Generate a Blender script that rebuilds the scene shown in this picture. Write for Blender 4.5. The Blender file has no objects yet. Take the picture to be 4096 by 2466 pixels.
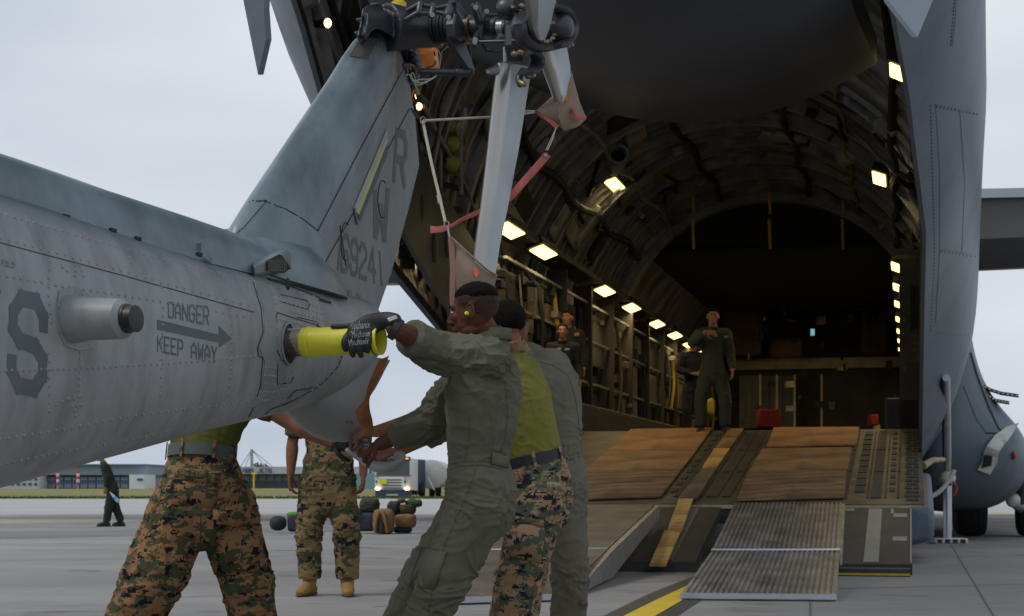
import bpy, bmesh, math, random
from mathutils import Vector, Matrix, noise
from mathutils.bvhtree import BVHTree
V = Vector
R = math.radians
sc = bpy.context.scene
col = sc.collection
random.seed(7)

# ---------------------------------------------------------------- camera, sky, sun, exposure
F, U0, VH, H = 3900.0, 1232.5, 1167.0, 0.85      # focal length, centre, horizon (photo units) and eye height
cam_d = bpy.data.cameras.new('camera'); cam = bpy.data.objects.new('camera', cam_d); col.objects.link(cam)
cam.location = (0, 0, H); cam.rotation_euler = (R(90), 0, 0)
cam_d.sensor_width = 36; cam_d.lens = F / 2465 * 36; cam_d.shift_y = (VH - 742) / 2465
cam_d.clip_start = 0.1; cam_d.clip_end = 6000
cam_d.dof.use_dof = True; cam_d.dof.focus_distance = 7.6; cam_d.dof.aperture_fstop = 9.0
sc.camera = cam
SUN_EL, SUN_ROT = R(52), R(250)
w = bpy.data.worlds.new('World'); sc.world = w; w.use_nodes = True
nt = w.node_tree; nt.nodes.clear()
def wn(t, **k):
    n = nt.nodes.new(t)
    for a, b in k.items(): setattr(n, a, b)
    return n
sky = wn('ShaderNodeTexSky', sky_type='NISHITA'); sky.sun_disc = False
sky.sun_elevation = SUN_EL; sky.sun_rotation = SUN_ROT; sky.air_density = 1.0; sky.dust_density = 2.0
tc = wn('ShaderNodeTexCoord'); mp = wn('ShaderNodeMapping'); mp.inputs['Scale'].default_value = (1.6, 1.6, 4.2)
no = wn('ShaderNodeTexNoise'); no.inputs['Scale'].default_value = 1.5; no.inputs['Detail'].default_value = 4; no.inputs['Roughness'].default_value = .4
cr = wn('ShaderNodeValToRGB'); cr.color_ramp.elements[0].position = .36; cr.color_ramp.elements[1].position = .64
cr.color_ramp.elements[0].color = (4.2, 4.8, 5.7, 1); cr.color_ramp.elements[1].color = (6.7, 6.95, 7.25, 1)
mx = wn('ShaderNodeMixRGB'); mx.inputs[0].default_value = .94
bg = wn('ShaderNodeBackground'); bg.inputs['Strength'].default_value = .1
out = wn('ShaderNodeOutputWorld')
L = nt.links.new
L(tc.outputs['Generated'], mp.inputs[0]); L(mp.outputs[0], no.inputs['Vector']); L(no.outputs['Fac'], cr.inputs[0])
L(sky.outputs[0], mx.inputs[1]); L(cr.outputs[0], mx.inputs[2]); L(mx.outputs[0], bg.inputs[0]); L(bg.outputs[0], out.inputs[0])
sd = bpy.data.lights.new('sun', 'SUN'); sd.energy = .95; sd.angle = R(18); sd.color = (1, .97, .92)
sun = bpy.data.objects.new('sun', sd); col.objects.link(sun)
sdir = V((math.sin(SUN_ROT) * math.cos(SUN_EL), math.cos(SUN_ROT) * math.cos(SUN_EL), math.sin(SUN_EL)))
sun.rotation_euler = sdir.to_track_quat('Z', 'Y').to_euler()
sc.view_settings.view_transform = 'Standard'; sc.view_settings.look = 'None'
sc.view_settings.exposure = 0.25; sc.view_settings.gamma = 1; sc.view_settings.use_curve_mapping = False
sc.render.engine = 'CYCLES'

# ---------------------------------------------------------------- points
def P(u, v, Y): return V(((u - U0) / F * Y, Y, H - (v - VH) / F * Y))
EYE = V((0, 0, H))
def ray(u, v): return (P(u, v, 1.0) - EYE)
SA, CA = .2386, .9711
def W(s, t, z): return V((s * SA + t * CA, s * CA - t * SA, z))      # aircraft frame: s along, t across, z up
def on_plane(u, v, p0, n):
    d = ray(u, v); return EYE + d * ((p0 - EYE).dot(n) / d.dot(n))
def ground(u, v, z=0.0): return on_plane(u, v, V((0, 0, z)), V((0, 0, 1)))

# ---------------------------------------------------------------- materials
MATS = {}
def mat(name, c=(.5, .5, .5), rough=.6, metal=0, var=.15, scale=6, bump=0, bscale=40, detail=4, emit=None, es=1, spec=.5,
        c2=None, attr=None, stretch=None, alpha=1, trans=0, sheen=0, streak=None):
    if name in MATS: return MATS[name]
    m = bpy.data.materials.new(name); m.use_nodes = True; t = m.node_tree; b = t.nodes['Principled BSDF']
    b.inputs['Roughness'].default_value = rough; b.inputs['Metallic'].default_value = metal
    b.inputs['Specular IOR Level'].default_value = spec
    if sheen: b.inputs['Sheen Weight'].default_value = sheen
    if trans: b.inputs['Transmission Weight'].default_value = trans
    def nn(ty): return t.nodes.new(ty)
    tcn = nn('ShaderNodeTexCoord'); mpn = nn('ShaderNodeMapping')
    t.links.new(tcn.outputs['Object'], mpn.inputs[0])
    if stretch: mpn.inputs['Scale'].default_value = stretch
    nz = nn('ShaderNodeTexNoise'); nz.inputs['Scale'].default_value = scale; nz.inputs['Detail'].default_value = detail
    nz.inputs['Roughness'].default_value = .6
    t.links.new(mpn.outputs[0], nz.inputs['Vector'])
    rp = nn('ShaderNodeValToRGB'); rp.color_ramp.elements[0].position = .3; rp.color_ramp.elements[1].position = .7
    ca = tuple(x * (1 - var) for x in c) if c2 is None else c2
    rp.color_ramp.elements[0].color = (*ca, 1); rp.color_ramp.elements[1].color = (*[min(1, x * (1 + var * .6)) for x in c], 1)
    t.links.new(nz.outputs['Fac'], rp.inputs[0]); last = rp.outputs[0]
    if streak:
        m3 = nn('ShaderNodeMapping'); m3.inputs['Scale'].default_value = streak[1]; t.links.new(tcn.outputs['Object'], m3.inputs[0])
        n3 = nn('ShaderNodeTexNoise'); n3.inputs['Scale'].default_value = streak[2]; n3.inputs['Detail'].default_value = 6; n3.inputs['Roughness'].default_value = .65; t.links.new(m3.outputs[0], n3.inputs['Vector'])
        r3 = nn('ShaderNodeValToRGB'); r3.color_ramp.elements[0].position = .28; r3.color_ramp.elements[1].position = .56; r3.color_ramp.elements[0].color = (*[streak[0]] * 3, 1); t.links.new(n3.outputs['Fac'], r3.inputs[0])
        mu = nn('ShaderNodeMixRGB'); mu.blend_type = 'MULTIPLY'; mu.inputs[0].default_value = 1; t.links.new(last, mu.inputs[1]); t.links.new(r3.outputs[0], mu.inputs[2]); STK = mu
        last = mu.outputs[0]
    if attr:
        an = nn('ShaderNodeAttribute'); an.attribute_name = attr[0]
        mi = nn('ShaderNodeMixRGB'); mi.inputs[2].default_value = (*attr[1], 1)
        t.links.new(an.outputs['Fac'], mi.inputs[0]); t.links.new(last, mi.inputs[1]); last = mi.outputs[0]
    t.links.new(last, b.inputs['Base Color'])
    if bump:
        n2 = nn('ShaderNodeTexNoise'); n2.inputs['Scale'].default_value = bscale; n2.inputs['Detail'].default_value = 3
        t.links.new(mpn.outputs[0], n2.inputs['Vector'])
        bp = nn('ShaderNodeBump'); bp.inputs['Strength'].default_value = 1; bp.inputs['Distance'].default_value = bump
        t.links.new(n2.outputs['Fac'], bp.inputs['Height']); t.links.new(bp.outputs[0], b.inputs['Normal'])
    if emit:
        b.inputs['Emission Color'].default_value = (*emit, 1); b.inputs['Emission Strength'].default_value = es
    MATS[name] = m
    return m
def camo(name, base, green, brown, black, px=.0075):
    if name in MATS: return MATS[name]
    m = bpy.data.materials.new(name); m.use_nodes = True; t = m.node_tree; b = t.nodes['Principled BSDF']
    b.inputs['Roughness'].default_value = .9; b.inputs['Specular IOR Level'].default_value = .15
    def nn(ty): return t.nodes.new(ty)
    tcn = nn('ShaderNodeTexCoord'); sn = nn('ShaderNodeVectorMath'); sn.operation = 'SNAP'
    sn.inputs[1].default_value = (px, px, px); t.links.new(tcn.outputs['Object'], sn.inputs[0])
    last = None
    for i, (c, sca, lo, st) in enumerate([(green, 11 * .0075 / px, .515, (1, 1, 1.8)), (brown, 13 * .0075 / px, .58, (1, 1, 1.7)), (black, 15 * .0075 / px, .578, (1, 1, 1.9))]):
        mpn = nn('ShaderNodeMapping'); mpn.inputs['Scale'].default_value = st; mpn.inputs['Location'].default_value = (i * 3.7, i * 1.9, i)
        t.links.new(sn.outputs[0], mpn.inputs[0])
        nz = nn('ShaderNodeTexNoise'); nz.inputs['Scale'].default_value = sca; nz.inputs['Detail'].default_value = 5; nz.inputs['Roughness'].default_value = .62
        t.links.new(mpn.outputs[0], nz.inputs['Vector'])
        g = nn('ShaderNodeMath'); g.operation = 'GREATER_THAN'; g.inputs[1].default_value = lo; t.links.new(nz.outputs['Fac'], g.inputs[0])
        mi = nn('ShaderNodeMixRGB'); t.links.new(g.outputs[0], mi.inputs[0])
        if last is None: mi.inputs[1].default_value = (*base, 1)
        else: t.links.new(last, mi.inputs[1])
        mi.inputs[2].default_value = (*c, 1); last = mi.outputs[0]
    t.links.new(last, b.inputs['Base Color'])
    n2 = nn('ShaderNodeTexNoise'); n2.inputs['Scale'].default_value = 60; bp = nn('ShaderNodeBump'); bp.inputs['Distance'].default_value = .002
    t.links.new(tcn.outputs['Object'], n2.inputs['Vector']); t.links.new(n2.outputs['Fac'], bp.inputs['Height']); t.links.new(bp.outputs[0], b.inputs['Normal'])
    MATS[name] = m
    return m

# ---------------------------------------------------------------- objects
ORG = {}
def empty(name, loc, label=None, cat=None, group=None, kind=None):
    o = bpy.data.objects.new(name, None); col.objects.link(o); o.location = loc; o.empty_display_size = .1
    ORG[o] = V(loc); tag(o, label, cat, group, kind); return o
def tag(o, label=None, cat=None, group=None, kind=None):
    if label: o['label'] = label
    if cat: o['category'] = cat
    if group: o['group'] = group
    if kind: o['kind'] = kind
    return o
def link_mesh(name, me, material, parent, org, smooth=True, sharp=38):
    mats = material if isinstance(material, (list, tuple)) else [material]
    if len(me.materials) == 0:
        for m in mats: me.materials.append(m)
    if smooth:
        me.polygons.foreach_set('use_smooth', [True] * len(me.polygons))
        if sharp: me.set_sharp_from_angle(angle=R(sharp))
    o = bpy.data.objects.new(name, me); col.objects.link(o)
    o.location = org - (ORG[parent] if parent else V((0, 0, 0))); o.parent = parent
    ORG[o] = org; me.update(); return o

class MB:
    def __init__(s): s.v = []; s.f = []; s.mi = []; s.m = 0; s.a = {}
    def add(s, vs, fs):
        k = len(s.v); s.v += [V(x) for x in vs]; s.f += [tuple(i + k for i in f) for f in fs]; s.mi += [s.m] * len(fs); return k
    def hexa(s, p):   # 8 corners: bottom 4 then top 4
        s.add(p, [(3, 2, 1, 0), (4, 5, 6, 7), (0, 1, 5, 4), (1, 2, 6, 5), (2, 3, 7, 6), (3, 0, 4, 7)]); return s
    def box(s, c, ax, ay, az):   # centre and three half-vectors
        c = V(c); ax = V(ax); ay = V(ay); az = V(az)
        return s.hexa([c - ax - ay - az, c + ax - ay - az, c + ax + ay - az, c - ax + ay - az,
                       c - ax - ay + az, c + ax - ay + az, c + ax + ay + az, c - ax + ay + az])
    def wbox(s, s0, s1, t0, t1, z0, z1):
        return s.hexa([W(s0, t0, z0), W(s0, t1, z0), W(s1, t1, z0), W(s1, t0, z0), W(s0, t0, z1), W(s0, t1, z1), W(s1, t1, z1), W(s1, t0, z1)])
    def slab(s, pts, n, th):
        n = V(n).normalized() * th; k = len(pts); pts = [V(p) for p in pts]
        s.add(pts + [p + n for p in pts], [tuple(range(k))[::-1], tuple(range(k, 2 * k))] + [(i, (i + 1) % k, (i + 1) % k + k, i + k) for i in range(k)])
        return s
    def loft(s, rings, caps=True, closed=True):
        n = len(rings[0]); vs = [p for r in rings for p in r]; fs = []
        for i in range(len(rings) - 1):
            for j in range(n if closed else n - 1):
                a = i * n + j; b = i * n + (j + 1) % n
                fs.append((a, b, b + n, a + n))
        if caps and closed:
            fs.append(tuple(range(n))[::-1]); fs.append(tuple(range((len(rings) - 1) * n, len(rings) * n)))
        s.add(vs, fs); return s
    def tube(s, pts, r, side=None, n=10, sub=0, round_caps=False):
        pts = [V(p) for p in pts]
        if not isinstance(r, (list, tuple)): r = [r] * len(pts)
        rr = [(x, x) if not isinstance(x, (list, tuple)) else x for x in r]
        if sub and len(pts) > 2: pts, rr = cat_rom(pts, rr, sub)
        rings = []; up = V(side) if side else None
        T = []
        for i in range(len(pts)):
            a = pts[max(0, i - 1)]; b = pts[min(len(pts) - 1, i + 1)]; T.append((b - a).normalized())
        if up is None:
            up = T[0].orthogonal()
        if round_caps:
            P0, P1 = pts[0], pts[-1]; A, B = rr[0], rr[-1]
            hd = [(P0 - T[0] * max(A) * math.sin(x) * .9, (A[0] * math.cos(x), A[1] * math.cos(x)), T[0]) for x in (1.35, 1.0, .6, .3)]
            tl = [(P1 + T[-1] * max(B) * math.sin(x) * .9, (B[0] * math.cos(x), B[1] * math.cos(x)), T[-1]) for x in (.3, .6, 1.0, 1.35)]
            seq = hd + list(zip(pts, rr, T)) + tl
        else: seq = list(zip(pts, rr, T))
        for p, (a, b), t in seq:
            x = up - t * up.dot(t)
            x = x.normalized() if x.length > 1e-5 else t.orthogonal().normalized()
            if not side: up = x
            y = t.cross(x)
            rings.append([p + x * (a * math.cos(2 * math.pi * k / n)) + y * (b * math.sin(2 * math.pi * k / n)) for k in range(n)])
        return s.loft(rings)
    def ell(s, c, ax, ay, az, nu=12, nv=8):
        c = V(c); rings = []
        for i in range(nv + 1):
            th = math.pi * (i + .001) / (nv + .002)
            rings.append([c + V(az) * math.cos(th) + (V(ax) * math.cos(2 * math.pi * k / nu) + V(ay) * math.sin(2 * math.pi * k / nu)) * math.sin(th) for k in range(nu)])
        return s.loft(rings[::-1])
    def cyl(s, a, b, r, n=16): return s.tube([a, b], r, n=n)
    def dome(s, p, n, r):
        n = V(n).normalized(); x = n.orthogonal().normalized(); y = n.cross(x); vs = []
        for q, hh in ((1, -.1), (.75, .42)):
            vs += [p + n * r * hh + (x * math.cos(k * math.pi / 3) + y * math.sin(k * math.pi / 3)) * r * q for k in range(6)]
        vs.append(p + n * r * .62)
        s.add(vs, [(k, (k + 1) % 6, (k + 1) % 6 + 6, k + 6) for k in range(6)] + [(k + 6, (k + 1) % 6 + 6, 12) for k in range(6)])
    def mesh(s, name='m', org=None):
        if org is None:
            lo = V([min(p[i] for p in s.v) for i in range(3)]); hi = V([max(p[i] for p in s.v) for i in range(3)]); org = (lo + hi) / 2
        me = bpy.data.meshes.new(name); me.from_pydata([p - org for p in s.v], [], s.f); me.polygons.foreach_set('material_index', s.mi)
        me.update(); return me, org
    def build(s, name, material, parent=None, label=None, cat=None, group=None, kind=None, smooth=True, sharp=38, bevel=0, org=None, fix=True):
        me, org = s.mesh(name, org)
        if fix:
            bm = bmesh.new(); bm.from_mesh(me); bmesh.ops.recalc_face_normals(bm, faces=bm.faces); bm.to_mesh(me); bm.free()
        o = link_mesh(name, me, material, parent, org, smooth, sharp)
        if bevel:
            md = o.modifiers.new('bevel', 'BEVEL'); md.width = bevel; md.segments = 2; md.limit_method = 'ANGLE'; md.angle_limit = R(50)
        return tag(o, label, cat, group, kind)
def cat_rom(pts, rr, sub):
    op, orr = [], []
    for i in range(len(pts) - 1):
        p0, p1, p2, p3 = pts[max(0, i - 1)], pts[i], pts[i + 1], pts[min(len(pts) - 1, i + 2)]
        for k in range(sub):
            t = k / sub
            op.append(.5 * ((2 * p1) + (p2 - p0) * t + (2 * p0 - 5 * p1 + 4 * p2 - p3) * t * t + (3 * p1 - p0 - 3 * p2 + p3) * t ** 3))
            tt = t * t * (3 - 2 * t)
            orr.append(tuple(rr[i][j] * (1 - tt) + rr[i + 1][j] * tt for j in (0, 1)))
    op.append(pts[-1]); orr.append(rr[-1]); return op, orr
def remesh(mb, vox, smooth=3, sfac=.5, org=None):
    """joins overlapping volumes into one continuous skin"""
    me, org = mb.mesh('tmp', org)
    bm = bmesh.new(); bm.from_mesh(me); bmesh.ops.recalc_face_normals(bm, faces=bm.faces); bm.to_mesh(me); bm.free()
    o = bpy.data.objects.new('tmp', me); col.objects.link(o)
    md = o.modifiers.new('r', 'REMESH'); md.mode = 'VOXEL'; md.voxel_size = vox
    if smooth:
        ms = o.modifiers.new('s', 'SMOOTH'); ms.factor = sfac; ms.iterations = smooth
    dg = bpy.context.evaluated_depsgraph_get()
    new = bpy.data.meshes.new_from_object(o.evaluated_get(dg))
    bpy.data.objects.remove(o); bpy.data.meshes.remove(me)
    return new, org
def displace(me, org, fn):
    me.update(); ns = [v.normal.copy() for v in me.vertices]
    for v, n in zip(me.vertices, ns): v.co += n * fn(v.co + org, n)
    me.update()
def bvh_of(o):
    me = o.data; org = ORG[o]
    return BVHTree.FromPolygons([v.co + org for v in me.vertices], [tuple(p.vertices) for p in me.polygons])
def lerp(a, b, t): return a + (b - a) * t
def interp(tab, x):
    if x <= tab[0][0]: return tab[0][1]
    for (x0, y0), (x1, y1) in zip(tab, tab[1:]):
        if x <= x1: return y0 + (y1 - y0) * (x - x0) / (x1 - x0)
    return tab[-1][1]

# ---------------------------------------------------------------- stencil lettering (strokes on a 4 x 6 grid)
GL = {'A': [[(0, 0), (0, 4), (2, 6), (4, 4), (4, 0)], [(0, 2.3), (4, 2.3)]], 'B': [[(0, 0), (0, 6), (3, 6), (4, 5), (4, 4), (3, 3), (0, 3)], [(3, 3), (4, 2), (4, 1), (3, 0), (0, 0)]],
 'C': [[(4, 4.6), (4, 5), (3, 6), (1, 6), (0, 5), (0, 1), (1, 0), (3, 0), (4, 1), (4, 1.4)]], 'D': [[(0, 0), (0, 6), (3, 6), (4, 5), (4, 1), (3, 0), (0, 0)]],
 'E': [[(4, 6), (0, 6), (0, 0), (4, 0)], [(0, 3), (3, 3)]], 'F': [[(4, 6), (0, 6), (0, 0)], [(0, 3), (3, 3)]],
 'G': [[(4, 4.6), (4, 5), (3, 6), (1, 6), (0, 5), (0, 1), (1, 0), (3, 0), (4, 1), (4, 2.8), (2.2, 2.8)]], 'H': [[(0, 0), (0, 6)], [(4, 0), (4, 6)], [(0, 3), (4, 3)]],
 'I': [[(2, 0), (2, 6)]], 'J': [[(4, 6), (4, 1), (3, 0), (1, 0), (0, 1)]], 'K': [[(0, 0), (0, 6)], [(4, 6), (0, 2.4)], [(1.4, 3.6), (4, 0)]], 'L': [[(0, 6), (0, 0), (4, 0)]],
 'M': [[(0, 0), (0, 6), (2, 3), (4, 6), (4, 0)]], 'N': [[(0, 0), (0, 6), (4, 0), (4, 6)]], 'O': [[(1, 0), (0, 1), (0, 5), (1, 6), (3, 6), (4, 5), (4, 1), (3, 0), (1, 0)]],
 'P': [[(0, 0), (0, 6), (3, 6), (4, 5), (4, 3.6), (3, 2.7), (0, 2.7)]], 'R': [[(0, 0), (0, 6), (3, 6), (4, 5), (4, 3.6), (3, 2.7), (0, 2.7)], [(2.2, 2.7), (4, 0)]],
 'S': [[(4, 4.4), (4, 5), (3, 6), (1, 6), (0, 5), (0, 3.9), (1, 3.1), (3, 2.9), (4, 2.1), (4, 1), (3, 0), (1, 0), (0, 1), (0, 1.6)]], 'T': [[(0, 6), (4, 6)], [(2, 6), (2, 0)]],
 'U': [[(0, 6), (0, 1), (1, 0), (3, 0), (4, 1), (4, 6)]], 'V': [[(0, 6), (2, 0), (4, 6)]], 'W': [[(0, 6), (.8, 0), (2, 4), (3.2, 0), (4, 6)]], 'X': [[(0, 0), (4, 6)], [(0, 6), (4, 0)]],
 'Y': [[(0, 6), (2, 3), (4, 6)], [(2, 3), (2, 0)]], '1': [[(2, 0), (2, 6)]], '2': [[(0, 4.6), (0, 5), (1, 6), (3, 6), (4, 5), (4, 3.8), (0, 1.2), (0, 0), (4, 0)]],
 '4': [[(3, 0), (3, 6), (0, 2), (4, 2)]], '6': [[(4, 4.6), (4, 5), (3, 6), (1, 6), (0, 5), (0, 1), (1, 0), (3, 0), (4, 1), (4, 2.4), (3, 3.2), (0, 3.2)]],
 '9': [[(0, 1.4), (0, 1), (1, 0), (3, 0), (4, 1), (4, 5), (3, 6), (1, 6), (0, 5), (0, 3.6), (1, 2.8), (4, 2.8)]], '8': [[(1, 3), (0, 4), (0, 5), (1, 6), (3, 6), (4, 5), (4, 4), (3, 3), (1, 3), (0, 2), (0, 1), (1, 0), (3, 0), (4, 1), (4, 2), (3, 3)]],
 '3': [[(0, 5), (1, 6), (3, 6), (4, 5), (4, 4), (3, 3), (1.5, 3)], [(3, 3), (4, 2), (4, 1), (3, 0), (1, 0), (0, 1)]], '7': [[(0, 6), (4, 6), (1.5, 0)]], '0': [[(1, 0), (0, 1), (0, 5), (1, 6), (3, 6), (4, 5), (4, 1), (3, 0), (1, 0)]],
 '5': [[(4, 6), (0, 6), (0, 3.4), (3, 3.4), (4, 2.6), (4, 1), (3, 0), (0, 0)]], '-': [[(.5, 3), (3.5, 3)]], ' ': []}
def stroke_quads(text, wd=.9, gap=1.6):
    """unit-square quads of a text, x right 0..1, y up 0..1"""
    qs = []; x0 = 0
    for ch in text:
        for pl in GL.get(ch, []):
            for (a, b) in zip(pl, pl[1:]):
                a = V((a[0] + x0, a[1])); b = V((b[0] + x0, b[1])); d = (b - a).normalized(); n = V((-d.y, d.x)) * wd / 2; e = d * wd * .38
                a2 = a - e; b2 = b + e; qs.append([a2 - n, b2 - n, b2 + n, a2 + n])
        x0 += (2.2 if ch == '1' and gap < 3 else 4) + gap
    tw = x0 - gap
    return [[V(((p.x + wd / 2) / (tw + wd), (p.y + wd / 2) / (6 + wd))) for p in q] for q in qs]
def bilin(c, x, y):   # c: TL, TR, BR, BL
    return (c[3][0] * (1 - x) * (1 - y) + c[2][0] * x * (1 - y) + c[1][0] * x * y + c[0][0] * (1 - x) * y,
            c[3][1] * (1 - x) * (1 - y) + c[2][1] * x * (1 - y) + c[1][1] * x * y + c[0][1] * (1 - x) * y)
def hit(bv, u, v):
    r = bv.ray_cast(EYE, ray(u, v).normalized())
    if r[0] is None: return None
    n = r[1]
    if n.dot(ray(u, v)) > 0: n = -n
    return r[0], n
def lay_quad(mb, bv, q, off=.0012, k=3, toC=None):
    """lays a quad of photo points on a surface as a thin skin"""
    for i in range(k):
        for j in range(2 if k > 1 else 1):
            m = 2 if k > 1 else 1
            cs = []
            for (a, b) in ((i / k, j / m), ((i + 1) / k, j / m), ((i + 1) / k, (j + 1) / m), (i / k, (j + 1) / m)):
                p = q[0] * (1 - a) * (1 - b) + q[1] * a * (1 - b) + q[2] * a * b + q[3] * (1 - a) * b
                h = hit(bv, p[0], p[1])
                if h is None: break
                cs.append(h[0] + h[1] * off)
            if len(cs) == 4: mb.add(cs, [(0, 1, 2, 3)])
def decal(mb, bv, text, corners, wd=.9, gap=1.6, off=.0012, k=3):
    for i, q in enumerate(stroke_quads(text, wd, gap)):
        lay_quad(mb, bv, [V(bilin(corners, p.x, p.y)) for p in q], off + (i % 7) * .00006, k)
def poly_line(pts, step):
    out = []; carry = 0
    for a, b in zip(pts, pts[1:]):
        a = V(a); b = V(b); l = (b - a).length; x = carry
        while x < l: out.append(a + (b - a) * (x / l)); x += step
        carry = x - l
    return out
def rivets(mb, bv, pts, step, r=.0045):
    for p in poly_line(pts, step):
        h = hit(bv, p[0], p[1])
        if h: mb.dome(h[0], h[1], r)
def seam(mb, bv, pts, wpx=2.0, off=.0015):
    for a, b in zip(pts, pts[1:]):
        a = V(a); b = V(b); d = (b - a).normalized(); n = V((-d.y, d.x)) * wpx / 2
        lay_quad(mb, bv, [a - n - d, b - n + d, b + n + d, a + n - d], off, max(2, int((b - a).length / 25)))
# ================================================================ SETTING
def concrete_mat():
    m = bpy.data.materials.new('concrete'); m.use_nodes = True; t = m.node_tree; b = t.nodes['Principled BSDF']
    def nn(ty): return t.nodes.new(ty)
    tcn = nn('ShaderNodeTexCoord'); b.inputs['Roughness'].default_value = .8; b.inputs['Specular IOR Level'].default_value = .3
    def noi(sca, st, det=5):
        mpn = nn('ShaderNodeMapping'); mpn.inputs['Scale'].default_value = st; t.links.new(tcn.outputs['Object'], mpn.inputs[0])
        z = nn('ShaderNodeTexNoise'); z.inputs['Scale'].default_value = sca; z.inputs['Detail'].default_value = det; t.links.new(mpn.outputs[0], z.inputs['Vector']); return z
    a = noi(.35, (.5, 1.6, 1)); r1 = nn('ShaderNodeValToRGB'); e = r1.color_ramp.elements; e[0].position = .3; e[1].position = .75
    e[0].color = (.235, .228, .222, 1); e[1].color = (.345, .335, .325, 1); t.links.new(a.outputs['Fac'], r1.inputs[0])
    c = noi(7, (.35, 1.5, 1)); r2 = nn('ShaderNodeValToRGB'); e = r2.color_ramp.elements; e[0].position = .28; e[1].position = .5
    e[0].color = (.72, .72, .72, 1); e[1].color = (1, 1, 1, 1); t.links.new(c.outputs['Fac'], r2.inputs[0])
    g = noi(90, (1, 1, 1), 2); r3 = nn('ShaderNodeValToRGB'); r3.color_ramp.elements[0].color = (.86, .86, .86, 1); t.links.new(g.outputs['Fac'], r3.inputs[0])
    m1 = nn('ShaderNodeMixRGB'); m1.blend_type = 'MULTIPLY'; m1.inputs[0].default_value = .6
    m2 = nn('ShaderNodeMixRGB'); m2.blend_type = 'MULTIPLY'; m2.inputs[0].default_value = .6
    t.links.new(r1.outputs[0], m1.inputs[1]); t.links.new(r2.outputs[0], m1.inputs[2]); t.links.new(m1.outputs[0], m2.inputs[1]); t.links.new(r3.outputs[0], m2.inputs[2])
    st = noi(.9, (1, 1.5, 1), 9); r5 = nn('ShaderNodeValToRGB'); e = r5.color_ramp.elements; e[0].position = .30; e[1].position = .40; e[0].color = (.55, .54, .53, 1); t.links.new(st.outputs['Fac'], r5.inputs[0])
    m6 = nn('ShaderNodeMixRGB'); m6.blend_type = 'MULTIPLY'; m6.inputs[0].default_value = .9; t.links.new(m2.outputs[0], m6.inputs[1]); t.links.new(r5.outputs[0], m6.inputs[2]); m2 = m6
    t.links.new(m2.outputs[0], b.inputs['Base Color'])
    bp = nn('ShaderNodeBump'); bp.inputs['Distance'].default_value = .004; t.links.new(g.outputs['Fac'], bp.inputs['Height']); t.links.new(bp.outputs[0], b.inputs['Normal'])
    MATS['concrete'] = m; return m
MC = concrete_mat()
def sheet(name, pts, m, z, kind='structure'):
    mb = MB(); mb.add([V((p[0], p[1], z)) for p in pts], [tuple(range(len(pts)))])
    o = mb.build(name, m, kind=kind, smooth=False, fix=False, org=V((0, 0, z)))
    if o.data.polygons[0].normal.z < 0: o.data.flip_normals()
    return o
sheet('ground', [(-3000, -200), (3000, -200), (3000, 5000), (-3000, 5000)], MC, 0)
# lighter concrete of the taxiway beyond the apron
mlight = mat('pale_concrete', (.38, .37, .365), .85, var=.12, scale=.25, stretch=(.4, 1, 1))
A = [ground(u, v) for u, v in ((-400, 1268), (0, 1263), (600, 1251), (1400, 1244), (3200, 1236))]
sheet('taxiway', [(a.x, a.y) for a in A] + [(170, 101), (-130, 101)], mlight, .004)
mgrass = mat('grass_field', (.19, .17, .045), .95, var=.4, scale=.12, c2=(.10, .115, .03), stretch=(.3, 1, 1), bump=.05, bscale=2)
sheet('grass', [(-900, 100), (900, 92), (1500, 4800), (-1500, 4800)], mgrass, .008)
mverge = mat('grass_verge', (.06, .10, .02), .95, var=.3, scale=1)
mb = MB(); random.seed(3)
for i in range(9000):
    x = random.uniform(-75, 10); y = 100.2 - .00444 * (x + 900) * 0 - (x + 900) * 8 / 1800 + random.random() ** 2 * 14 + .3; h = random.uniform(.06, .16); d = random.uniform(0, 6.28)
    c = V((x, y, .008)); a = V((math.cos(d), math.sin(d), 0)) * .05
    mb.add([c - a, c + a, c + V((random.uniform(-.05, .05), random.uniform(-.05, .05), h))], [(0, 1, 2)])
mb.build('grass_tufts', mverge, kind='stuff', smooth=False, fix=False)
# painted lines
myel = mat('yellow_paint', (.72, .50, .03), .6, var=.12, scale=3, bump=.001)
mblk = mat('black_paint', (.045, .047, .05), .55, var=.3, scale=2)
def ribbon(name, a, b, m, z):
    mb = MB(); n = len(a)
    mb.add([ground(*p) + V((0, 0, z)) for p in a] + [ground(*p) + V((0, 0, z)) for p in b], [(i, i + 1, n + i + 1, n + i) for i in range(n - 1)])
    o = mb.build(name, m, kind='structure', smooth=False, fix=False)
    if o.data.polygons[0].normal.z < 0: o.data.flip_normals()
    return o
ribbon('black_line_border', [(1790, 1340), (1730, 1362), (1670, 1388), (1560, 1432), (1453, 1484), (1330, 1550), (1150, 1660)], [(1840, 1370), (1770, 1400), (1700, 1440), (1665, 1461), (1631, 1484), (1540, 1550), (1380, 1660)], mblk, .004)
ribbon('yellow_line', [(1800, 1345), (1720, 1380), (1652, 1413), (1575, 1449), (1505, 1484), (1385, 1550), (1210, 1660)], [(1830, 1360), (1760, 1390), (1690, 1422), (1652, 1442), (1580, 1484), (1470, 1550), (1310, 1660)], myel, .008)
mfade = mat('faded_yellow_paint', (.50, .41, .16), .7, var=.15, scale=1)
ribbon('taxi_line', [(-200, 1261), (0, 1257), (300, 1251), (600, 1243.5), (900, 1240), (1500, 1237.5), (2600, 1236)], [(-200, 1264.5), (0, 1260), (300, 1253.5), (600, 1245.7), (900, 1242), (1500, 1239.5), (2600, 1238)], mfade, .008)
mjoint = mat('joint_sealant', (.11, .108, .105), .8)
mb = MB()
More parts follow.
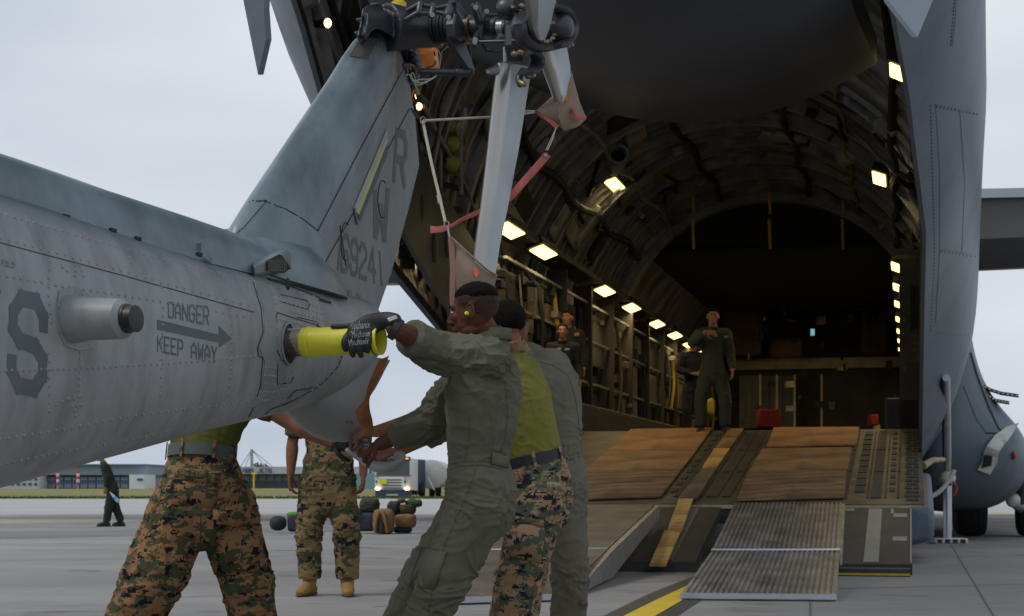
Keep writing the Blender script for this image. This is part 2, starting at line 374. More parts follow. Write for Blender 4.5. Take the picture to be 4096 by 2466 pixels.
for (a, b) in [((1330, 1382), (1700, 1366)), ((1330, 1394), (1690, 1379)), ((1330, 1415), (1640, 1398)), ((900, 1462), (1330, 1440)), ((-50, 1352), (1000, 1331)), ((2020, 1418), (2600, 1404))]:
    p, q = ground(*a), ground(*b); n = V((0, .012, 0)); mb.add([p - n, q - n, q + n, p + n], [(0, 1, 2, 3)])
for (a, b) in [((1950, 1400), (1952, 1700)), ((2290, 1313), (2392, 1484))]:
    p, q = ground(*a), ground(*b); n = V((.006, 0, 0)); mb.add([p - n, p + n, q + n, q - n], [(0, 1, 2, 3)])
for v in mb.v: v.z = .003
mb.build('pavement_joints', mjoint, kind='structure', smooth=False, fix=False)
# darker band laid across the apron
mdkapron = mat('dark_apron', (.19, .186, .185), .8, var=.25, scale=.5, stretch=(.3, 1, 1))
ribbon('dark_apron_band', [(-200, 1284), (200, 1279), (700, 1270), (1200, 1266)], [(-200, 1302), (200, 1294), (700, 1283), (1200, 1272)], mdkapron, .002)

# distant hangars, each its own thing
mblue = mat('hangar_blue', (.13, .19, .30), .6, var=.1, scale=.1); mslate = mat('hangar_slate', (.23, .28, .36), .6, var=.12, scale=.1)
mwhite = mat('white_render', (.62, .64, .67), .7, var=.05, scale=.1); mglass = mat('dark_glazing', (.05, .07, .10), .15, var=.3, scale=.3)
mteal = mat('teal_cladding', (.16, .30, .33), .6, var=.05, scale=.1); msteel = mat('grey_steel', (.30, .31, .32), .5, var=.1)
mred = mat('red_paint', (.55, .04, .05), .5, var=.05); mpale = mat('pale_glazing', (.30, .36, .45), .3, var=.3, scale=.3)
def fb(u0, u1, v0, v1, Y, d, mb=None):   # box facing the camera spanning photo columns/rows at depth Y, d metres deep
    mb = mb or MB(); a = P(u0, v1, Y); b = P(u1, v0, Y)
    return mb.hexa([V((a.x, Y, a.z)), V((b.x, Y, a.z)), V((b.x, Y + d, a.z)), V((a.x, Y + d, a.z)), V((a.x, Y, b.z)), V((b.x, Y, b.z)), V((b.x, Y + d, b.z)), V((a.x, Y + d, b.z))])
def g0(Y): return VH + H / Y * F       # photo row of the ground at depth Y
YB = 330
r = empty('hangar', P(230, g0(YB), YB), 'wide slate blue hangar with glazed doors beside a small white annex', 'hangar')
fb(94, 347, 1144, g0(YB) + 2, YB + 3, 50).build('wall', mslate, r); fb(92, 349, 1120, 1143.9, YB, 56).build('fascia', mslate, r)
fb(91, 350, 1117.5, 1120.3, YB - 1, 58).build('roof', mblue, r)
for k in range(11):
    u = 96 + k * 19.4; d = fb(u, u + 18.2, 1147, g0(YB), YB + 2.2, .7).build('door', mblue, r)
    for (a, b) in ((1149, 1157), (1166, 1175)):
        for j in range(3): fb(u + 1 + j * 5.7, u + 5.8 + j * 5.7, a, b, YB + 1.8, .35).build('pane', mpale, d)
fb(311, 347.5, 1143, g0(YB), YB - 8, 10).build('annex_wall', mwhite, r)
for u in (330, 337): fb(u, u + 6, 1152, 1157, YB - 8.3, .4).build('window', mglass, r)
r = empty('office_building', P(47, g0(YB), YB), 'low white office building left of the slate hangar', 'building')
fb(-120, 93.6, 1141, g0(YB) + 2, YB - 4, 30).build('wall', mwhite, r)
for i, u in enumerate(range(-100, 84, 14)):
    for v in (1151, 1163):
        fb(u, u + 7, v, v + 6, YB - 4.3, .5).build('window', mglass, r)
YB2 = 360
r = empty('jet_hangar', P(640, g0(YB2), YB2), 'pale hangar lettered ABS JETS with a tall cable mast on its roof', 'hangar')
fb(560, 890, 1142, g0(YB2) + 2, YB2 + 3, 60).build('wall', mglass, r); fb(556, 894, 1124, 1142, YB2, 66).build('fascia', msteel, r)
mwf = mat('hangar_pale', (.42, .45, .50), .6, var=.06, scale=.1); fb(557, 893, 1125.5, 1141, YB2 - .6, .5).build('fascia_board', mwf, r)
for k in range(16): fb(562 + k * 20, 580 + k * 20, 1145, 1158, YB2 + 2.3, .6).build('window', mat('hangar_window', (.12, .14, .17), .25, var=.5, scale=.3), r)
for word, ua, ub in (('ABS', 584, 610), ('JETS', 619, 654)):
    mb = MB(); c = [(ua, 1127.5), (ub, 1127.5), (ub, 1138.5), (ua, 1138.5)]
    for q in stroke_quads(word, 1.1, 1.5): mb.slab([P(*bilin(c, p.x, p.y), YB2 - .85) for p in q], (0, -1, 0), .1)
    mb.build('lettering', mat('navy_letters', (.04, .06, .10), .6), r, kind='stuff', smooth=False)
mst = MB(); mst.tube([P(606, 1126, YB2 + 20), P(606, 1082, YB2 + 20)], .35, n=8); mst.build('mast', msteel, r)
for u in (578, 590, 640, 657): MB().tube([P(606, 1083, YB2 + 20), P(u, 1125, YB2 + 20)], .09, n=5).build('cable', msteel, r)
fb(848, 1000, 1140, g0(300), 300, 30).build('teal_warehouse', mteal, label='plain teal warehouse behind the white truck', cat='warehouse')
# red and white marker poles
for i, u in enumerate((139, 188)):
    Y = 260; r = empty('marker_pole', P(u, g0(Y), Y), ['red and white banded marker pole nearer the office building', 'red and white banded marker pole nearer the walking man'][i], 'marker pole', 'red and white marker poles')
    MB().tube([P(u, g0(Y), Y), P(u, 1168, Y)], .12, n=8).build('post', msteel, r)
    for k in range(5):
        a = 1168 - k * 7; MB().tube([P(u, a, Y), P(u, a - 6.8, Y)], .24, n=10).build('band', mred if k % 2 == 0 else mwhite, r)
Y = 280; r = empty('yellow_pole', P(611, g0(Y), Y), 'thin yellow pole in front of the jet hangar', 'pole')
MB().tube([P(611, g0(Y), Y), P(611, 1141, Y)], .14, n=8).build('post', myel, r); MB().box(P(611, 1140, Y), (.4, 0, 0), (0, .2, 0), (0, 0, .2)).build('cap', myel, r)
# trees beyond
mleaf = mat('leaves', (.06, .09, .03), .9, var=.5, scale=.6); mbark = mat('bark', (.08, .06, .045), .9)
def tree(u, vt, Y, wd, label, n=900):
    base = P(u, g0(Y), Y); top = P(u, vt, Y); h = top.z
    r = empty('tree', base, label, 'tree', 'trees beyond the airfield')
    m = MB(); m.tube([base, base + V((0, 0, h * .55)), base + V((.3, 0, h * .8))], [h * .04, h * .025, h * .01], n=7)
    for a in range(4): m.tube([base + V((0, 0, h * (.35 + a * .1))), base + V((math.cos(a * 1.7) * wd * .5, math.sin(a * 1.7) * wd * .5, h * (.55 + a * .1)))], [h * .015, h * .005], n=5)
    m.build('trunk', mbark, r)
    m = MB(); cl = [(V((random.uniform(-.7, .7) * wd, random.uniform(-.6, .6) * wd, h * random.uniform(.35, .85))), random.uniform(.25, .5) * wd) for _ in range(11)]
    for i in range(n):
        c, q = random.choice(cl); d = V((random.gauss(0, 1), random.gauss(0, 1), random.gauss(0, .8))).normalized() * q * random.random() ** .4
        p = base + c + d; p.z = min(max(p.z, h * .12), h * 1.02); x = V((random.gauss(0, 1), random.gauss(0, 1), random.gauss(0, 1))).normalized() * h * .045; y = x.orthogonal().normalized() * h * .03
        m.add([p - x - y, p + x - y, p + x + y, p - x + y], [(0, 1, 2, 3)])
    m.build('crown', mleaf, r, smooth=False, fix=False)
random.seed(5)
tree(362, 1136, 420, 6, 'bushy green tree just right of the slate hangar'); tree(633, 1114, 460, 3.2, 'dark narrow tree rising behind the jet hangar roof')
tree(560, 1146, 430, 5, 'low green tree at the left end of the jet hangar')
# ================================================================ CARGO AIRCRAFT
AIR = empty('cargo_aircraft', W(24, -2.6, 0), 'huge grey military cargo aircraft with its rear cargo bay open and ramp lowered', 'aircraft')
mgrey = mat('aircraft_grey', (.125, .16, .19), .42, var=.10, scale=.7, stretch=(1, 1, .5), spec=.4, streak=(.72, (1, 1, .18), 1.6))
mgrey2 = mat('aircraft_pale_grey', (.33, .38, .44), .45, var=.06, scale=1)
mdark = mat('cargo_door_skin', (.050, .062, .082), .6, var=.25, scale=.5, bump=.003, bscale=1.5)
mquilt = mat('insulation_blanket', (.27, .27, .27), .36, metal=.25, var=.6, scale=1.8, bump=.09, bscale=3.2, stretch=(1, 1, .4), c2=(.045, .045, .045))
mrib = mat('frame_rib_metal', (.24, .24, .225), .45, var=.5, scale=3, bump=.01, bscale=6)
mblack = mat('black_rubber', (.012, .013, .015), .7, var=.3, scale=5)
molive = mat('olive_primer', (.15, .135, .07), .6, var=.25, scale=3)
mpanel = mat('sidewall_panel', (.17, .145, .085), .6, var=.45, scale=2.5)
mfloor = mat('cargo_floor', (.03, .03, .03), .6, var=.4, scale=3)
TC = -2.6
RT = [(8, 2.75), (14, 3.2), (17, 3.35), (21, 3.43), (60, 3.43)]
HE = [(8, 1.85), (11, 2.2), (12.8, 2.42), (14, 2.59), (16, 2.75), (60, 2.75)]
ZE = [(8, 7.0), (11, 5.6), (12.8, 4.82), (14, 4.15), (16.44, 3.06), (18.3, 2.6), (20, 1.95), (21.4, 1.3), (24, 1.2), (60, 1.2)]
def sec(s):
    r = interp(RT, s); he = interp(HE, s); ze = interp(ZE, s); return r, he, ze + math.sqrt(r * r - he * he)
def shell_pt(s, f, off=0):    # f 0..1 from the right lower edge over the top to the left lower edge
    r, he, zc = sec(s); a0 = math.acos(he / r); a = -a0 + (math.pi + 2 * a0) * f
    return W(s, TC + (r - off) * math.cos(a), zc + (r - off) * math.sin(a))
SS = [8 + i * .5 for i in range(37)] + [28, 32, 36, 40, 44, 46]
NF = 56
def arc_mesh(off, flip=False, s_list=SS, f0=0, f1=1, n=NF):
    mb = MB(); mb.loft([[shell_pt(s, f0 + (f1 - f0) * k / n, off) for k in range(n + 1)] for s in s_list], closed=False); return mb
arc_mesh(0).build('fuselage_skin', mgrey, AIR, sharp=None)
def edge_off(f): t = min(1, min(f, 1 - f) / .05); return .05 + .17 * t * t * (3 - 2 * t)
mb = MB(); mb.loft([[shell_pt(s, k / 100, edge_off(k / 100)) for k in range(101)] for s in [8 + i * .35 for i in range(109)]], closed=False)
mb.build('insulation_lining', mquilt, AIR, sharp=None)
# lip closing skin and lining, with dark seal
for side, f in ((1, 0), (-1, 1)):
    mb = MB(); mb.loft([[shell_pt(s, f, 0), shell_pt(s, f, .05)] for s in SS], closed=False); mb.build('door_sill', mgrey, AIR)
    mb = MB(); mb.tube([shell_pt(s, abs(f - .006), .07) for s in SS if s < 23], .045, n=8); mb.build('door_seal', mblack, AIR)
# lower skin closing the forward belly
mb = MB(); mb.loft([[W(s, TC + 2.75 * math.cos(a), 1.2 + .55 * math.sin(a)) for a in [-math.pi * k / 14 for k in range(15)]] for s in (23.9, 30, 40, 46)], closed=False)
mb.build('belly_skin', mgrey, AIR)
mb = MB(); mb.slab([W(23.9, TC + 2.74 * math.cos(a), 1.2 + .54 * math.sin(a)) for a in [-math.pi * k / 14 for k in range(15)]], W(1, 0, 0), .05); mb.build('belly_bulkhead', mgrey, AIR)
# faint panel joints and fastener rows on the skin
FUS = bpy.data.objects['fuselage_skin']; bfu = bvh_of(FUS); msm = mat('skin_joint', (.045, .06, .07), .5)
mb = MB()
for q_ in ([(2302, 0), (2298, 60), (2292, 113)], [(2248, 250), (2300, 262), (2366, 270)], [(2252, 250), (2262, 420), (2262, 600), (2252, 780)], [(2262, 600), (2320, 610), (2352, 612)], [(2250, 800), (2290, 806), (2325, 808)], [(2310, 262), (2322, 440), (2315, 610)]): seam(mb, bfu, q_, 1.1, .003)
mb.build('skin_joint', msm, FUS, kind='stuff', smooth=False, fix=False)
mb = MB()
for q_ in ([(2240, 255), (2250, 600), (2240, 800)], [(2255, 257), (2360, 277)], [(2266, 606), (2350, 619)], [(2298, 0), (2288, 113)]): rivets(mb, bfu, q_, 9, .012)
mb.build('fasteners', msm, FUS, kind='stuff', fix=False)
# ribs of the lining
random.seed(11)
s = 9.0; k = 0
while s < 31:
    big = k % 4 == 0; h = .13 if big else .06; wd = .045 if big else .03; mb = MB(); rings = []
    for j in range(41):
        f = .035 + .93 * j / 40
        rings.append([shell_pt(s - wd, f, .21), shell_pt(s - wd, f, .22 + h), shell_pt(s + wd, f, .22 + h), shell_pt(s + wd, f, .21)])
    mb.loft(rings, caps=True); mb.build('frame_rib', mrib if k % 3 else mquilt, AIR, smooth=False)
    s += random.uniform(.3, .42); k += 1
# stringers and cable runs along the bay
for (f, r_, m_) in ((.14, .05, mblack), (.2, .03, mrib), (.3, .06, mblack), (.37, .03, molive), (.44, .05, mblack), (.56, .05, mblack), (.64, .035, mrib), (.7, .06, mblack), (.8, .03, mrib), (.86, .05, mblack)):
    mb = MB(); mb.tube([shell_pt(9 + i * .8, f + .004 * math.sin(i * 1.7), .34) for i in range(28)], r_, n=7); mb.build('cable_run', m_, AIR)
# soft pillows of blanket between the ribs
for i in range(70):
    f = random.choice([random.uniform(.12, .45), random.uniform(.55, .9)]); s0 = random.uniform(13, 30); a = shell_pt(s0, f, .26); b = shell_pt(s0 + random.uniform(.4, 1.2), f + .01, .26); c = shell_pt(s0, f + random.uniform(.02, .05), .26); d = b + c - a
    n = (b - a).cross(c - a).normalized(); ctr = (a + d) / 2
    if n.dot(W(s0, TC, 4) - ctr) < 0: n = -n
    mb = MB(); mb.slab([a, b, d, c], n, random.uniform(.05, .13)); o = mb.build('equipment_cover', random.choice([mquilt, mquilt, mblack, mrib, molive]), AIR, smooth=False, bevel=.03)
# hanging hoses and bundles in the ceiling
for i in range(9):
    s0 = random.uniform(18.5, 28); f = random.choice([random.uniform(.18, .42), random.uniform(.58, .8)]); mb = MB()
    mb.tube([shell_pt(s0 + j * .25, f + .012 * math.sin(j * 1.4 + i) + j * .006, .36 + .12 * math.sin(j * .9)) for j in range(8)], .035, n=7, sub=3); mb.build('hose', mblack, AIR)
for i in range(46):
    s0 = random.uniform(14, 30); f0 = random.choice([random.uniform(.1, .42), random.uniform(.58, .9)]); mb = MB(); vert = random.random() < .6; ln = random.uniform(.5, 1.8)
    mb.tube([shell_pt(s0 + (0 if vert else ln * j / 6) + .03 * math.sin(j * 2.1 + i), f0 + (ln * .03 * j / 6 * 3 if vert else .004 * math.sin(j * 1.3 + i)), .34 + .03 * math.sin(j * 1.9)) for j in range(7)], random.choice([.012, .018, .028]), n=5, sub=2)
    mb.build(random.choice(['cable', 'conduit']), random.choice([mblack, mblack, mrib, molive]), AIR)
for i in range(60):
    s0 = random.uniform(14, 30.5); f = random.choice([random.uniform(.1, .44), random.uniform(.56, .9)]); c = shell_pt(s0, f, .33); a = W(1, 0, 0); b = (shell_pt(s0, f + .01, .33) - c).normalized(); MB().box(c, a * random.uniform(.03, .12), b * random.uniform(.03, .12), a.cross(b) * random.uniform(.02, .06)).build('bracket', random.choice([mblack, mrib, molive, mrib, mblack]), AIR, smooth=False)
# raised cargo door under the ceiling
def door_pt(s, x):
    ze = interp([(9, 4.5), (12, 4.62), (13.8, 4.8), (18, 5.42)], s); hw = interp([(9, 1.75), (12, 1.8), (18, 1.95)], s); far = interp([(17.2, 0), (18, 1)], s)
    return W(s + .55 * (1 - x * x) * far, -2.3 + hw * x, ze - .42 * (1 - x * x))
mb = MB(); ss = [8.5, 10, 11, 12, 13, 14, 15, 16, 17, 17.5, 18]; X = [-1 + k / 12 for k in range(25)]
mb.loft([[door_pt(s, x) for x in X] for s in ss], closed=False)
mb.loft([[door_pt(s, x) + V((0, 0, .28)) for x in X] for s in ss], closed=False)
mb.loft([[door_pt(18, x) for x in X], [door_pt(18, x) + V((0, 0, .28)) for x in X]], closed=False)
for x in (-1, 1): mb.loft([[door_pt(s, x) for s in ss], [door_pt(s, x) + V((0, 0, .28)) for s in ss]], closed=False)
mb.build('cargo_door', mdark, AIR)
mb = MB()
for x in ():
    mb2 = MB(); mb2.tube([door_pt(s, x) - V((0, 0, .004)) for s in ss], .012, n=5); mb2.build('door_seam', mblack, AIR)
# ventral strakes
def tri(pts, n, th, name, m): MB().slab(pts, n, th).build(name, m, AIR, smooth=False, bevel=.01)
Yk = 15.2
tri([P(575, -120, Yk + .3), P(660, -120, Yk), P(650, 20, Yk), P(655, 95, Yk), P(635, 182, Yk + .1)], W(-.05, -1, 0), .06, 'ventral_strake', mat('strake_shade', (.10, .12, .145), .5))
Yk = 12.6
tri([P(2080, -90, Yk), P(2128, 8, Yk), P(2194, 92, Yk), P(2232, 0, Yk + .1), P(2262, -90, Yk + .2)], W(0, 1, -.1), .05, 'ventral_strake', mgrey2)

# floor, wing box face, forward bulkhead
MB().wbox(23.7, 46, TC - 2.75, TC + 2.75, 1.5, 1.64).build('cargo_floor', mfloor, AIR, smooth=False)
r_, he_, zc_ = sec(31)
pts = [W(31, TC + (r_ - .2) * math.cos(a), zc_ + (r_ - .2) * math.sin(a)) for a in [R(39) + R(102) * k / 24 for k in range(25)]]
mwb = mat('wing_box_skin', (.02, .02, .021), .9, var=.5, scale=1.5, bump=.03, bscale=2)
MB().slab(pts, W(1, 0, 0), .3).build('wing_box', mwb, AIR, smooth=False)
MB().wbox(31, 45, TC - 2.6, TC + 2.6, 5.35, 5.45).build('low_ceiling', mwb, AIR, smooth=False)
mb = MB(); rings = [[W(30.7, TC + (r_ - .5 + q[0]) * math.cos(a), zc_ + (r_ - .5 + q[0]) * math.sin(a)) + W(q[1], 0, 0) for q in ((0, 0), (.3, 0), (.3, .25), (0, .25))] for a in [R(10) + R(160) * k / 36 for k in range(37)]]
mb.loft(rings); mb.build('arch_frame', mrib, AIR, smooth=False)
mys = mat('yellow_strap', (.50, .36, .04), .7)
for u in (1668, 1852, 2028):
    for v0, v1 in ((462, 515), (528, 600)): MB().slab([P(u - 4, v0, 29.6), P(u + 3, v0, 29.6), P(u + 5, v1, 29.6), P(u - 1, v1, 29.6)], (0, 1, 0), .02).build('webbing_strap', mys, AIR, smooth=False)
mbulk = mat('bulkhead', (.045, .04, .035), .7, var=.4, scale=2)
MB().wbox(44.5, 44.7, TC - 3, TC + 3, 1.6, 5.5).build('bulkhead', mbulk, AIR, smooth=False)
mbeam = mat('beam_cream', (.40, .34, .20), .6, var=.3, scale=3)
mb = MB().wbox(44.1, 44.48, TC - 2.2, TC + 2.6, 3.95, 4.25); mb.build('cross_beam', mbeam, AIR, smooth=False, bevel=.03)
for i, u in enumerate((1830, 1870, 1913, 1978)): fb(u - 2.5, u + 2.5, 902, 1030, 42.5, .06).build('door_post', mbeam, AIR, smooth=False)
fb(1780, 1912, 905, 1031, 42.9, .05).build('locker_panel', mat('locker_grey', (.09, .09, .085), .6, var=.3), AIR, smooth=False)
mseat = mat('seat_back', (.11, .07, .045), .8, var=.3, scale=3)
for (a, b, c, d) in ((1735, 1835, 740, 856), (1853, 1934, 812, 862), (2075, 2145, 730, 852)):
    fb(a, b, c, d, 42.3, .25).build('seat_back', mseat, AIR, smooth=True, bevel=.2)
for (u, v) in ((1952, 792),): fb(u, u + 9, v, v + 16, 42, .05).build('exit_sign', mat('teal_glow', (.1, .3, .3), .5, emit=(.25, .55, .6), es=.6), AIR, smooth=False)
fb(1826, 1880, 985, 1030, 40, .5).build('red_box', mat('red_fabric', (.16, .012, .012), .8), AIR, bevel=.05)
fb(2097, 2116, 998, 1024, 38, .4).build('red_bag', mat('red_bright', (.28, .012, .012), .7), AIR, bevel=.03)
fb(1705, 1722, 958, 1000, 37, .3).build('life_vest', mys, AIR, bevel=.1)
random.seed(33)
for i in range(60):
    u = random.uniform(1790, 2190); v = random.uniform(640, 1025); q_ = random.uniform(4, 22); h_ = random.uniform(3, 26)
    fb(u, u + q_, v, v + h_, random.uniform(40, 43.4), random.uniform(.05, .4)).build(random.choice(['fitting', 'stowage_box', 'panel_box']), random.choice([mbulk, mrib, mblack, mbeam, molive, mseat, mfloor]), AIR, smooth=False, bevel=.01)
# side walls of the bay
random.seed(21)
for side in (-1, 1):
    t0 = TC + side * 2.75; s = 20.0 if side < 0 else 24; k = 0
    WM = [mpanel, mbulk, molive, mfloor, mbulk, mat('wall_grey', (.10, .10, .09), .6, var=.4), mat('wall_tan', (.22, .18, .10), .6, var=.4)]
    while s < 44:
        wd = random.choice([.35, .5, .8, 1.1]); z = max(1.3 if s < 23.7 else 1.66, interp(ZE, s) + .05) + .5
        while z < 3.6:
            hh = random.choice([.3, .45, .7, 1.0]); th = random.uniform(.02, .2); ta, tb = sorted((t0, t0 - side * th)); z1 = min(3.75, z + hh)
            MB().wbox(s, s + wd - .03, ta, tb, z, z1 - .03).build('sidewall_panel', random.choice(WM), AIR, smooth=False, bevel=.012)
            if random.random() < .5:
                q = s + random.uniform(.02, wd * .5); zz = random.uniform(z, z1 - .1); ta, tb = sorted((t0 - side * th, t0 - side * (th + random.uniform(.04, .16))))
                MB().wbox(q, q + random.uniform(.06, .25), ta, tb, zz, zz + random.uniform(.05, .28)).build('equipment_box', random.choice([mblack, mpanel, molive, mrib, mfloor, mat('pale_box', (.26, .24, .2), .6)]), AIR, smooth=False, bevel=.01)
            z = z1
        if random.random() < .55:
            q = s + random.uniform(0, wd); q2 = random.uniform(2.2, 3); mb = MB(); mb.tube([W(q, t0 - side * .2, q2 - .3), W(q + .05, t0 - side * .26, q2 + .3), W(q - .03, t0 - side * .2, 3.7)], random.choice([.015, .02, .035]), n=7, sub=3); mb.build('pipe', random.choice([molive, mrib, mys, mblack, mblack]), AIR)
        s += wd; k += 1
    for z in (2.5, 3.2, 3.8): ta, tb = sorted((t0 - side * .2, t0 - side * .24)); MB().wbox(20.5 if side < 0 and z > 2.6 else 24, 44, ta, tb, z, z + .04).build('wall_rail', mrib, AIR, smooth=False)
    for q in range(24, 44, 2): ta, tb = sorted((t0, t0 - side * .3)); MB().wbox(q, q + .08, ta, tb, 1.66, 4.1).build('wall_post', mbulk, AIR, smooth=False)
    ta, tb = sorted((t0, t0 - side * .5)); MB().wbox(24, 44, ta, tb, 1.64, 2.1).build('folded_seat_row', mfloor, AIR, smooth=False, bevel=.03)
    ta, tb = sorted((t0, t0 - side * .42)); MB().wbox(20 if side < 0 else 24, 44, ta, tb, 4.16, 4.24).build('light_shelf', mbulk, AIR, smooth=False)
# lamps with housings
mlamp = mat('lamp_diffuser', (.8, .75, .5), .5, var=0, emit=(1, .80, .26), es=2.6)
mlamps = mat('lamp_bulb', (.8, .5, .3), .5, var=0, emit=(1, .50, .16), es=6)
def lamp(c, a, b, th=.06, glow=11):
    n = V(a).cross(V(b)).normalized()
    if n.z < 0: n = -n
    f = MB().box(c + n * (th + .006), V(a) * 1.18, V(b) * 1.18, n * th).build('cabin_light', mblack, AIR, smooth=False)
    MB().box(c - n * .012, a, b, n * .012).build('diffuser', mlamp, f, smooth=False, bevel=.02)
    if glow:
        ld = bpy.data.lights.new('cabin_lamp', 'AREA'); ld.shape = 'RECTANGLE'; ld.size = V(a).length * 2; ld.size_y = V(b).length * 2; ld.energy = glow; ld.color = (1, .74, .38)
        lo_ = bpy.data.objects.new('cabin_lamp', ld); col.objects.link(lo_); z = n; x = V(a).normalized(); y = z.cross(x)
        mw = Matrix((x, y, z)).transposed().to_4x4(); mw.translation = c - n * .03; lo_.matrix_world = mw
eA, eR = W(1, 0, 0), W(0, 1, 0)
for s in (20.2, 22.2, 26.9, 29.6, 32.7, 35.3, 37.7, 40.2): lamp(W(s, -5.0, 4.12), eA * .46, eR * .10 + V((0, 0, .035)))
for s in (25.0, 27.6, 30.2, 33, 35.6, 38, 40.5): lamp(W(s, -.2, 4.12), eA * .40, eR * .07 - V((0, 0, .03)))
for (c, z) in ((W(25.6, -4.6, 5.66), 1), (P(2117, 430, 23.6), 1)):
    r_, he_, zc_ = sec(26); inw = (W(0, TC, zc_) - W(0, c.dot(eR), 5.7)).normalized()
    lamp(c, eA * .44, (inw.cross(eA).normalized() + (eR if inw.cross(eA).dot(eR) > 0 else -eR)).normalized() * .10)
lamp(P(2178, 180, 18.6), eA * .30, V((.17, 0, -.07)))
# round lamp on the left tail wall, and small amber lamps
for (u, v, Y, r0) in ((783, 58, 15.2, .04), (1000, 232, 19, .035), (1004, 258, 19, .04)):
    c = P(u, v, Y); h = MB().tube([c + V((.02, -.02, 0)), c + V((-.12, .12, .03))], [r0 * 1.25, r0 * .8], n=12).build('round_lamp', mblack, AIR)
    MB().ell(c + V((.025, -.025, 0)), (r0 * .9, 0, 0), (0, r0, 0), (0, 0, r0 * 1.1)).build('bulb', mlamps, h)
# tan curtains, ducts, air bottles and holes frame
mtan = mat('tan_curtain', (.26, .17, .07), .8, var=.3, scale=3)
mb = MB(); mb.slab([P(1385, 330, 24), P(1440, 290, 24), P(1462, 335, 24), P(1455, 350, 24), P(1400, 357, 24)], (0, 1, 0), .08); mb.build('curtain', mtan, AIR, bevel=.03)
mb = MB(); mb.slab([P(2035, 325, 24.5), P(2090, 275, 24.5), P(2120, 295, 24.5), P(2128, 315, 24.5), P(2090, 330, 24.5), P(2050, 333, 24.5)], (0, 1, 0), .08); mb.build('curtain', mtan, AIR, bevel=.03)
for (u, v, rr, m_) in ((1488, 371, 26, mrib), (2066, 348, 28, mrib)):
    c = P(u, v, 24.4); q = rr / F * 24.4; mb = MB(); n = 28
    mb.loft([[c + V((math.cos(6.2832 * k / n) * a, b, math.sin(6.2832 * k / n) * a)) for k in range(n)] for (a, b) in ((q * .68, .5), (q * .68, 0), (q * .75, -.03), (q * .95, -.03), (q, 0), (q, .9))], caps=False); d = mb.build('air_duct', m_, AIR)
    mb = MB(); mb.loft([[c + V((math.cos(6.2832 * k / n) * q * .68, .25, math.sin(6.2832 * k / n) * q * .68)) for k in range(n)]] * 1, caps=False); mb.f = [tuple(range(n))]; mb.mi = [0]; mb.build('duct_grille', mblack, d)
MB().tube([P(1835, 428, 29.8), P(1835, 440, 29.3)], [.16, .12], n=14).build('beacon', mtan, AIR)
mbot = mat('air_bottle', (.36, .33, .07), .5, var=.2)
for (u, v) in ((1091, 305), (1093, 352), (1093, 398)):
    c = P(u, v, 20.4); mb = MB(); mb.ell(c, eA * .28, eR * .12, (0, 0, .12), 14, 10); mb.build('air_bottle', mbot, AIR)
for i in range(5): MB().tube([P(1008 + i * 2, 270 + i * 52, 19.6), P(1110, 300 + i * 52, 20.6)], .035, n=7).build('bottle_rack', mblack, AIR)
for i in range(3): MB().tube([P(1012 + i * 48, 250, 19.7 + i * .3), P(1010 + i * 50, 470, 19.7 + i * .3)], .03, n=7).build('bottle_rack', mrib, AIR)
mfr = mat('tail_frame', (.05, .052, .05), .6, var=.4, scale=3)
mb = MB(); rings = []
fr = [W(s, TC - interp(HE, s) + .27, interp(ZE, s) + z) for s in (15.5, 17, 18.8, 20.5, 21.8) for z in (.12,)]
fr2 = [W(s, TC - interp(HE, s) + .27, interp(ZE, s) + 1.35) for s in (15.5, 17, 18.8, 20.5, 21.8)]
mb.loft([[a, b, b + W(0, -.05, 0), a + W(0, -.05, 0)] for a, b in zip(fr, fr2)]); mb.build('sill_frame', mfr, AIR, smooth=False)
for i in range(9):
    s = 16.6 + i * .5; z = interp(ZE, s) + (.55 if i % 2 else .8); c = W(s, TC - interp(HE, s) + .275, z)
    mb = MB(); mb.ell(c, eA * .11, eR * .012, (0, 0, .17), 14, 6); mb.build('lightening_hole', mblack, AIR)

# ---- ramp
RS0, RZ0, RS1, RZ1 = 23.7, 1.64, 18.0, .635
rn = (W(RS0, 0, RZ0) - W(RS1, 0, RZ1)).cross(W(0, 1, 0)).normalized()
if rn.z < 0: rn = -rn
def rz(s): return RZ1 + (s - RS1) * (RZ0 - RZ1) / (RS0 - RS1)
def onr(u, v): return on_plane(u, v, W(RS1, 0, RZ1), rn)
mdeck = mat('ramp_deck', (.105, .088, .048), .6, var=.3, scale=3, c2=(.022, .022, .018), streak=(.35, (1, 1, 1), 2.2)); mpad = mat('tread_pad_black', (.028, .030, .033), .75, var=.45, scale=6)
mramp = mat('ramp_structure', (.10, .14, .18), .5, var=.15)
RAMP = MB().hexa([W(RS1, TC - 2.5, RZ1 - .22), W(RS1, TC + 2.75, RZ1 - .22), W(RS0, TC + 2.75, RZ0 - .45), W(RS0, TC - 2.75, RZ0 - .45),
                  W(RS1, TC - 2.5, RZ1), W(RS1, TC + 2.75, RZ1), W(RS0, TC + 2.75, RZ0), W(RS0, TC - 2.75, RZ0)]).build('cargo_ramp', mdeck, AIR, smooth=False)
def rpad(s0, s1, t0, t1, m_=None, h=.012, name='tread_pad'):
    mb = MB(); A_, B_, C_, D_ = W(s0, t0, rz(s0)), W(s0, t1, rz(s0)), W(s1, t1, rz(s1)), W(s1, t0, rz(s1))
    mb.slab([A_, B_, C_, D_], rn, h); return mb.build(name, m_ or mpad, RAMP, smooth=False)
def ucol(u): return .15 - (2225 - u) / 217.0
for (a, b) in ((2034, 2045), (2090, 2095), (2133, 2137), (2161.5, 2168)):
    for (s0, s1) in ((18.35, 20.0), (20.06, 21.7), (21.76, 23.5)): rpad(s0, s1, ucol(a), ucol(b))
for (s0, s1) in ((18.35, 20.0), (20.06, 21.7), (21.76, 23.5)): rpad(s0, s1, ucol(2100), ucol(2125))
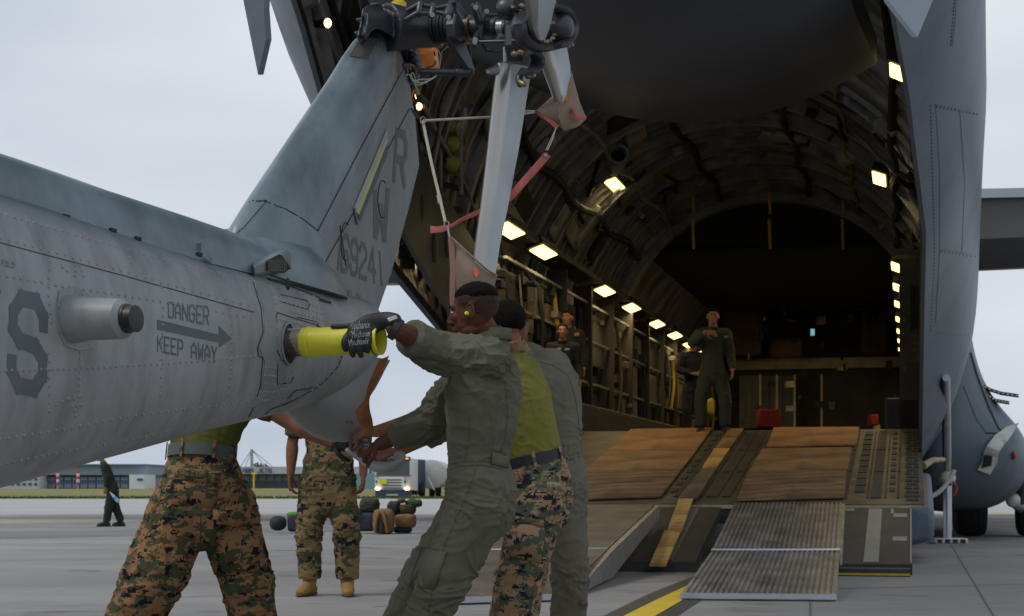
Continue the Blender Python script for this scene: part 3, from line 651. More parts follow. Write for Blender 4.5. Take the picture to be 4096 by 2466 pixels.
for k in range(11): rpad(18.7 + k * .44, 19.02 + k * .44, ucol(2060), ucol(2084)); rpad(18.75 + k * .44, 18.98 + k * .44, ucol(2143), ucol(2157))
for k in range(22):
    s0 = 18.2 + k * .242
    if k % 2: rpad(s0, s0 + .15, ucol(2180), ucol(2197)); rpad(s0, s0 + .15, ucol(2201), ucol(2215))
    else: rpad(s0, s0 + .15, ucol(2184), ucol(2212))
# centre and left strips between the plywood
for (ta, tb) in ((-3.13, -2.98), (-2.62, -2.52), (-2.45, -2.3), (-2.25, -2.12), (-2.08, -1.98), (-5.3, -5.1), (-5.0, -4.85), (-4.78, -4.68)):
    for (s0, s1) in ((18.4, 20.0), (20.06, 21.7), (21.76, 23.5)): rpad(s0, s1, ta, tb)
for k in range(11): rpad(18.6 + k * .44, 18.85 + k * .44, -2.95, -2.85, mat('olive_block', (.10, .105, .03), .7)); rpad(18.7 + k * .44, 18.95 + k * .44, -2.7, -2.64)
# edge beam, hinge lugs, blue side fairing
mb = MB(); mb.wbox(RS1 - .04, RS1 + .0, TC - 2.5, TC + 2.8, RZ1 - .05, RZ1 - .01); mb.build('edge_strip', mbeam, RAMP, smooth=False)
for k in range(13):
    t = TC - 1.55 + k * .33; MB().wbox(RS1 - .16, RS1, t, t + .03, RZ1 - .16, RZ1 - .03).build('hinge_lug', mramp, RAMP, smooth=False)
mb = MB(); mb.hexa([W(17.9, -.05, .18), W(17.9, .25, .25), W(20.5, .25, .35), W(20.5, -.05, .3), W(17.9, -.05, .6), W(17.9, .25, .6), W(20.5, .25, 1.0), W(20.5, -.05, 1.0)])
mb.build('ramp_fairing', mramp, AIR, bevel=.06)
# hinged toe plate of the ramp, dark with pale strips
mtoe = mat('toe_plate', (.032, .036, .042), .6, var=.6, scale=2.5); mstrip = mat('pale_strip', (.27, .28, .24), .6, var=.12, scale=4)
TS0, TZ0, TS1, TZ1 = 17.86, .6, 15.66, .10
tn = (W(TS0, 0, TZ0) - W(TS1, 0, TZ1)).cross(W(0, 1, 0)).normalized(); tn = tn if tn.z > 0 else -tn
def tz(s): return TZ1 + (s - TS1) * (TZ0 - TZ1) / (TS0 - TS1)
def toe(t0, t1):
    o = MB().hexa([W(TS1, t0, 0), W(TS1, t1, 0), W(TS0, t1, TZ0 - .12), W(TS0, t0, TZ0 - .12), W(TS1, t0, TZ1), W(TS1, t1, TZ1), W(TS0, t1, TZ0), W(TS0, t0, TZ0)]).build('toe_plate', mtoe, AIR, smooth=False)
    def pd(s0, s1, a, b, m_, nm): MB().slab([W(s0, a, tz(s0)), W(s0, b, tz(s0)), W(s1, b, tz(s1)), W(s1, a, tz(s1))], tn, .006).build(nm, m_, o, smooth=False)
    return o, pd
o, pd = toe(-.80, .02)
pd(15.72, 17.8, -.43, -.29, mstrip, 'pale_strip'); pd(15.7, 17.82, .0, .016, mstrip, 'edge_trim')
pd(17.45, 17.6, -.17, -.03, mstrip, 'placard'); pd(16.5, 16.65, -.17, -.03, mstrip, 'placard'); pd(17.72, 17.8, -.72, -.58, mstrip, 'placard'); pd(17.6, 17.8, -.2, -.17, mstrip, 'latch')
MB().wbox(15.35, 15.64, -.80, .0, .0, .07).build('toe_lip', mtoe, o, smooth=False); MB().wbox(15.34, 15.348, -.80, .0, .01, .03).build('yellow_edge', mys, o, smooth=False)
o, pd = toe(-2.95, -2.02)
pd(15.72, 17.8, -2.37, -2.25, mat('worn_strip', (.13, .14, .13), .6, var=.2), 'pale_strip'); pd(17.3, 17.42, -2.9, -2.72, mstrip, 'placard'); pd(16.55, 16.67, -2.9, -2.72, mstrip, 'placard')

# ---- landing gear pod, doors, wheels, jack
def pod_sec(s, k):
    base = [(.2, 4.6), (.75, 4.3), (.88, 3.6), (.97, 3.0), (1.12, 2.5), (1.36, 2.1), (1.66, 1.72), (1.82, 1.35), (1.78, .98), (1.58, .68), (1.2, .5), (.7, .46), (.2, .55), (-.05, .9), (-.05, 1.5), (-.05, 3)]
    c = (.55, 1.6); return [W(s, c[0] + (a - c[0]) * k, c[1] + (b - c[1]) * (k if b < 2.2 else k ** .35)) for a, b in base]
def pod_smooth(sec_, m=4):
    n = len(sec_); o = []
    for i in range(n):
        p0, p1, p2, p3 = sec_[i - 1], sec_[i], sec_[(i + 1) % n], sec_[(i + 2) % n]
        for k in range(m):
            t = k / m; o.append(.5 * ((2 * p1) + (p2 - p0) * t + (2 * p0 - 5 * p1 + 4 * p2 - p3) * t * t + (3 * p1 - p0 - 3 * p2 + p3) * t ** 3))
    return o
mb = MB(); mb.loft([pod_smooth(pod_sec(s + .75, k)) for s, k in ((24.05, .18), (24.1, .4), (24.25, .62), (24.5, .78), (24.9, .9), (25.4, .97), (26, 1), (28, 1.06), (30, 1.1), (32, 1.1))])
POD = mb.build('gear_pod', mgrey, AIR, sharp=60)
bp_ = bvh_of(POD)
def GP(u, v, off=0.0):
    for du in (0, -6, -12, 6, -20):
        h = hit(bp_, u + du, v)
        if h: q_ = h[0] + h[1] * off; return P(u, v, q_.y)
    return P(u, v, 24.2 - off)
mb = MB(); seam(mb, bp_, [(2336, 850), (2352, 905), (2375, 970), (2402, 1030), (2412, 1040)], 3.5, .01); mb.build('panel_seam', mblack, POD, kind='stuff', smooth=False, fix=False)
mb = MB(); seam(mb, bp_, [(2374, 1043), (2412, 1044)], 3, .01); seam(mb, bp_, [(2318, 930), (2350, 1010), (2374, 1043)], 1.2, .01); mb.build('panel_seam', mblack, POD, kind='stuff', smooth=False, fix=False)
mb = MB(); mb.ell(GP(2440, 1097, .01), (.03, 0, 0), (0, .08, 0), (0, 0, .065)); mb.build('red_marking', mred, POD)
mwh = mat('door_inner_white', (.52, .52, .48), .5, var=.25, scale=5)
Y = 24.2
mb = MB(); mb.loft([[GP(u, v, .1), GP(u2, v2, .32), GP(u2, v2 + 3, .36), GP(u, v + 3, .06)] for (u, v, u2, v2) in ((2438, 1022, 2452, 1018), (2420, 1030, 2442, 1034), (2395, 1048, 2425, 1060), (2375, 1075, 2406, 1086), (2367, 1092, 2402, 1098))]); mb.build('gear_door', mwh, AIR)
mb = MB(); mb.slab([GP(2368, 1090, .02), GP(2402, 1092, .02), GP(2400, 1115, .02), GP(2382, 1143, .02), GP(2352, 1132, .02), GP(2362, 1115, .02)], (0, -1, 0), .03); o = mb.build('door_bay', mwh, AIR, smooth=False)
MB().slab([GP(2370, 1096, .06), GP(2388, 1098, .06), GP(2386, 1122, .06), GP(2362, 1128, .06)], (0, -1, 0), .015).build('bay_opening', mblack, o, smooth=False)
for (pts) in ([(2366, 925), (2385, 935), (2410, 943), (2452, 949)], [(2372, 945), (2395, 960), (2430, 966)]):
    mb = MB(); mb.loft([[P(u, v, 24.6), P(u, v + 6, 24.5), P(u, v + 9, 24.9), P(u, v + 3, 25)] for u, v in pts]); o = mb.build('open_vane', mblack, AIR)
    for j in range(8):
        a, b = pts[0], pts[-1]; t = (j + .5) / 8; u = a[0] + (b[0] - a[0]) * t; v = interp(pts, u) + 4; MB().box(P(u, v, 24.45), (.012, 0, 0), (0, .02, 0), (0, 0, .012)).build('vane_hole', mwh, o, smooth=False)
mtyre = mat('tyre_rubber', (.018, .018, .019), .75, var=.3, scale=8)
def wheel(c, ax, r, wd, parent, name='wheel'):
    ax = V(ax).normalized(); mb = MB(); rings = []; x = ax.orthogonal().normalized(); y = ax.cross(x); n = 32
    for a, q in ((-.5, .55), (-.5, .82), (-.44, .94), (-.3, .99), (-.22, 1), (-.2, .985), (-.18, 1), (-.02, 1), (0, .985), (.02, 1), (.18, 1), (.2, .985), (.22, 1), (.3, .99), (.44, .94), (.5, .82), (.5, .55)):
        rings.append([c + ax * wd * a + (x * math.cos(6.2832 * k / n) + y * math.sin(6.2832 * k / n)) * r * q for k in range(n)])
    mb.loft(rings); o = mb.build(name, mtyre, parent)
    MB().tube([c - ax * wd * .46, c + ax * wd * .46], r * .54, n=24).build('rim', mrib, o); return o
for (s, t) in ((27.9, .98), (27.9, 1.95), (26.2, -.2), (29.6, .98), (27.9, -6.3), (27.9, -7.2)): wheel(W(s, t, .6), W(0, 1, 0), .6, .5, AIR)
wheel(W(21.5, -.25, .28), W(0, 1, 0), .28, .3, AIR)
# gear leg bits
MB().tube([P(2430, 1180, 26), P(2440, 1210, 26), P(2462, 1225, 26)], .08, n=8, sub=3).build('gear_link', mrib, AIR); MB().ell(P(2440, 1205, 26), (.13, 0, 0), (0, .1, 0), (0, 0, .12)).build('gear_hub', mwh, AIR)
MB().tube([P(2462, 1120, 26), P(2455, 1230, 26)], .07, n=8).build('gear_leg', mblack, AIR)
# jack
Y = 23.4; mchrome = mat('jack_metal', (.50, .53, .58), .28, metal=.7, var=.1, scale=3)
MB().tube([P(2278, 910, 19.6), P(2281, 1098, Y)], [.045, .055], n=16).build('strut', mat('strut_paint', (.55, .58, .64), .35), AIR)
MB().tube([P(2270, 925, 19.7), P(2272, 1098, Y + .02)], .02, n=8).build('hydraulic_line', mblack, AIR)
MB().tube([P(2281, 1098, Y), P(2281, 1140, Y)], [.06, .045], n=12).build('strut_clevis', mrib, AIR)
MB().ell(P(2281, 1152, Y), (.12, 0, 0), (0, .12, 0), (0, 0, .11), 14, 10).build('strut_collar', mwh, AIR)
MB().tube([P(2281, 1162, Y), P(2281, 1300, Y)], .062, n=16).build('jack_leg', mchrome, AIR)
c = P(2282, 1303, Y); c.z = .04; MB().box(c, (.24, 0, 0), (0, .2, 0), (0, 0, .04)).build('jack_foot', mwh, AIR, bevel=.02)
for i in range(4): MB().box(c + V((-.17 + i * .11, -.2, 0)), (.035, 0, 0), (0, .006, 0), (0, 0, .025)).build('foot_opening', mblack, AIR, smooth=False)
mb = MB(); mb.tube([P(2232, 1200, Y - .1), P(2260, 1185, Y - .1), P(2282, 1160, Y - .1), P(2298, 1132, Y - .1)], .035, n=8, sub=3); mb.build('curved_link', mwh, AIR)
MB().tube([P(2222, 1122, 20.8), P(2245, 1108, 21), P(2272, 1107, 22)], [.05, .04, .03], n=8).build('ramp_arm', mbeam, AIR)
MB().tube([P(2294, 1160, Y - .1), P(2304, 1175, Y - .1), P(2296, 1195, Y - .1)], .012, n=6, sub=3).build('red_hose', mred, AIR)
for i in range(5): MB().box(P(2240 + i * 11, 1188 - i * 6, Y - .05), (.03, 0, 0), (0, .03, 0), (0, 0, .035)).build('cable_clamp', mblack, AIR, bevel=.005)
# seal strip on the right door edge
mb = MB(); mb.tube([P(2228, 790, 18.6), P(2226, 870, 19.3), P(2224, 960, 20.8), P(2218, 1040, 22), P(2214, 1060, 22)], .035, n=8, sub=3); mb.build('door_seal', mblack, AIR)
mb = MB(); mb.tube([P(2235, 785, 18.5), P(2233, 870, 19.2), P(2232, 945, 20.4), P(2228, 1050, 21.8)], .022, n=8, sub=3); mb.build('seal_bead', mwh, AIR)
mb = MB(); mb.tube([P(2232, 953, 20.5), P(2260, 930, 20.5), P(2278, 912, 21)], .02, n=8, sub=3); mb.build('seal_bead', mwh, AIR)
# wings
mwing = mat('wing_grey', (.12, .115, .11), .5, var=.1, scale=.5)
for sd_ in (1, -1):
    a = TC + sd_ * 3.3; b = TC + sd_ * 25
    sc0 = [(33.2, 6.5), (33.3, 5.7), (34.2, 5.2), (36, 5.4), (42, 6.4), (43.5, 7.0), (42, 7.4), (37, 7.2), (34, 6.75)]
    mb = MB(); mb.loft([[W(s, a, z) for s, z in sc0], [W(s - 2.5 + (s - 33) * -.4 + 2, b, z * .3 + 7.0 * .7 - .85) for s, z in sc0]]); mb.build('wing', mwing, AIR, sharp=40)
    MB().hexa([W(33.0, a, 6.48), W(33.0, b, 6.0), W(36, b, 6.22), W(36, a, 6.8), W(33.0, a, 6.66), W(33.0, b, 6.15), W(36, b, 6.35), W(36, a, 7.0)]).build('wing_flap', mgrey2, AIR, smooth=False)

# ---------------------------------------------------------------- aluminium loading ramps, plywood, planks
malu = mat('tread_aluminium', (.36, .35, .34), .42, metal=.55, var=.45, scale=4, stretch=(1, 1, 1), c2=(.13, .12, .115))
def alu(pts, label, nr_=26, malu=malu):
    """pts: top-left, top-right, kink-right, kink-left, bottom-right, bottom-left"""
    TL, TR, KR, KL, BR, BL = pts
    r = empty('loading_ramp', (BL + BR) / 2, label, 'loading ramp', 'aluminium loading ramps')
    nrib = nr_
    for nm, (a, b, c, d) in (('upper_plate', (TL, TR, KR, KL)), ('lower_plate', (KL, KR, BR, BL))):
        n = (b - a).cross(d - a).normalized(); n = n if n.z > 0 else -n
        pl = MB().slab([a - n * .03, b - n * .03, c - n * .03, d - n * .03], n, .028).build(nm, malu, r, smooth=False)
        mb = MB()
        for k in range(nrib):
            t0 = (k + .2) / nrib; t1 = (k + .75) / nrib
            mb.slab([lerp(a, b, t0), lerp(a, b, t1), lerp(d, c, t1), lerp(d, c, t0)], n, .014)
        mb.build('tread_ribs', malu, pl, kind='stuff', smooth=False)
    MB().tube([KL + V((0, 0, .012)), KR + V((0, 0, .012))], .016, n=8).build('hinge', mchrome, r)
    MB().box((BL + BR) / 2, (BR - BL) / 2, (0, .02, 0), (0, 0, .02)).build('front_lip', mchrome, r, smooth=False)
    return r
def zray(u, v, z): return ground(u, v, z)
AR = [P(1767, 1214, 17.2), P(2029, 1213, 17.05), P(2022, 1328, 14.1), P(1712, 1328, 14.15), zray(2013, 1437, .035), zray(1638, 1434, .035)]
r1 = alu(AR, 'right aluminium loading ramp, fully in view, with ribbed treads')
for e in (AR,):
    mb = MB(); mb.slab([e[1], e[2], e[2] + V((0, 0, -.12)), e[1] + V((0, 0, -.12))], (1, 0, 0), .02); mb.build('side_plate', malu, r1, smooth=False)
dx = (W(0, -2.52, 0)); AL = [p + W(0, -2.52, 0) * 1.0 for p in AR]
AL = [P(1335, 1219, 17.6), P(1576, 1217, 17.2), P(1462, 1325, 14.2), P(1160, 1328, 14.4), zray(1345, 1437, .035), zray(1052, 1447, .035)]
r2 = alu(AL, 'left aluminium loading ramp, half hidden behind the pulling crew', 44, mat('ramp_worn', (.22, .19, .165), .5, metal=.3, var=.5, scale=3, c2=(.10, .085, .07)))
mside = mat('worn_aluminium', (.26, .26, .26), .4, metal=.4, var=.3, scale=8)
tr, kr, br = AL[1], AL[2], ground(1365, 1432, .02)
mb = MB(); lo = [tr + V((0, 0, -.14)), ground(1410, 1395, 0.02) + V((0, .35, .05)), br]
kl_ = ground(1410, 1395, .02); kl_ = V((kr.x, kr.y, .04)); mb.slab([tr, lo[0], kl_, kr], (1, .1, 0), .05); mb.slab([kr, kl_, br + V((0, 0, -.02)), br], (1, .1, 0), .05); sp = mb.build('side_plate', mside, r2, smooth=False)
for (u, v) in ((1518, 1268), (1480, 1297), (1444, 1328), (1420, 1350), (1398, 1367)):
    p = on_plane(u, v, tr, (lo[1] - tr).cross(kr - tr).normalized()); MB().box(p + V((.03, 0, 0)), (.03, 0, 0), (0, .045, .01), (0, 0, .035)).build('side_slot', mblack, sp, smooth=False)
# plywood
def ply(nm, c, c2, ring=8, dark=.5):
    if nm in MATS: return MATS[nm]
    m = mat(nm, c, .75, var=.3, scale=1.3, c2=c2, bump=.001, bscale=30); t = m.node_tree; b = t.nodes['Principled BSDF']
    wv = t.nodes.new('ShaderNodeTexWave'); wv.wave_type = 'RINGS'; wv.inputs['Scale'].default_value = ring; wv.inputs['Distortion'].default_value = 7; wv.inputs['Detail'].default_value = 2; wv.inputs['Detail Scale'].default_value = .8
    mp_ = t.nodes.new('ShaderNodeMapping'); mp_.inputs['Scale'].default_value = (.8, .5, .8); tc_ = t.nodes.new('ShaderNodeTexCoord'); t.links.new(tc_.outputs['Object'], mp_.inputs[0]); t.links.new(mp_.outputs[0], wv.inputs['Vector'])
    r3 = t.nodes.new('ShaderNodeValToRGB'); r3.color_ramp.elements[0].color = (dark, dark, dark, 1); r3.color_ramp.elements[1].position = .5; t.links.new(wv.outputs['Fac'], r3.inputs[0])
    nz = t.nodes.new('ShaderNodeTexNoise'); nz.inputs['Scale'].default_value = 1.7; nz.inputs['Detail'].default_value = 8; nz.inputs['Roughness'].default_value = .7; t.links.new(tc_.outputs['Object'], nz.inputs['Vector'])
    r4 = t.nodes.new('ShaderNodeValToRGB'); r4.color_ramp.elements[0].position = .38; r4.color_ramp.elements[1].position = .56; r4.color_ramp.elements[0].color = (.45, .42, .40, 1); t.links.new(nz.outputs['Fac'], r4.inputs[0])
    m5 = t.nodes.new('ShaderNodeMixRGB'); m5.blend_type = 'MULTIPLY'; m5.inputs[0].default_value = .85; t.links.new(r3.outputs[0], m5.inputs[1]); t.links.new(r4.outputs[0], m5.inputs[2]); r3 = m5
    mu = t.nodes.new('ShaderNodeMixRGB'); mu.blend_type = 'MULTIPLY'; mu.inputs[0].default_value = .8; src = b.inputs['Base Color'].links[0].from_socket
    t.links.new(src, mu.inputs[1]); t.links.new(r3.outputs[0], mu.inputs[2]); t.links.new(mu.outputs[0], b.inputs['Base Color']); return m
PA = ply('plywood_orange', (.42, .215, .10), (.32, .16, .075), 1.2, .9); PB = ply('plywood_brown', (.33, .195, .105), (.21, .12, .065), 1.2, .85); PC = ply('plywood_dark', (.25, .15, .09), (.13, .075, .05), 2.2, .4)
PL_ = [([(1519, 1038), (1714, 1035), (1676, 1089), (1462, 1090)], PA, 'smooth orange plywood sheet at the top left of the ramp'),
       ([(1462, 1091), (1676, 1090), (1640, 1136), (1405, 1139)], PB, 'brown plywood sheet in the middle of the left column on the ramp'),
       ([(1403, 1140), (1639, 1137), (1590, 1201), (1330, 1209)], PC, 'dark stained plywood sheet at the bottom left of the ramp'),
       ([(1863, 1034), (2068, 1033), (2062, 1076), (1845, 1080)], PA, 'orange plywood sheet at the top right of the ramp'),
       ([(1836, 1085), (2050, 1082), (2040, 1136), (1804, 1139)], PB, 'tan plywood sheet in the middle of the right column on the ramp'),
       ([(1802, 1140), (2038, 1137), (2033, 1203), (1773, 1210)], PC, 'dark swirly-grained plywood sheet at the bottom right of the ramp')]
for pts, m_, lb in PL_:
    o = MB().slab([onr(*p) + rn * .014 for p in pts], rn, .018).build('plywood_sheet', m_, label=lb, cat='plywood sheet', group='plywood sheets on the ramp', smooth=False)
PW = ply('pine_plank', (.62, .40, .14), (.52, .31, .10), 5, .7); PG = ply('grey_plank', (.16, .12, .09), (.09, .07, .055), 5, .6)
for pts, m_, lb in (([(1720, 1085), (1757, 1085), (1724, 1132), (1690, 1132)], PW, 'pale yellow wood board lying on the upper ramp'),
                    ([(1755, 1037), (1790, 1037), (1757, 1084), (1722, 1084)], PB, 'brown wood board at the crest of the ramp'),
                    ([(1690, 1134), (1724, 1134), (1677, 1207), (1631, 1208)], PG, 'weathered grey-brown board on the lower ramp')):
    MB().slab([onr(*p) + rn * .014 for p in pts], rn, .02).build('wood_board', m_, label=lb, cat='board', group='wood boards down the ramp centre', smooth=False)
ont = lambda u, v: on_plane(u, v, W(TS0, 0, TZ0), tn)
for pts, lb in (([(1634, 1210), (1668, 1209), (1640, 1290), (1605, 1288)], 'pine plank across the ramp hinge, upper of two on the toe plate'),
                ([(1600, 1286), (1637, 1291), (1603, 1370), (1564, 1369)], 'knotty pine plank at the foot of the toe plate')):
    MB().slab([ont(*p) + tn * .02 for p in pts], tn, .022).build('wood_plank', PW, label=lb, cat='plank', group='pine planks on the toe plate', smooth=False)
# ================================================================ HELICOPTER TAIL
AX = V((.345, .938, 0)).normalized(); LN = V((.938, -.345, 0)).normalized()      # boom axis (aft) and side facing us
HP0 = V((-1.0, 7.3, 0))
def hq(u, v): return on_plane(u, v, HP0, LN)          # photo point -> point in the boom's middle plane
def hv(u, v, off): return on_plane(u, v, HP0 + LN * off, LN)
HEL = empty('helicopter', V((-2.2, 4.0, 0)), 'grey military utility helicopter tail boom and fin pushed towards the ramp', 'helicopter')
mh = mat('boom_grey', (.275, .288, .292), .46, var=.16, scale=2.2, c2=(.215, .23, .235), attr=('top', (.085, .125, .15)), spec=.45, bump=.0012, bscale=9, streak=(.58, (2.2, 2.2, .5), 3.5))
mhb = mat('fin_blue_grey', (.18, .23, .25), .36, var=.22, scale=2.5, spec=.5, c2=(.115, .155, .175), bump=.001, bscale=6, streak=(.62, (1, 1, .6), 4))
mhf = mat('fin_side_grey', (.205, .225, .235), .5, var=.18, scale=3, streak=(.72, (2, 2, .5), 4))
mletter = mat('stencil_grey', (.092, .115, .122), .6, var=.12, scale=10)
mdk = mat('dark_gap', (.012, .013, .014), .7)
mriv = mat('rivet_heads', (.245, .255, .26), .4, var=.1, scale=30)
mgb = mat('gearbox_black', (.028, .031, .042), .38, var=.35, scale=8, spec=.6, bump=.001, bscale=30)
mmet = mat('bare_metal', (.42, .40, .38), .32, metal=.8, var=.3, scale=12)
def TY(u):
    return next(latpt(d / 1000) for d in range(0, 900) if u_of(latpt(d / 1000)) > u)
mbrass = mat('bronze_fitting', (.26, .17, .09), .4, metal=.6, var=.3, scale=20)
TOPV = [(-700, 300), (-300, 392), (0, 480), (180, 537), (400, 606), (600, 656), (790, 706), (840, 720)]
BOTV = [(-700, 1390), (-300, 1245), (0, 1166), (100, 1137), (240, 1100), (430, 1048), (560, 1016), (640, 999), (700, 982), (760, 955), (800, 925), (826, 893), (840, 880)]
WID = [(-700, .40), (0, .34), (400, .28), (640, .25), (840, .21)]
def boom_ring(u, sc_=1.0, n=56, ex=2.5):
    t = hq(u, interp(TOPV, u)); b = hq(u, interp(BOTV, u)); c = (t + b) / 2; h = (t.z - b.z) / 2 * sc_; wd = interp(WID, u) * sc_; r = []
    for k in range(n):
        a = 2 * math.pi * k / n; ca, sa_ = math.cos(a), math.sin(a)
        r.append(c + LN * wd * math.copysign(abs(ca) ** (2 / ex), ca) + V((0, 0, 1)) * h * math.copysign(abs(sa_) ** (2 / ex), sa_))
    return r
us = [-650 + i * 50 for i in range(25)] + [600 + i * 12 for i in range(20)]
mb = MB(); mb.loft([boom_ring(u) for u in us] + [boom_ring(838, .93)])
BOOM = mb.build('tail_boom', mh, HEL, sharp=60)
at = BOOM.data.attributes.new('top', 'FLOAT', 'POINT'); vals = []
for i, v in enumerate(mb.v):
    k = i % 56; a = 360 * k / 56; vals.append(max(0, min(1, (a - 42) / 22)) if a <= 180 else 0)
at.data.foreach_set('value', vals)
bb = bvh_of(BOOM)
# wide joint plates and doubler strips (raised skins)
def patch(poly, th, name, m, bv=None, parent=HEL, off=0):
    """plate following a surface: outline in photo points, cut to strips"""
    bv = bv or bb; mb = MB(); n = len(poly) // 2; A_, B_ = poly[:n], poly[n:][::-1]; rows = []
    for a, b in zip(A_, B_):
        row = []
        for j in range(7):
            t = j / 6; h = hit(bv, a[0] + (b[0] - a[0]) * t, a[1] + (b[1] - a[1]) * t)
            if h is None: h = rows[-1][j] if rows else None
            if h is None: return None
            row.append(h)
        rows.append(row)
    k = [[h[0] + h[1] * (off + th) for h in r] for r in rows]; l = [[h[0] + h[1] * (off - .002) for h in r] for r in rows]
    mb.loft([x + y[::-1] for x, y in zip(k, l)]); return mb.build(name, m, parent)
mhs = mat('boom_strap', (.205, .22, .225), .45, var=.15, scale=5)
patch([(606, 663), (618, 700), (632, 740), (636, 800), (622, 838), (636, 870), (628, 930), (612, 985), (601, 1003), (628, 1001), (636, 985), (655, 930), (658, 870), (664, 838), (664, 800), (662, 740), (652, 700), (640, 670)], .004, 'joint_strap', mhs)
patch([(666, 752), (667, 850), (676, 868), (700, 868), (712, 856), (714, 838), (790, 838), (795, 838), (795, 762), (790, 760), (714, 756), (712, 753), (700, 752), (676, 752)][:7] + [(795, 830), (795, 826), (795, 820), (795, 800), (792, 780), (790, 766), (780, 760)], .003, 'socket_plate', mh) if False else None
# seams
mb = MB(); 
SE = [[(0, 585), (300, 665), (610, 752)], [(603, 660), (615, 700), (628, 742), (633, 800), (619, 838), (622, 858), (632, 862), (626, 930), (608, 985), (598, 1004)],
      [(664, 838), (664, 765), (668, 753), (712, 768), (760, 782), (778, 792)], [(664, 838), (678, 868), (700, 872), (712, 858), (716, 850), (826, 848)], [(668, 878), (667, 925), (700, 922), (706, 908)],
      [(826, 848), (815, 880), (790, 910), (760, 935), (715, 960), (690, 972), (650, 986), (638, 998)], [(692, 960), (700, 952), (712, 940), (745, 936), (752, 932)], [(715, 764), (765, 776), (765, 800)], [(600, 660), (700, 690), (780, 722)],
      [(676, 727), (740, 745), (745, 735), (738, 724), (676, 710)]]
for q in SE: seam(mb, bb, q, 2.0)
mb.build('skin_seams', mdk, BOOM, kind='stuff', smooth=False, fix=False)
# rivets
mb = MB(); RV = 18.5
RL = [([(0, 573), (150, 613), (300, 654), (450, 697), (606, 738)], 20), ([(0, 662), (150, 690), (300, 712), (450, 737), (607, 766)], 17), ([(0, 893), (200, 887), (400, 875), (620, 858)], 14), ([(0, 1058), (150, 1035), (300, 1005), (450, 985), (612, 968)], 19.5),
      ([(0, 1120), (150, 1088), (300, 1062), (450, 1030), (600, 1004)], 17), ([(0, 514), (150, 557), (300, 600), (450, 640), (600, 675), (780, 720)], 17),
      ([(178, 960), (182, 1010)], 14), ([(192, 850), (190, 962)], 15), ([(182, 638), (178, 668)], 13), ([(119, 628), (115, 700), (122, 780)], 21), ([(118, 850), (119, 990)], 20), ([(391, 740), (390, 850), (385, 960)], 21), ([(553, 740), (558, 850), (549, 960)], 21),
      ([(312, 621), (314, 634)], 11), ([(387, 682), (389, 700)], 10), ([(191, 640), (200, 665)], 13), ([(150, 643), (170, 660)], 14), ([(135, 975), (175, 955), (205, 950)], 16), ([(175, 978), (195, 975)], 10),
      ([(716, 845), (824, 842)], 7), ([(670, 768), (716, 780), (745, 790)], 6.5), ([(668, 775), (740, 795)], 200), ([(650, 843), (664, 845)], 7), ([(824, 850), (808, 890), (780, 920), (740, 948), (700, 962)], 17), ([(712, 860), (700, 900), (690, 930), (660, 955)], 17),
      ([(670, 945), (760, 925)], 10), ([(612, 700), (700, 718), (780, 745)], 12), ([(615, 712), (665, 722), (780, 757)], 11), ([(754, 738), (756, 776)], 12), ([(762, 740), (764, 780)], 12), ([(700, 750), (780, 772)], 9)]
for q, st in RL: rivets(mb, bb, q, st, .0070)
for r_ in range(14):
    y = 728 + r_ * 19.5
    if 820 < y < 868: continue
    u0 = interp([(700, 634), (760, 641), (830, 640), (868, 640), (930, 634), (1000, 612)], y); rivets(mb, bb, [(u0, y), (u0 + 27, y + 3)], 6.6, .0068)
for r_ in range(4): rivets(mb, bb, [(612 + r_ * 2, 985 - r_ * 13), (690 - r_ * 3, 964 - r_ * 14)], 7, .006)
mb.build('rivets', mriv, BOOM, kind='stuff', sharp=None, fix=False)
# lettering on the boom
mb = MB()
decal(mb, bb, 'S', [(24, 692), (116, 712), (112, 962), (14, 943)], 1.15, 0, k=5); decal(mb, bb, 'TT', [(-150, 660), (3, 697), (3, 782), (-150, 760)], 1.0, k=3)
mb.build('letters', mletter, BOOM, kind='stuff', smooth=False, fix=False)
mb = MB(); decal(mb, bb, 'DANGER', [(404, 726), (503, 738), (503, 785), (404, 766)], .85, 1.7); decal(mb, bb, 'KEEP AWAY', [(378, 806), (522, 835), (522, 876), (378, 848)], .85, 1.7)
lay_quad(mb, bb, [V((378, 794)), V((526, 825)), V((526, 806)), V((378, 770))], .0012, 8); 
for q in ([(526, 838), (558, 816), (526, 784)],):
    for j in range(5):
        t0, t1 = j / 5, (j + 1) / 5
        lay_quad(mb, bb, [V((526 + 32 * t0, 838 - 22 * t0)), V((526 + 32 * t1, 838 - 22 * t1)), V((526 + 32 * t1, 784 + 32 * t1)), V((526 + 32 * t0, 784 + 32 * t0))], .0012, 1)
mb.build('danger_marking', mletter, BOOM, kind='stuff', smooth=False, fix=False)
mb = MB(); decal(mb, bb, 'E FOLD', [(-12, 623), (34, 633), (34, 647), (-12, 637)], .7, 1.8, k=2); decal(mb, bb, 'NO', [(186, 714), (200, 719), (200, 727), (186, 722)], .8, 1.6, k=2); mb.build('small_stencil', mletter, BOOM, kind='stuff', smooth=False, fix=False)
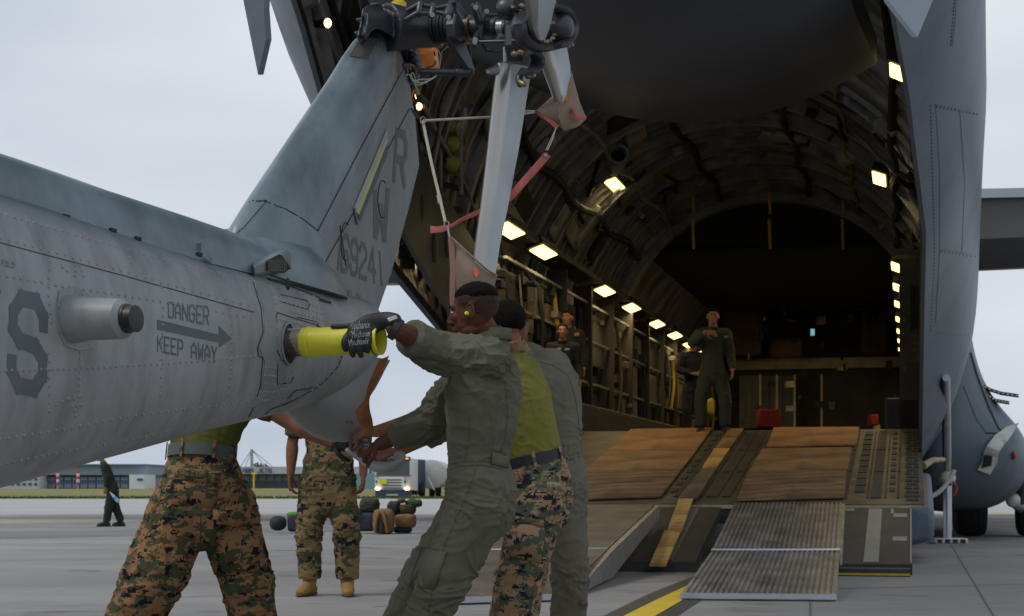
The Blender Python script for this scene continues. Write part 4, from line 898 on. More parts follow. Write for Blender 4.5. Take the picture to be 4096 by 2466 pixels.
# side pod (antenna / light housing) on the boom
c0 = hv(222, 786, .24); px = F and (c0 - EYE).length / F
c0 = hit(bb, 172, 768)[0]; ppm = 1 / (c0.y / F)
mb = MB(); n = 28; cc = c0 - LN * .03
def ring(c, ax_up, ax_side, ru, rs, n=28): return [c + ax_up * ru * math.sin(6.2832 * k / n) + ax_side * rs * math.cos(6.2832 * k / n) for k in range(n)]
Z = V((0, 0, 1)); q = 1 / ppm; LD = (LN + V((0, 0, -.03))).normalized()
mb.loft([ring(cc, Z, AX, 60 * q, .085), ring(cc + LD * .05, Z, AX, 57 * q, .08), ring(cc + LD * .09, Z, AX, 51 * q, .072), ring(cc + LD * .16, Z, AX, 50 * q, .07), ring(cc + LD * .222, Z, AX, 48 * q, .067), ring(cc + LD * .236, Z, AX, 38 * q, .053), ring(cc + LD * .237, Z, AX, 30 * q, .04)])
pod = mb.build('side_housing', mh, HEL)
mb = MB(); mb.loft([ring(cc + LD * .234, Z, AX, 35 * q, .048), ring(cc + LD * .245, Z, AX, 35 * q, .048), ring(cc + LD * .247, Z, AX, 32 * q, .044), ring(cc + LD * .272, Z, AX, 32 * q, .044), ring(cc + LD * .274, Z, AX, 26 * q, .036)]); mb.build('cap', mat('cap_black', (.012, .013, .016), .45), pod)
mb = MB(); FLA = [(140, 700), (178, 690), (215, 712), (236, 730), (236, 800), (225, 838), (190, 845), (155, 835), (138, 800), (134, 745)]
mb = MB(); hh = [hit(bb, *p) for p in FLA]; mb.slab([h[0] - h[1] * .001 for h in hh], hh[0][1], .006); fl = mb.build('flange', mh, pod)
mb = MB(); rivets(mb, bvh_of(fl), [(146, 705), (178, 698), (212, 718), (230, 738)], 19, .004); rivets(mb, bvh_of(fl), [(140, 720), (141, 770), (146, 805), (160, 828), (190, 838), (222, 830)], 19, .004); mb.build('rivets', mriv, fl, kind='stuff', fix=False)
# dorsal drive-shaft cover
SPT = [(-700, 180), (-300, 290), (0, 386), (100, 420), (200, 455), (300, 487), (400, 519), (500, 553), (560, 574), (600, 585)]
mb = MB(); rings = []
for u in [-650 + i * 50 for i in range(25)] + [590, 640, 690]:
    zt = hq(u, interp(SPT, u)).z; t = hq(u, interp(TOPV, u)); zb = t.z - .05; w_ = .155; c = V((t.x, t.y, 0)); h = zt - zb
    pr = [(-1.15, 0), (-1.0, .45), (-.86, .78), (-.6, .95), (-.25, 1), (.25, 1), (.6, .95), (.86, .78), (1.0, .45), (1.15, 0)]
    rings.append([c + LN * w_ * a + Z * (zb + h * b) for a, b in pr])
mb.loft(rings); SPN = mb.build('shaft_cover', mhb, HEL, sharp=50); bs = bvh_of(SPN)
for (u, v) in ((157, 527), (270, 560), (330, 580), (478, 618)):
    h = hit(bs, u, v - 4)
    if h: MB().box(h[0], AX * .018, h[1] * .008, Z * .006).build('latch', mdk, SPN, smooth=False)
h = hit(bs, 486, 612)
if h: mb = MB(); mb.tube([h[0] + Z * .04, h[0] - Z * .01, h[0] - Z * .02 + AX * .05], .018, n=8); mb.build('latch_housing', mhb, SPN)
mpl = mat('faint_stencil', (.20, .25, .27), .6)
mb = MB(); decal(mb, bs, 'MCF', [(232, 436), (262, 445), (262, 452), (232, 443)], .8, k=2); decal(mb, bs, 'DRIVESHAFT', [(235, 461), (315, 482), (315, 491), (235, 470)], .8, k=2); mb.build('small_stencil', mpl, SPN, kind='stuff', smooth=False, fix=False)
# ---- fin
LEV = [((560, 655), (866, 800)), ((552, 596), (880, 790)), ((566, 545), (905, 755)), ((600, 487), (940, 655)), ((700, 338), (985, 490)), ((800, 190), (1007, 398)), ((838, 130), (998, 290)), ((868, 92), (985, 205)), ((888, 74), (974, 150)), ((905, 66), (958, 105)), ((914, 66), (940, 84))]
CH = [0, .004, .02, .05, .1, .17, .25, .34, .44, .56, .68, .8, .9, 1.0]
def th_at(x): return interp([(0, 0), (.004, .16), (.02, .38), (.05, .60), (.1, .82), (.17, .97), (.25, 1.0), (.34, .97), (.44, .80), (.56, .58), (.68, .42), (.8, .26), (.9, .14), (1, .05)], x)
def fin_thick(i): return [.15, .14, .125, .115, .11, .105, .1, .095, .085, .06, .02][i]
mb = MB(); rings = []
def fin_ring(a, b, T): return [a + (b - a) * x + LN * T * th_at(x) for x in CH] + [a + (b - a) * x - LN * T * th_at(x) for x in CH[::-1][:-1]]
for i, (a, b) in enumerate(LEV):
    a = hq(*a); b = hq(*b); rings.append(fin_ring(a, b, fin_thick(i)))
R2 = []
for i in range(len(rings) - 1):
    for k in range(4): R2.append([lerp(p, q_, k / 4) for p, q_ in zip(rings[i], rings[i + 1])])
R2.append(rings[-1]); mb.loft(R2)
mb.m = 0
FIN = mb.build('tail_fin', [mhb, mhf], HEL, sharp=70); bf = bvh_of(FIN)
# painted two-tone: cowl in blue grey, flat trailing part in side grey
nC = len(CH) * 2 - 1
for p in FIN.data.polygons:
    ks = [v % nC for v in p.vertices]; xs = [k if k < len(CH) else nC - k for k in ks]
    if min(xs) >= 8: p.material_index = 1
mb = MB()
FS = [[(608, 484), (640, 486), (690, 505), (732, 530), (765, 556)], [(765, 556), (860, 372), (975, 158)], [(600, 487), (640, 483)], [(745, 716), (790, 618), (870, 478), (985, 262)], [(818, 545), (832, 640)], [(556, 574), (590, 545), (642, 484)]]
for q_ in FS: seam(mb, bf, q_, 2.2, .002)
mb.build('fin_seams', mdk, FIN, kind='stuff', smooth=False, fix=False)
mb = MB()
for q_, st, r_ in (([(769, 542), (863, 360), (978, 142)], 9.5, .006), ([(780, 560), (875, 378), (982, 175)], 9, .004), ([(748, 706), (800, 612), (880, 470), (986, 285)], 15, .0045), ([(905, 752), (945, 645), (985, 492), (1002, 400), (985, 300)], 17, .005),
                   ([(790, 740), (850, 640), (905, 520), (975, 380)], 16, .004), ([(872, 478), (905, 560), (925, 690)], 19, .004), ([(620, 500), (600, 540), (560, 572)], 10, .004), ([(735, 530), (768, 562), (790, 600)], 11, .0045), ([(700, 520), (735, 600), (748, 660)], 17, .0045), ([(757, 690), (785, 740)], 12, .004), ([(740, 722), (785, 735), (800, 738)], 9, .004)):
    rivets(mb, bf, q_, st, r_)
mb.build('rivets', mriv, FIN, kind='stuff', sharp=None, fix=False)
mb = MB(); decal(mb, bf, 'R', [(952, 305), (982, 320), (976, 458), (944, 442)], 1.15, 0, k=4); decal(mb, bf, 'W', [(898, 455), (938, 450), (936, 590), (892, 575)], 1.2, 0, k=4)
decal(mb, bf, '169241', [(812, 552), (916, 604), (922, 692), (802, 650)], 1.0, 1.5, k=3); decal(mb, bf, 'UH-1Y', [(830, 695), (868, 708), (867, 737), (830, 726)], .75, 1.6, k=2)
mb.build('tail_lettering', mletter, FIN, kind='stuff', smooth=False, fix=False)
# formation light strip with yellow and navy bars
mb = MB(); lay_quad(mb, bf, [V((850, 500)), V((858, 508)), V((931, 320)), V((929, 312))], .004, 6); mb.build('light_strip_frame', mat('strip_pale', (.35, .38, .40), .4), FIN, smooth=False, fix=False)
mb = MB(); lay_quad(mb, bf, [V((855, 508)), V((862, 518)), V((931, 342)), V((930, 325))], .0046, 6); mb.build('yellow_bar', mat('pale_yellow', (.50, .50, .20), .5), FIN, smooth=False, fix=False)
mb = MB(); lay_quad(mb, bf, [V((860, 522)), V((866, 532)), V((931, 372)), V((931, 345))], .0046, 6); mb.build('navy_bar', mat('navy_bar', (.045, .06, .10), .5), FIN, smooth=False, fix=False)
mb = MB(); 
h1, h2 = hit(bf, 850, 500), hit(bf, 857, 540); mb.tube([h1[0] + h1[1] * .006, h2[0] + h2[1] * .008], .007, n=6); mb.build('strip_end', mhf, FIN)
for (u, v, ru, rv) in ((921, 480, 12, 45), (832, 582, 12, 46)):
    h = hit(bf, u, v); mb = MB(); mb.tube([hit(bf, u + ru * math.cos(a), v + rv * math.sin(a))[0] + h[1] * .001 for a in [R(70) + R(230) * k / 16 for k in range(17)]], .003, n=5); mb.build('access_cover_edge', mdk, FIN)
# mesh vent at the fin top
VN = [(833, 134), (866, 90), (912, 98), (908, 112), (890, 140), (874, 152)]
mesh_m = mat('vent_mesh', (.10, .10, .085), .6, var=.6, scale=120, detail=1)
mb = MB(); lay_quad(mb, bf, [V((842, 136)), V((884, 142)), V((908, 100)), V((868, 92))], .003, 6); VENT = mb.build('vent', mdk, FIN, smooth=False, fix=False)
mb = MB()
for k in range(13):
    t = k / 12; mb2 = [hit(bf, 842 + (868 - 842) * s_ + (884 - 842 + (908 - 868 - 42) * s_) * t, 136 - 44 * s_ + (6 + 2 * s_) * t) for s_ in (0, .25, .5, .75, 1)]
    if all(mb2): mb.tube([h[0] + h[1] * .005 for h in mb2], .0018, n=4)
for k in range(14):
    t = k / 13; mb2 = [hit(bf, 842 + 26 * t + 42 * s_, 136 - 44 * t + 6 * s_) for s_ in (0, .25, .5, .75, 1)]
    if all(mb2): mb.tube([h[0] + h[1] * .0055 for h in mb2], .0016, n=4)
mb.build('vent_wires', mat('wire_mesh', (.22, .22, .19), .4, metal=.5), VENT, kind='stuff')
mb = MB(); rivets(mb, bf, [(918, 105), (910, 122), (900, 142), (885, 155)], 12, .005); mb.build('vent_screws', mriv, FIN, kind='stuff')
# base fairing scoop
sc_p = [(597, 624), (676, 592), (699, 602), (705, 642), (692, 652), (650, 664), (615, 664), (600, 660)]
OUT = .30
sc_f = [hv(u, v, .15) for u, v in sc_p]
mb = MB(); back = [hv(598, 630, .10), hv(668, 590, .10), hv(692, 598, .10), hv(706, 640, .10), hv(690, 656, .10), hv(600, 668, .10)]
frt = [hv(612, 640, .215), hv(690, 604, .215), hv(702, 612, .215), hv(700, 640, .205), hv(680, 652, .205), hv(612, 664, .205)]
mb.loft([back, [lerp(a, b, .55) for a, b in zip(back, frt)], frt]); SCO = mb.build('air_scoop', mhb, HEL, bevel=.008)
mb = MB(); mg = [hv(642, 628, .22), hv(671, 613, .22), hv(677, 615, .22), hv(700, 646, .213), hv(682, 658, .211), hv(643, 654, .211)]; mb.slab(mg, LN, .003); mo = mb.build('scoop_opening', mdk, SCO, smooth=False)
mb = MB()
for k in range(13): a = lerp(V((645, 628)), V((698, 640)), k / 12); mb.tube([hv(a.x, max(614, 627 - (a.x - 642) * .45) if a.x < 676 else 614 + (a.x - 676) * 1.3, .2245), hv(a.x, 654 if a.x < 680 else 657 - (a.x - 680) * .5, .217)], .0009, n=4)
for k in range(8): mb.tube([hv(645, 628 + k * 3.6, .2245), hv(690, 626 + k * 3.6, .2225)], .0009, n=4)
mb.build('mesh_wires', mat('wire_mesh', (.2, .2, .2)), mo, kind='stuff')
mb = MB(); mb.ell(hv(693, 684, .252), AX * .022, LN * .004, Z * .026, 14, 6); mb.build('drain_hole', mdk, HEL)
# skirt between the shaft cover and the fin (fairing)
mb = MB(); fr = []
for u, zt, zb, w_ in ((500, 556, 640, .15), (545, 572, 650, .165), (590, 575, 668, .185), (640, 575, 682, .2), (690, 590, 696, .205), (735, 640, 712, .2), (760, 690, 720, .16)):
    t = hq(u, zt); b = hq(u, zb); fr.append([V((t.x, t.y, b.z)) + LN * w_ * a + Z * (t.z - b.z) * h for a, h in ((-1.05, -.1), (-.98, .35), (-.8, .7), (-.6, .9), (-.5, 1.0), (.5, 1.0), (.6, .9), (.8, .7), (.98, .35), (1.05, -.1))])
mb.loft(fr); mb.build('base_fairing', mhb, HEL, sharp=60)
# stabiliser stub, light plates behind
mb = MB(); mb.hexa([hv(793, 785, .12), hv(862, 800, .12), hv(862, 800, -.1), hv(793, 785, -.1), hv(795, 727, .12), hv(862, 752, .12), hv(862, 752, -.1), hv(795, 727, -.1)]); mb.build('root_fairing', mat('root_grey', (.30, .31, .32), .5, var=.1), HEL, bevel=.004)
mb = MB(); mb.hexa([hv(775, 800, .14), hv(795, 800, .14), hv(795, 800, -.1), hv(775, 800, -.1), hv(770, 725, .14), hv(795, 732, .14), hv(795, 732, -.1), hv(770, 725, -.1)]); mb.build('root_gap', mdk, HEL)
mb = MB(); seam(mb, bb, [(768, 722), (795, 730)], 5, .004); mb.build('gap', mdk, BOOM, smooth=False, fix=False)
# lower tail cone
BL = [(866, 778, 893, .19), (885, 762, 888, .18), (905, 745, 882, .172), (930, 728, 872, .163), (950, 712, 862, .155), (965, 704, 856, .15), (980, 702, 855, .145), (1000, 712, 861, .135), (1018, 728, 864, .122), (1035, 744, 862, .105), (1050, 762, 856, .08), (1060, 780, 846, .05), (1064, 800, 832, .02)]
mb = MB()
for v, a, b, w_ in BL[:1]: pass
rings = []
for v, a, b, w_ in BL:
    A_, B_ = hq(a, v), hq(b, v); c = (A_ + B_) / 2; L_ = (B_ - A_).length / 2; rings.append([c + AX * L_ * math.cos(6.2832 * k / 32) + LN * w_ * math.sin(6.2832 * k / 32) for k in range(32)])
mb.loft(rings); TCN = mb.build('lower_tail_fairing', mat('tail_cone_grey', (.25, .255, .255), .42, var=.12, scale=4, spec=.5), HEL)
mb = MB(); decal(mb, bvh_of(TCN), 'W-30', [(834, 1012), (850, 1014), (850, 1021), (834, 1019)], .8, k=1); mb.build('small_stencil', mletter, TCN, kind='stuff', smooth=False, fix=False)
# tail skid loop
msk = mat('skid_grey', (.30, .32, .31), .45, var=.15, scale=6); mb = MB()
sk = [(842, 1083, 7.95), (870, 1100, 7.9), (905, 1122, 7.8), (930, 1126, 7.75), (950, 1122, 7.72), (960, 1108, 7.72), (962, 1097, 7.74)]
mb.tube([P(*p) for p in sk], [(.02, .035), (.025, .035), (.03, .035), (.028, .035), (.024, .035), (.018, .032), (.012, .03)], side=(0, 0, 1), n=12, sub=4, round_caps=True); mb.build('tail_skid', msk, HEL)
mb = MB(); mb.tube([P(872, 1078, 7.9), P(905, 1092, 7.86), P(925, 1110, 7.8)], [(.03, .03), (.02, .03), (.014, .03)], side=(0, 0, 1), n=10, sub=3); mb.build('skid_brace', msk, HEL)
# socket and yellow handling tube
S0 = hit(bb, 702, 828)[0]; q = S0.y / F
mb = MB(); cS = hit(bb, 694, 828); mb.ell(cS[0] + LN * .001, AX * .062, LN * .006, Z * .088, 24, 8); sk_ = mb.build('socket_opening', mdk, HEL)
mb = MB(); mb.tube([cS[0] - LN * .05 - AX * .01, cS[0] + LN * .06], .055, n=20); mb.build('spar_stub', mat('spar_dark', (.07, .065, .06), .4, metal=.4, var=.4, scale=10), HEL)
mb = MB(); mb.loft([ring(cS[0] + LN * .004, Z, AX, .09, .066, 24), ring(cS[0] + LN * .004 + AX * .014, Z, AX, .075, .045, 24)][:1] + [ring(cS[0] + LN * .008, Z, AX, .082, .058, 24)], caps=False); mb.build('socket_rim', mhs, sk_)
TA = on_plane(737, 827, cS[0], AX); TB = TA + LN * .5
k0 = P(933, 826, 1); # end of the tube along the lateral direction
tA = cS[0] + V((0, 0, 0)); tA.z = P(740, 827, tA.y).z
def latpt(d): return tA + LN * d + Z * (.006 * d)
def u_of(p): return U0 + F * p.x / p.y
d0 = next(d / 1000 for d in range(0, 900) if u_of(latpt(d / 1000)) > 733); d1 = next(d / 1000 for d in range(0, 900) if u_of(latpt(d / 1000)) > 916)
myt = mat('yellow_plastic', (.62, .60, .035), .42, var=.12, scale=5, c2=(.50, .44, .03), spec=.4)
TUBE = MB(); n = 40; rt = .0595
prof = [(0, .9), (0, 1.04), (.012, 1.08), (.03, 1.08), (.034, 1.02), (.05, 1.05), (.06, 1.0), ((d1 - d0) - .02, 1.0), (d1 - d0 - .018, 1.06), (d1 - d0, 1.07), (d1 - d0 + .002, .98), (d1 - d0 - .01, .84), (d1 - d0 - .12, .80), (.02, .80)]
TUBE.loft([ring(latpt(d0 + a), Z, AX, rt * b, rt * b, n) for a, b in prof], caps=False); TB_ = TUBE.build('yellow_tube', myt, label='yellow plastic handling tube plugged over the stub at the boom end', cat='tube')
def sub(o, parent):
    return o
MB().loft([ring(latpt(d1 - .022), Z, AX, rt * 1.03, rt * 1.03, n), ring(latpt(d1 - .022), Z, AX, rt * 1.075, rt * 1.075, n), ring(latpt(d1 - .016), Z, AX, rt * 1.075, rt * 1.075, n), ring(latpt(d1 - .016), Z, AX, rt * 1.03, rt * 1.03, n)], caps=False).build('seal_ring', mdk, TB_)
MB().tube([latpt(.01), latpt(d0 + .005)], .052, n=24).build('spar_sleeve', mat('sleeve_steel', (.24, .20, .16), .38, metal=.5, var=.5, scale=14), HEL)
MB().tube([latpt(d0 - .045), latpt(d0 - .004)], .0565, n=24).build('spar_collar', mat('collar_tan', (.36, .29, .21), .42, metal=.3, var=.35, scale=20), HEL)
MB().box(latpt(.035) + Z * .04 + LN * .0, AX * .02, LN * .04, Z * .02).build('lug', mat('lug_grey', (.3, .31, .32), .4), HEL, bevel=.004)

# ---- gearbox, mast and rotor
def G(u, v, d): # point at lateral distance d from the fin plane, seen at (u,v)
    return hv(u, v, d)
mb = MB(); Yg = hq(925, 60)
def blob(pts, r, name, m=mgb, n=14, sub=3, parent=HEL, rc=True): mb = MB(); mb.tube(pts, r, n=n, sub=sub, round_caps=rc); return mb.build(name, m, parent)
gbx = MB()
GO = [(872, 22), (884, 13), (925, 15), (962, 34), (998, 56), (1004, 92), (992, 128), (965, 112), (940, 90), (905, 70), (884, 78), (866, 108), (859, 90), (868, 55)]
gbx.loft([[hv(u, v, d_) for u, v in GO] for d_ in (-.11, .08)]); gbx.loft([[hv(930 + (u - 930) * .78, 66 + (v - 66) * .78, d_) for u, v in GO] for d_ in (.05, .15)])
gbx.tube([hq(955, 80) + LN * .02, hq(985, 150) + LN * .02, hq(985, 190) + LN * .02], [.07, .05, .035], n=14, sub=3, round_caps=True)
gbx.tube([hv(930, 66, .1), hv(1035, 74, .24), hv(1050, 75, .27)], [.12, .085, .07], n=20, sub=3)
me, og = remesh(gbx, .008, 3); GB = link_mesh('gearbox', me, mgb, HEL, og, sharp=None)
for (u, v, d) in ((872, 50, .02), (868, 82, .02), (905, 14, .06), (1000, 60, .16)): MB().box(hv(u, v, d), AX * .03, LN * .02, Z * .006).build('casting_rib', mgb, GB, bevel=.003)
MB().tube([hv(960, 34, .03), hv(960, 22, .03)], .036, n=18).build('filler_neck', mgb, GB)
mb = MB(); c = hv(960, 12, .03); mb.loft([[c + Z * a + AX * r * (1 + .07 * (k % 2)) * math.cos(6.2832 * k / 16) + LN * r * (1 + .07 * (k % 2)) * math.sin(6.2832 * k / 16) for k in range(16)] for a, r in ((-.018, .03), (-.017, .036), (.012, .036), (.02, .026), (.022, .005))]); mb.build('filler_cap', mat('cap_yellow', (.70, .48, .02), .45), GB)
SH = lambda u, v=70: None
def lat(u, v=None):   # a point on the mast axis at photo column u
    z0 = hq(925, 68); z1 = hv(1330, 66, .91); t = (u - 925) / 405.
    d = next(d / 500 for d in range(-50, 700) if u_of(z0 + LN * d / 500) > u); p = z0 + LN * d; p.z = lerp(z0.z, z1.z, d / .91); return p
mcol = MB()
def discs(spec, m, nm):
    for u0, u1, r in spec: MB().loft([ring(lat(u0), Z, AX, r * .94, r * .94, 26), ring(lat(u0 + 1), Z, AX, r, r, 26), ring(lat(u1 - 1), Z, AX, r, r, 26), ring(lat(u1), Z, AX, r * .94, r * .94, 26)]).build(nm, m, HEL)
discs([(1045, 1052, .08), (1053, 1060, .072), (1061, 1068, .076), (1069, 1076, .07), (1077, 1084, .066)], mblack, 'mast_boot'); discs([(1078, 1100, .05), (1102, 1132, .060), (1136, 1158, .052), (1161, 1186, .048), (1186, 1196, .056)], mgb, 'mast_sleeve'); discs([(1132, 1135, .066)], mbrass, 'mast_ring'); discs([(1197, 1213, .040)], mmet, 'mast_collar')
MB().tube([lat(1040), lat(1340)], .03, n=16).build('mast', mmet, HEL)
def plate(pts, d, th, nm, m=mgb): o = MB().slab([hv(u, v, d) for u, v in pts], LN, th); return o.build(nm, m, HEL, bevel=.005)
def rod(a, b, r, nm='pitch_link', m=mgb, n=10): return MB().tube([a, b], r, n=n, round_caps=True).build(nm, m, HEL)
# levers and brackets
rod(hv(978, 28, .2), hv(1012, 9, .28), .013, 'lever'); rod(hv(970, 52, .2), hv(1005, 32, .28), .013, 'lever'); rod(hv(1012, 9, .28), hv(1008, 34, .28), .017, 'lever'); rod(hv(1014, 12, .28), hv(1042, 16, .34), .012, 'lever'); rod(hv(1008, 32, .28), hv(1040, 34, .34), .012, 'lever')
rod(hv(1044, 14, .34), hv(1039, 38, .34), .017, 'lever_pin'); rod(hv(1044, 22, .34), hv(1080, 14, .44), .011, 'lever'); rod(hv(1044, 28, .34), hv(1076, 34, .44), .011, 'lever'); rod(hv(1090, 5, .45), hv(1078, 36, .45), .021, 'lever_pin')
mb = MB(); mb.slab([hv(1086, 4, .46), hv(1096, 6, .46), hv(1117, 42, .5), hv(1108, 48, .5), hv(1090, 18, .46)], LN, .025); mb.build('rocker_arm', mgb, HEL, bevel=.005)
mb = MB(); mb.slab([hv(1076, 36, .44), hv(1084, 36, .44), hv(1096, 60, .44), hv(1098, 90, .44), hv(1088, 104, .44), hv(1074, 92, .44), hv(1070, 60, .44)], LN, .05); mb.build('rocker_arm', mgb, HEL, bevel=.008)
mb = MB(); mb.slab([hv(1070, 92, .43), hv(1104, 96, .43), hv(1116, 130, .45), hv(1132, 172, .47), hv(1122, 176, .47), hv(1098, 140, .45), hv(1080, 112, .43)], LN, .03); mb.build('bell_crank', mgb, HEL, bevel=.006)
rod(hv(1128, 106, .47), hv(1135, 175, .49), .008, 'bell_crank_edge'); rod(hv(1104, 100, .45), hv(1130, 104, .47), .010, 'bell_crank_edge'); rod(hv(1016, 173, .25), hv(1102, 175, .43), .017, 'control_rod'); rod(hv(1102, 175, .43), hv(1132, 175, .49), .022, 'rod_end')
for (u, v, d) in ((1039, 36, .36), (1078, 42, .48), (1142, 96, .58), (1144, 18, .58), (1170, 28, .6), (1141, 102, .58)): MB().tube([hv(u, v, d), hv(u + 2, v, d + .03)], .012, n=8).build('bolt', mmet, HEL)
for (p, q_) in (((1140, 14), (1150, 48)), ((1150, 12), (1157, 50)), ((1150, 80), (1142, 104))): mb = MB(); mb.tube([hv(*p, .56), hv(*q_, .56)], [(.016, .01), (.030, .014)], side=AX, n=10, round_caps=True); mb.build('spider_arm', mgb, HEL)
mb = MB(); mb.tube([hv(1172, 30, .58), hv(1160, 50, .56), hv(1158, 90, .56), hv(1170, 122, .58)], [(.012, .010), (.026, .014), (.026, .014), (.014, .010)], side=AX, n=10, sub=3, round_caps=True); mb.build('spider_arm', mgb, HEL)
rod(hv(1174, 37, .62), hv(1215, 36, .68), .009); rod(hv(1150, 102, .6), hv(1270, 98, .86), .009); rod(hv(1177, 122, .58), hv(1205, 125, .64), .009)
# hub
mb = MB(); hc = lat(1318)
mb.tube([lat(1235), lat(1262), lat(1300), lat(1345)], [.06, .09, .11, .085], n=20, sub=3, round_caps=True)
me, og = remesh(mb, .01, 2); link_mesh('rotor_hub', me, mgb, HEL, og, sharp=None)
for (cx, cy, rr, a0, a1, d) in ((1298, 66, 50, -52, 232, .9), (1326, 66, 50, -85, 70, .97), (1250, 18, 36, 130, 260, .8), (1270, 150, 24, -75, 110, .86)):
    mb = MB(); mb.tube([hv(cx + rr * math.cos(R(a)), cy + rr * math.sin(R(a)), d) for a in [a0 + (a1 - a0) * k / 12 for k in range(13)]], [(.024, .010)] + [(.040, .018)] * 11 + [(.024, .010)], side=LN, n=10); mb.build('blade_yoke', mgb, HEL)
for (u, v, u2, v2) in ((1233, 17, 1252, 30), (1361, 23, 1345, 38), (1378, 108, 1364, 96), (1174, 174, 1196, 168), (1286, 181, 1268, 178)): mb = MB(); mb.tube([hv(u, v, .86), hv(u2, v2, .86)], [(.014, .009), (.026, .012)], side=Z, n=10, round_caps=True); o_ = mb.build('lug_ear', mgb, HEL); MB().tube([hv(u, v, .86), hv(u + 1, v, .89)], .006, n=8).build('lug_hole', mmet, o_)
for k in range(16):
    a = R(k * 22.5); p0 = hv(1310 + 22 * math.cos(a), 75 + 26 * math.sin(a), .93); MB().tube([p0, p0 + LN * .02], .008, n=6).build('hub_nut', mbrass if k % 2 else mmet, HEL)
for (u, v) in ((1253, 15), (1332, 20), (1330, 8), (1326, 108), (1235, 130), (1250, 126), (1364, 112)): blob([hv(u, v, .87), hv(u + 4, v, .89)], [.012, .013], 'hub_bolt', mbrass, 8, 0)
mb = MB(); mb.slab([hv(1214, 62, .74), hv(1242, 20, .74), hv(1250, 100, .76), hv(1236, 150, .76), hv(1220, 150, .74), hv(1212, 110, .74)], LN, .05); mb.build('hub_plate', mgb, HEL, bevel=.01)
# blades
mbl = mat('blade_pale', (.42, .46, .48), .38, var=.08, scale=3, spec=.45, c2=(.33, .38, .41)); mle = mat('blade_leading_edge', (.40, .385, .37), .30, metal=.75, var=.15, scale=6, stretch=(1, 1, .2))
def blade(rows, nm='rotor_blade'):
    """rows: (leading edge point, trailing edge point, thickness)"""
    C_ = [0, .02, .06, .13, .22, .33, .44, .6, .8, 1.0]; T_ = [0, .45, .75, .95, 1, .97, .82, .6, .3, .06]
    mb = MB(); rings = []; 
    for a, b, t in rows:
        n = (b - a).cross(rows[-1][0] - rows[0][0]).normalized(); n = -n if n.dot(EYE - a) < 0 else n
        rings.append([a + (b - a) * x + n * t * y for x, y in zip(C_, T_)] + [a + (b - a) * x - n * t * y for x, y in zip(C_[::-1][:-1], T_[::-1][:-1])])
    R3 = []
    for i in range(len(rings) - 1):
        for k in range(3): R3.append([lerp(p, q_, k / 3) for p, q_ in zip(rings[i], rings[i + 1])])
    R3.append(rings[-1]); mb.loft(R3); o = mb.build(nm, [mbl, mle], HEL, sharp=60); nn = len(C_) * 2 - 1
    for p in o.data.polygons:
        xs = [k if k < len(C_) else nn - k for k in [v % nn for v in p.vertices]]
        if max(xs) <= 5: p.material_index = 1
    return o
b1 = blade([(P(1199, 152, 7.80), P(1272, 160, 7.98), .022), (P(1190, 215, 7.80), P(1275, 190, 8.0), .026), (P(1176, 350, 7.78), P(1250, 350, 7.98), .024), (P(1158, 500, 7.76), P(1222, 500, 7.95), .022), (P(1145, 590, 7.74), P(1203, 590, 7.93), .02), (P(1136, 680, 7.72), P(1190, 680, 7.9), .02)])
b2 = blade([(P(1295, 126, 7.95), P(1364, 114, 8.12), .036), (P(1315, 175, 8.0), P(1372, 160, 8.2), .032), (P(1338, 240, 8.1), P(1375, 210, 8.3), .026), (P(1352, 290, 8.2), P(1385, 270, 8.42), .02)])
b3 = blade([(P(1262, -160, 7.1), P(1350, -160, 7.25), .02), (P(1264, 0, 7.35), P(1338, 0, 7.5), .022), (P(1272, 60, 7.5), P(1322, 70, 7.6), .02), (P(1290, 94, 7.6), P(1312, 96, 7.65), .012)])
for x in (1216, 1230): MB().slab([P(x - 5, 150, 7.84), P(x + 5, 150, 7.84), P(x + 5, 112, 7.84), P(x - 5, 112, 7.84)], (0, 1, 0), .05).build('blade_grip', mbl, HEL, bevel=.006)
for (u, v) in ((1195, 345), (1262, 352)): MB().ell(P(u - 28 if u < 1200 else u - 17, v, 7.77), (.005, 0, 0), (0, .006, 0), (0, 0, .006), 8, 6)
blob([P(1258, 170, 7.84), P(1250, 190, 7.82), P(1252, 205, 7.8)], [.014, .02, .014], 'blade_bolt_guard', mgb); blob([P(1252, 198, 7.78), P(1262, 204, 7.76)], [.014, .014], 'blade_bolt', mbrass)
# sensors, plugs, wiring
MB().tube([hv(1002, 106, .12), hv(1040, 108, .2)], .02, n=14).build('sensor', mmet, HEL); MB().tube([hv(1040, 108, .2), hv(1065, 110, .24)], .014, n=12).build('connector', mbrass, HEL)
MB().tube([hv(977, 64, .17), hv(979, 96, .16)], .015, n=10).build('plug', mbrass, HEL)
MB().tube([hv(1022, 118, .05), hv(1036, 168, .05)], [.07, .05], n=14).build('amber_lamp', mat('amber_lens', (.40, .13, .03), .35, emit=(.5, .16, .03), es=.12), HEL)
mwire = mat('wire_white', (.55, .53, .46), .6); 
def wire(pts, r=.0035, m=mwire, nm='safety_wire', sub=6, parent=HEL): mb = MB(); mb.tube(pts, r, n=6, sub=sub); return mb.build(nm, m, parent)
d = .17
wire([hv(985, 60, d), hv(1005, 73, d), hv(1030, 95, d), hv(1052, 118, d + .05), hv(1060, 137, d + .05), hv(1058, 160, d), hv(1050, 182, d), hv(1037, 192, d), hv(1010, 205, d), hv(998, 203, d), hv(996, 196, d)])
wire([hv(1092, 106, .4), hv(1075, 115, .34), hv(1062, 128, .28), hv(1060, 145, .22), hv(1052, 178, d), hv(1036, 190, d), hv(1010, 192, d), hv(998, 198, d), hv(1015, 200, d), hv(1034, 193, d)])
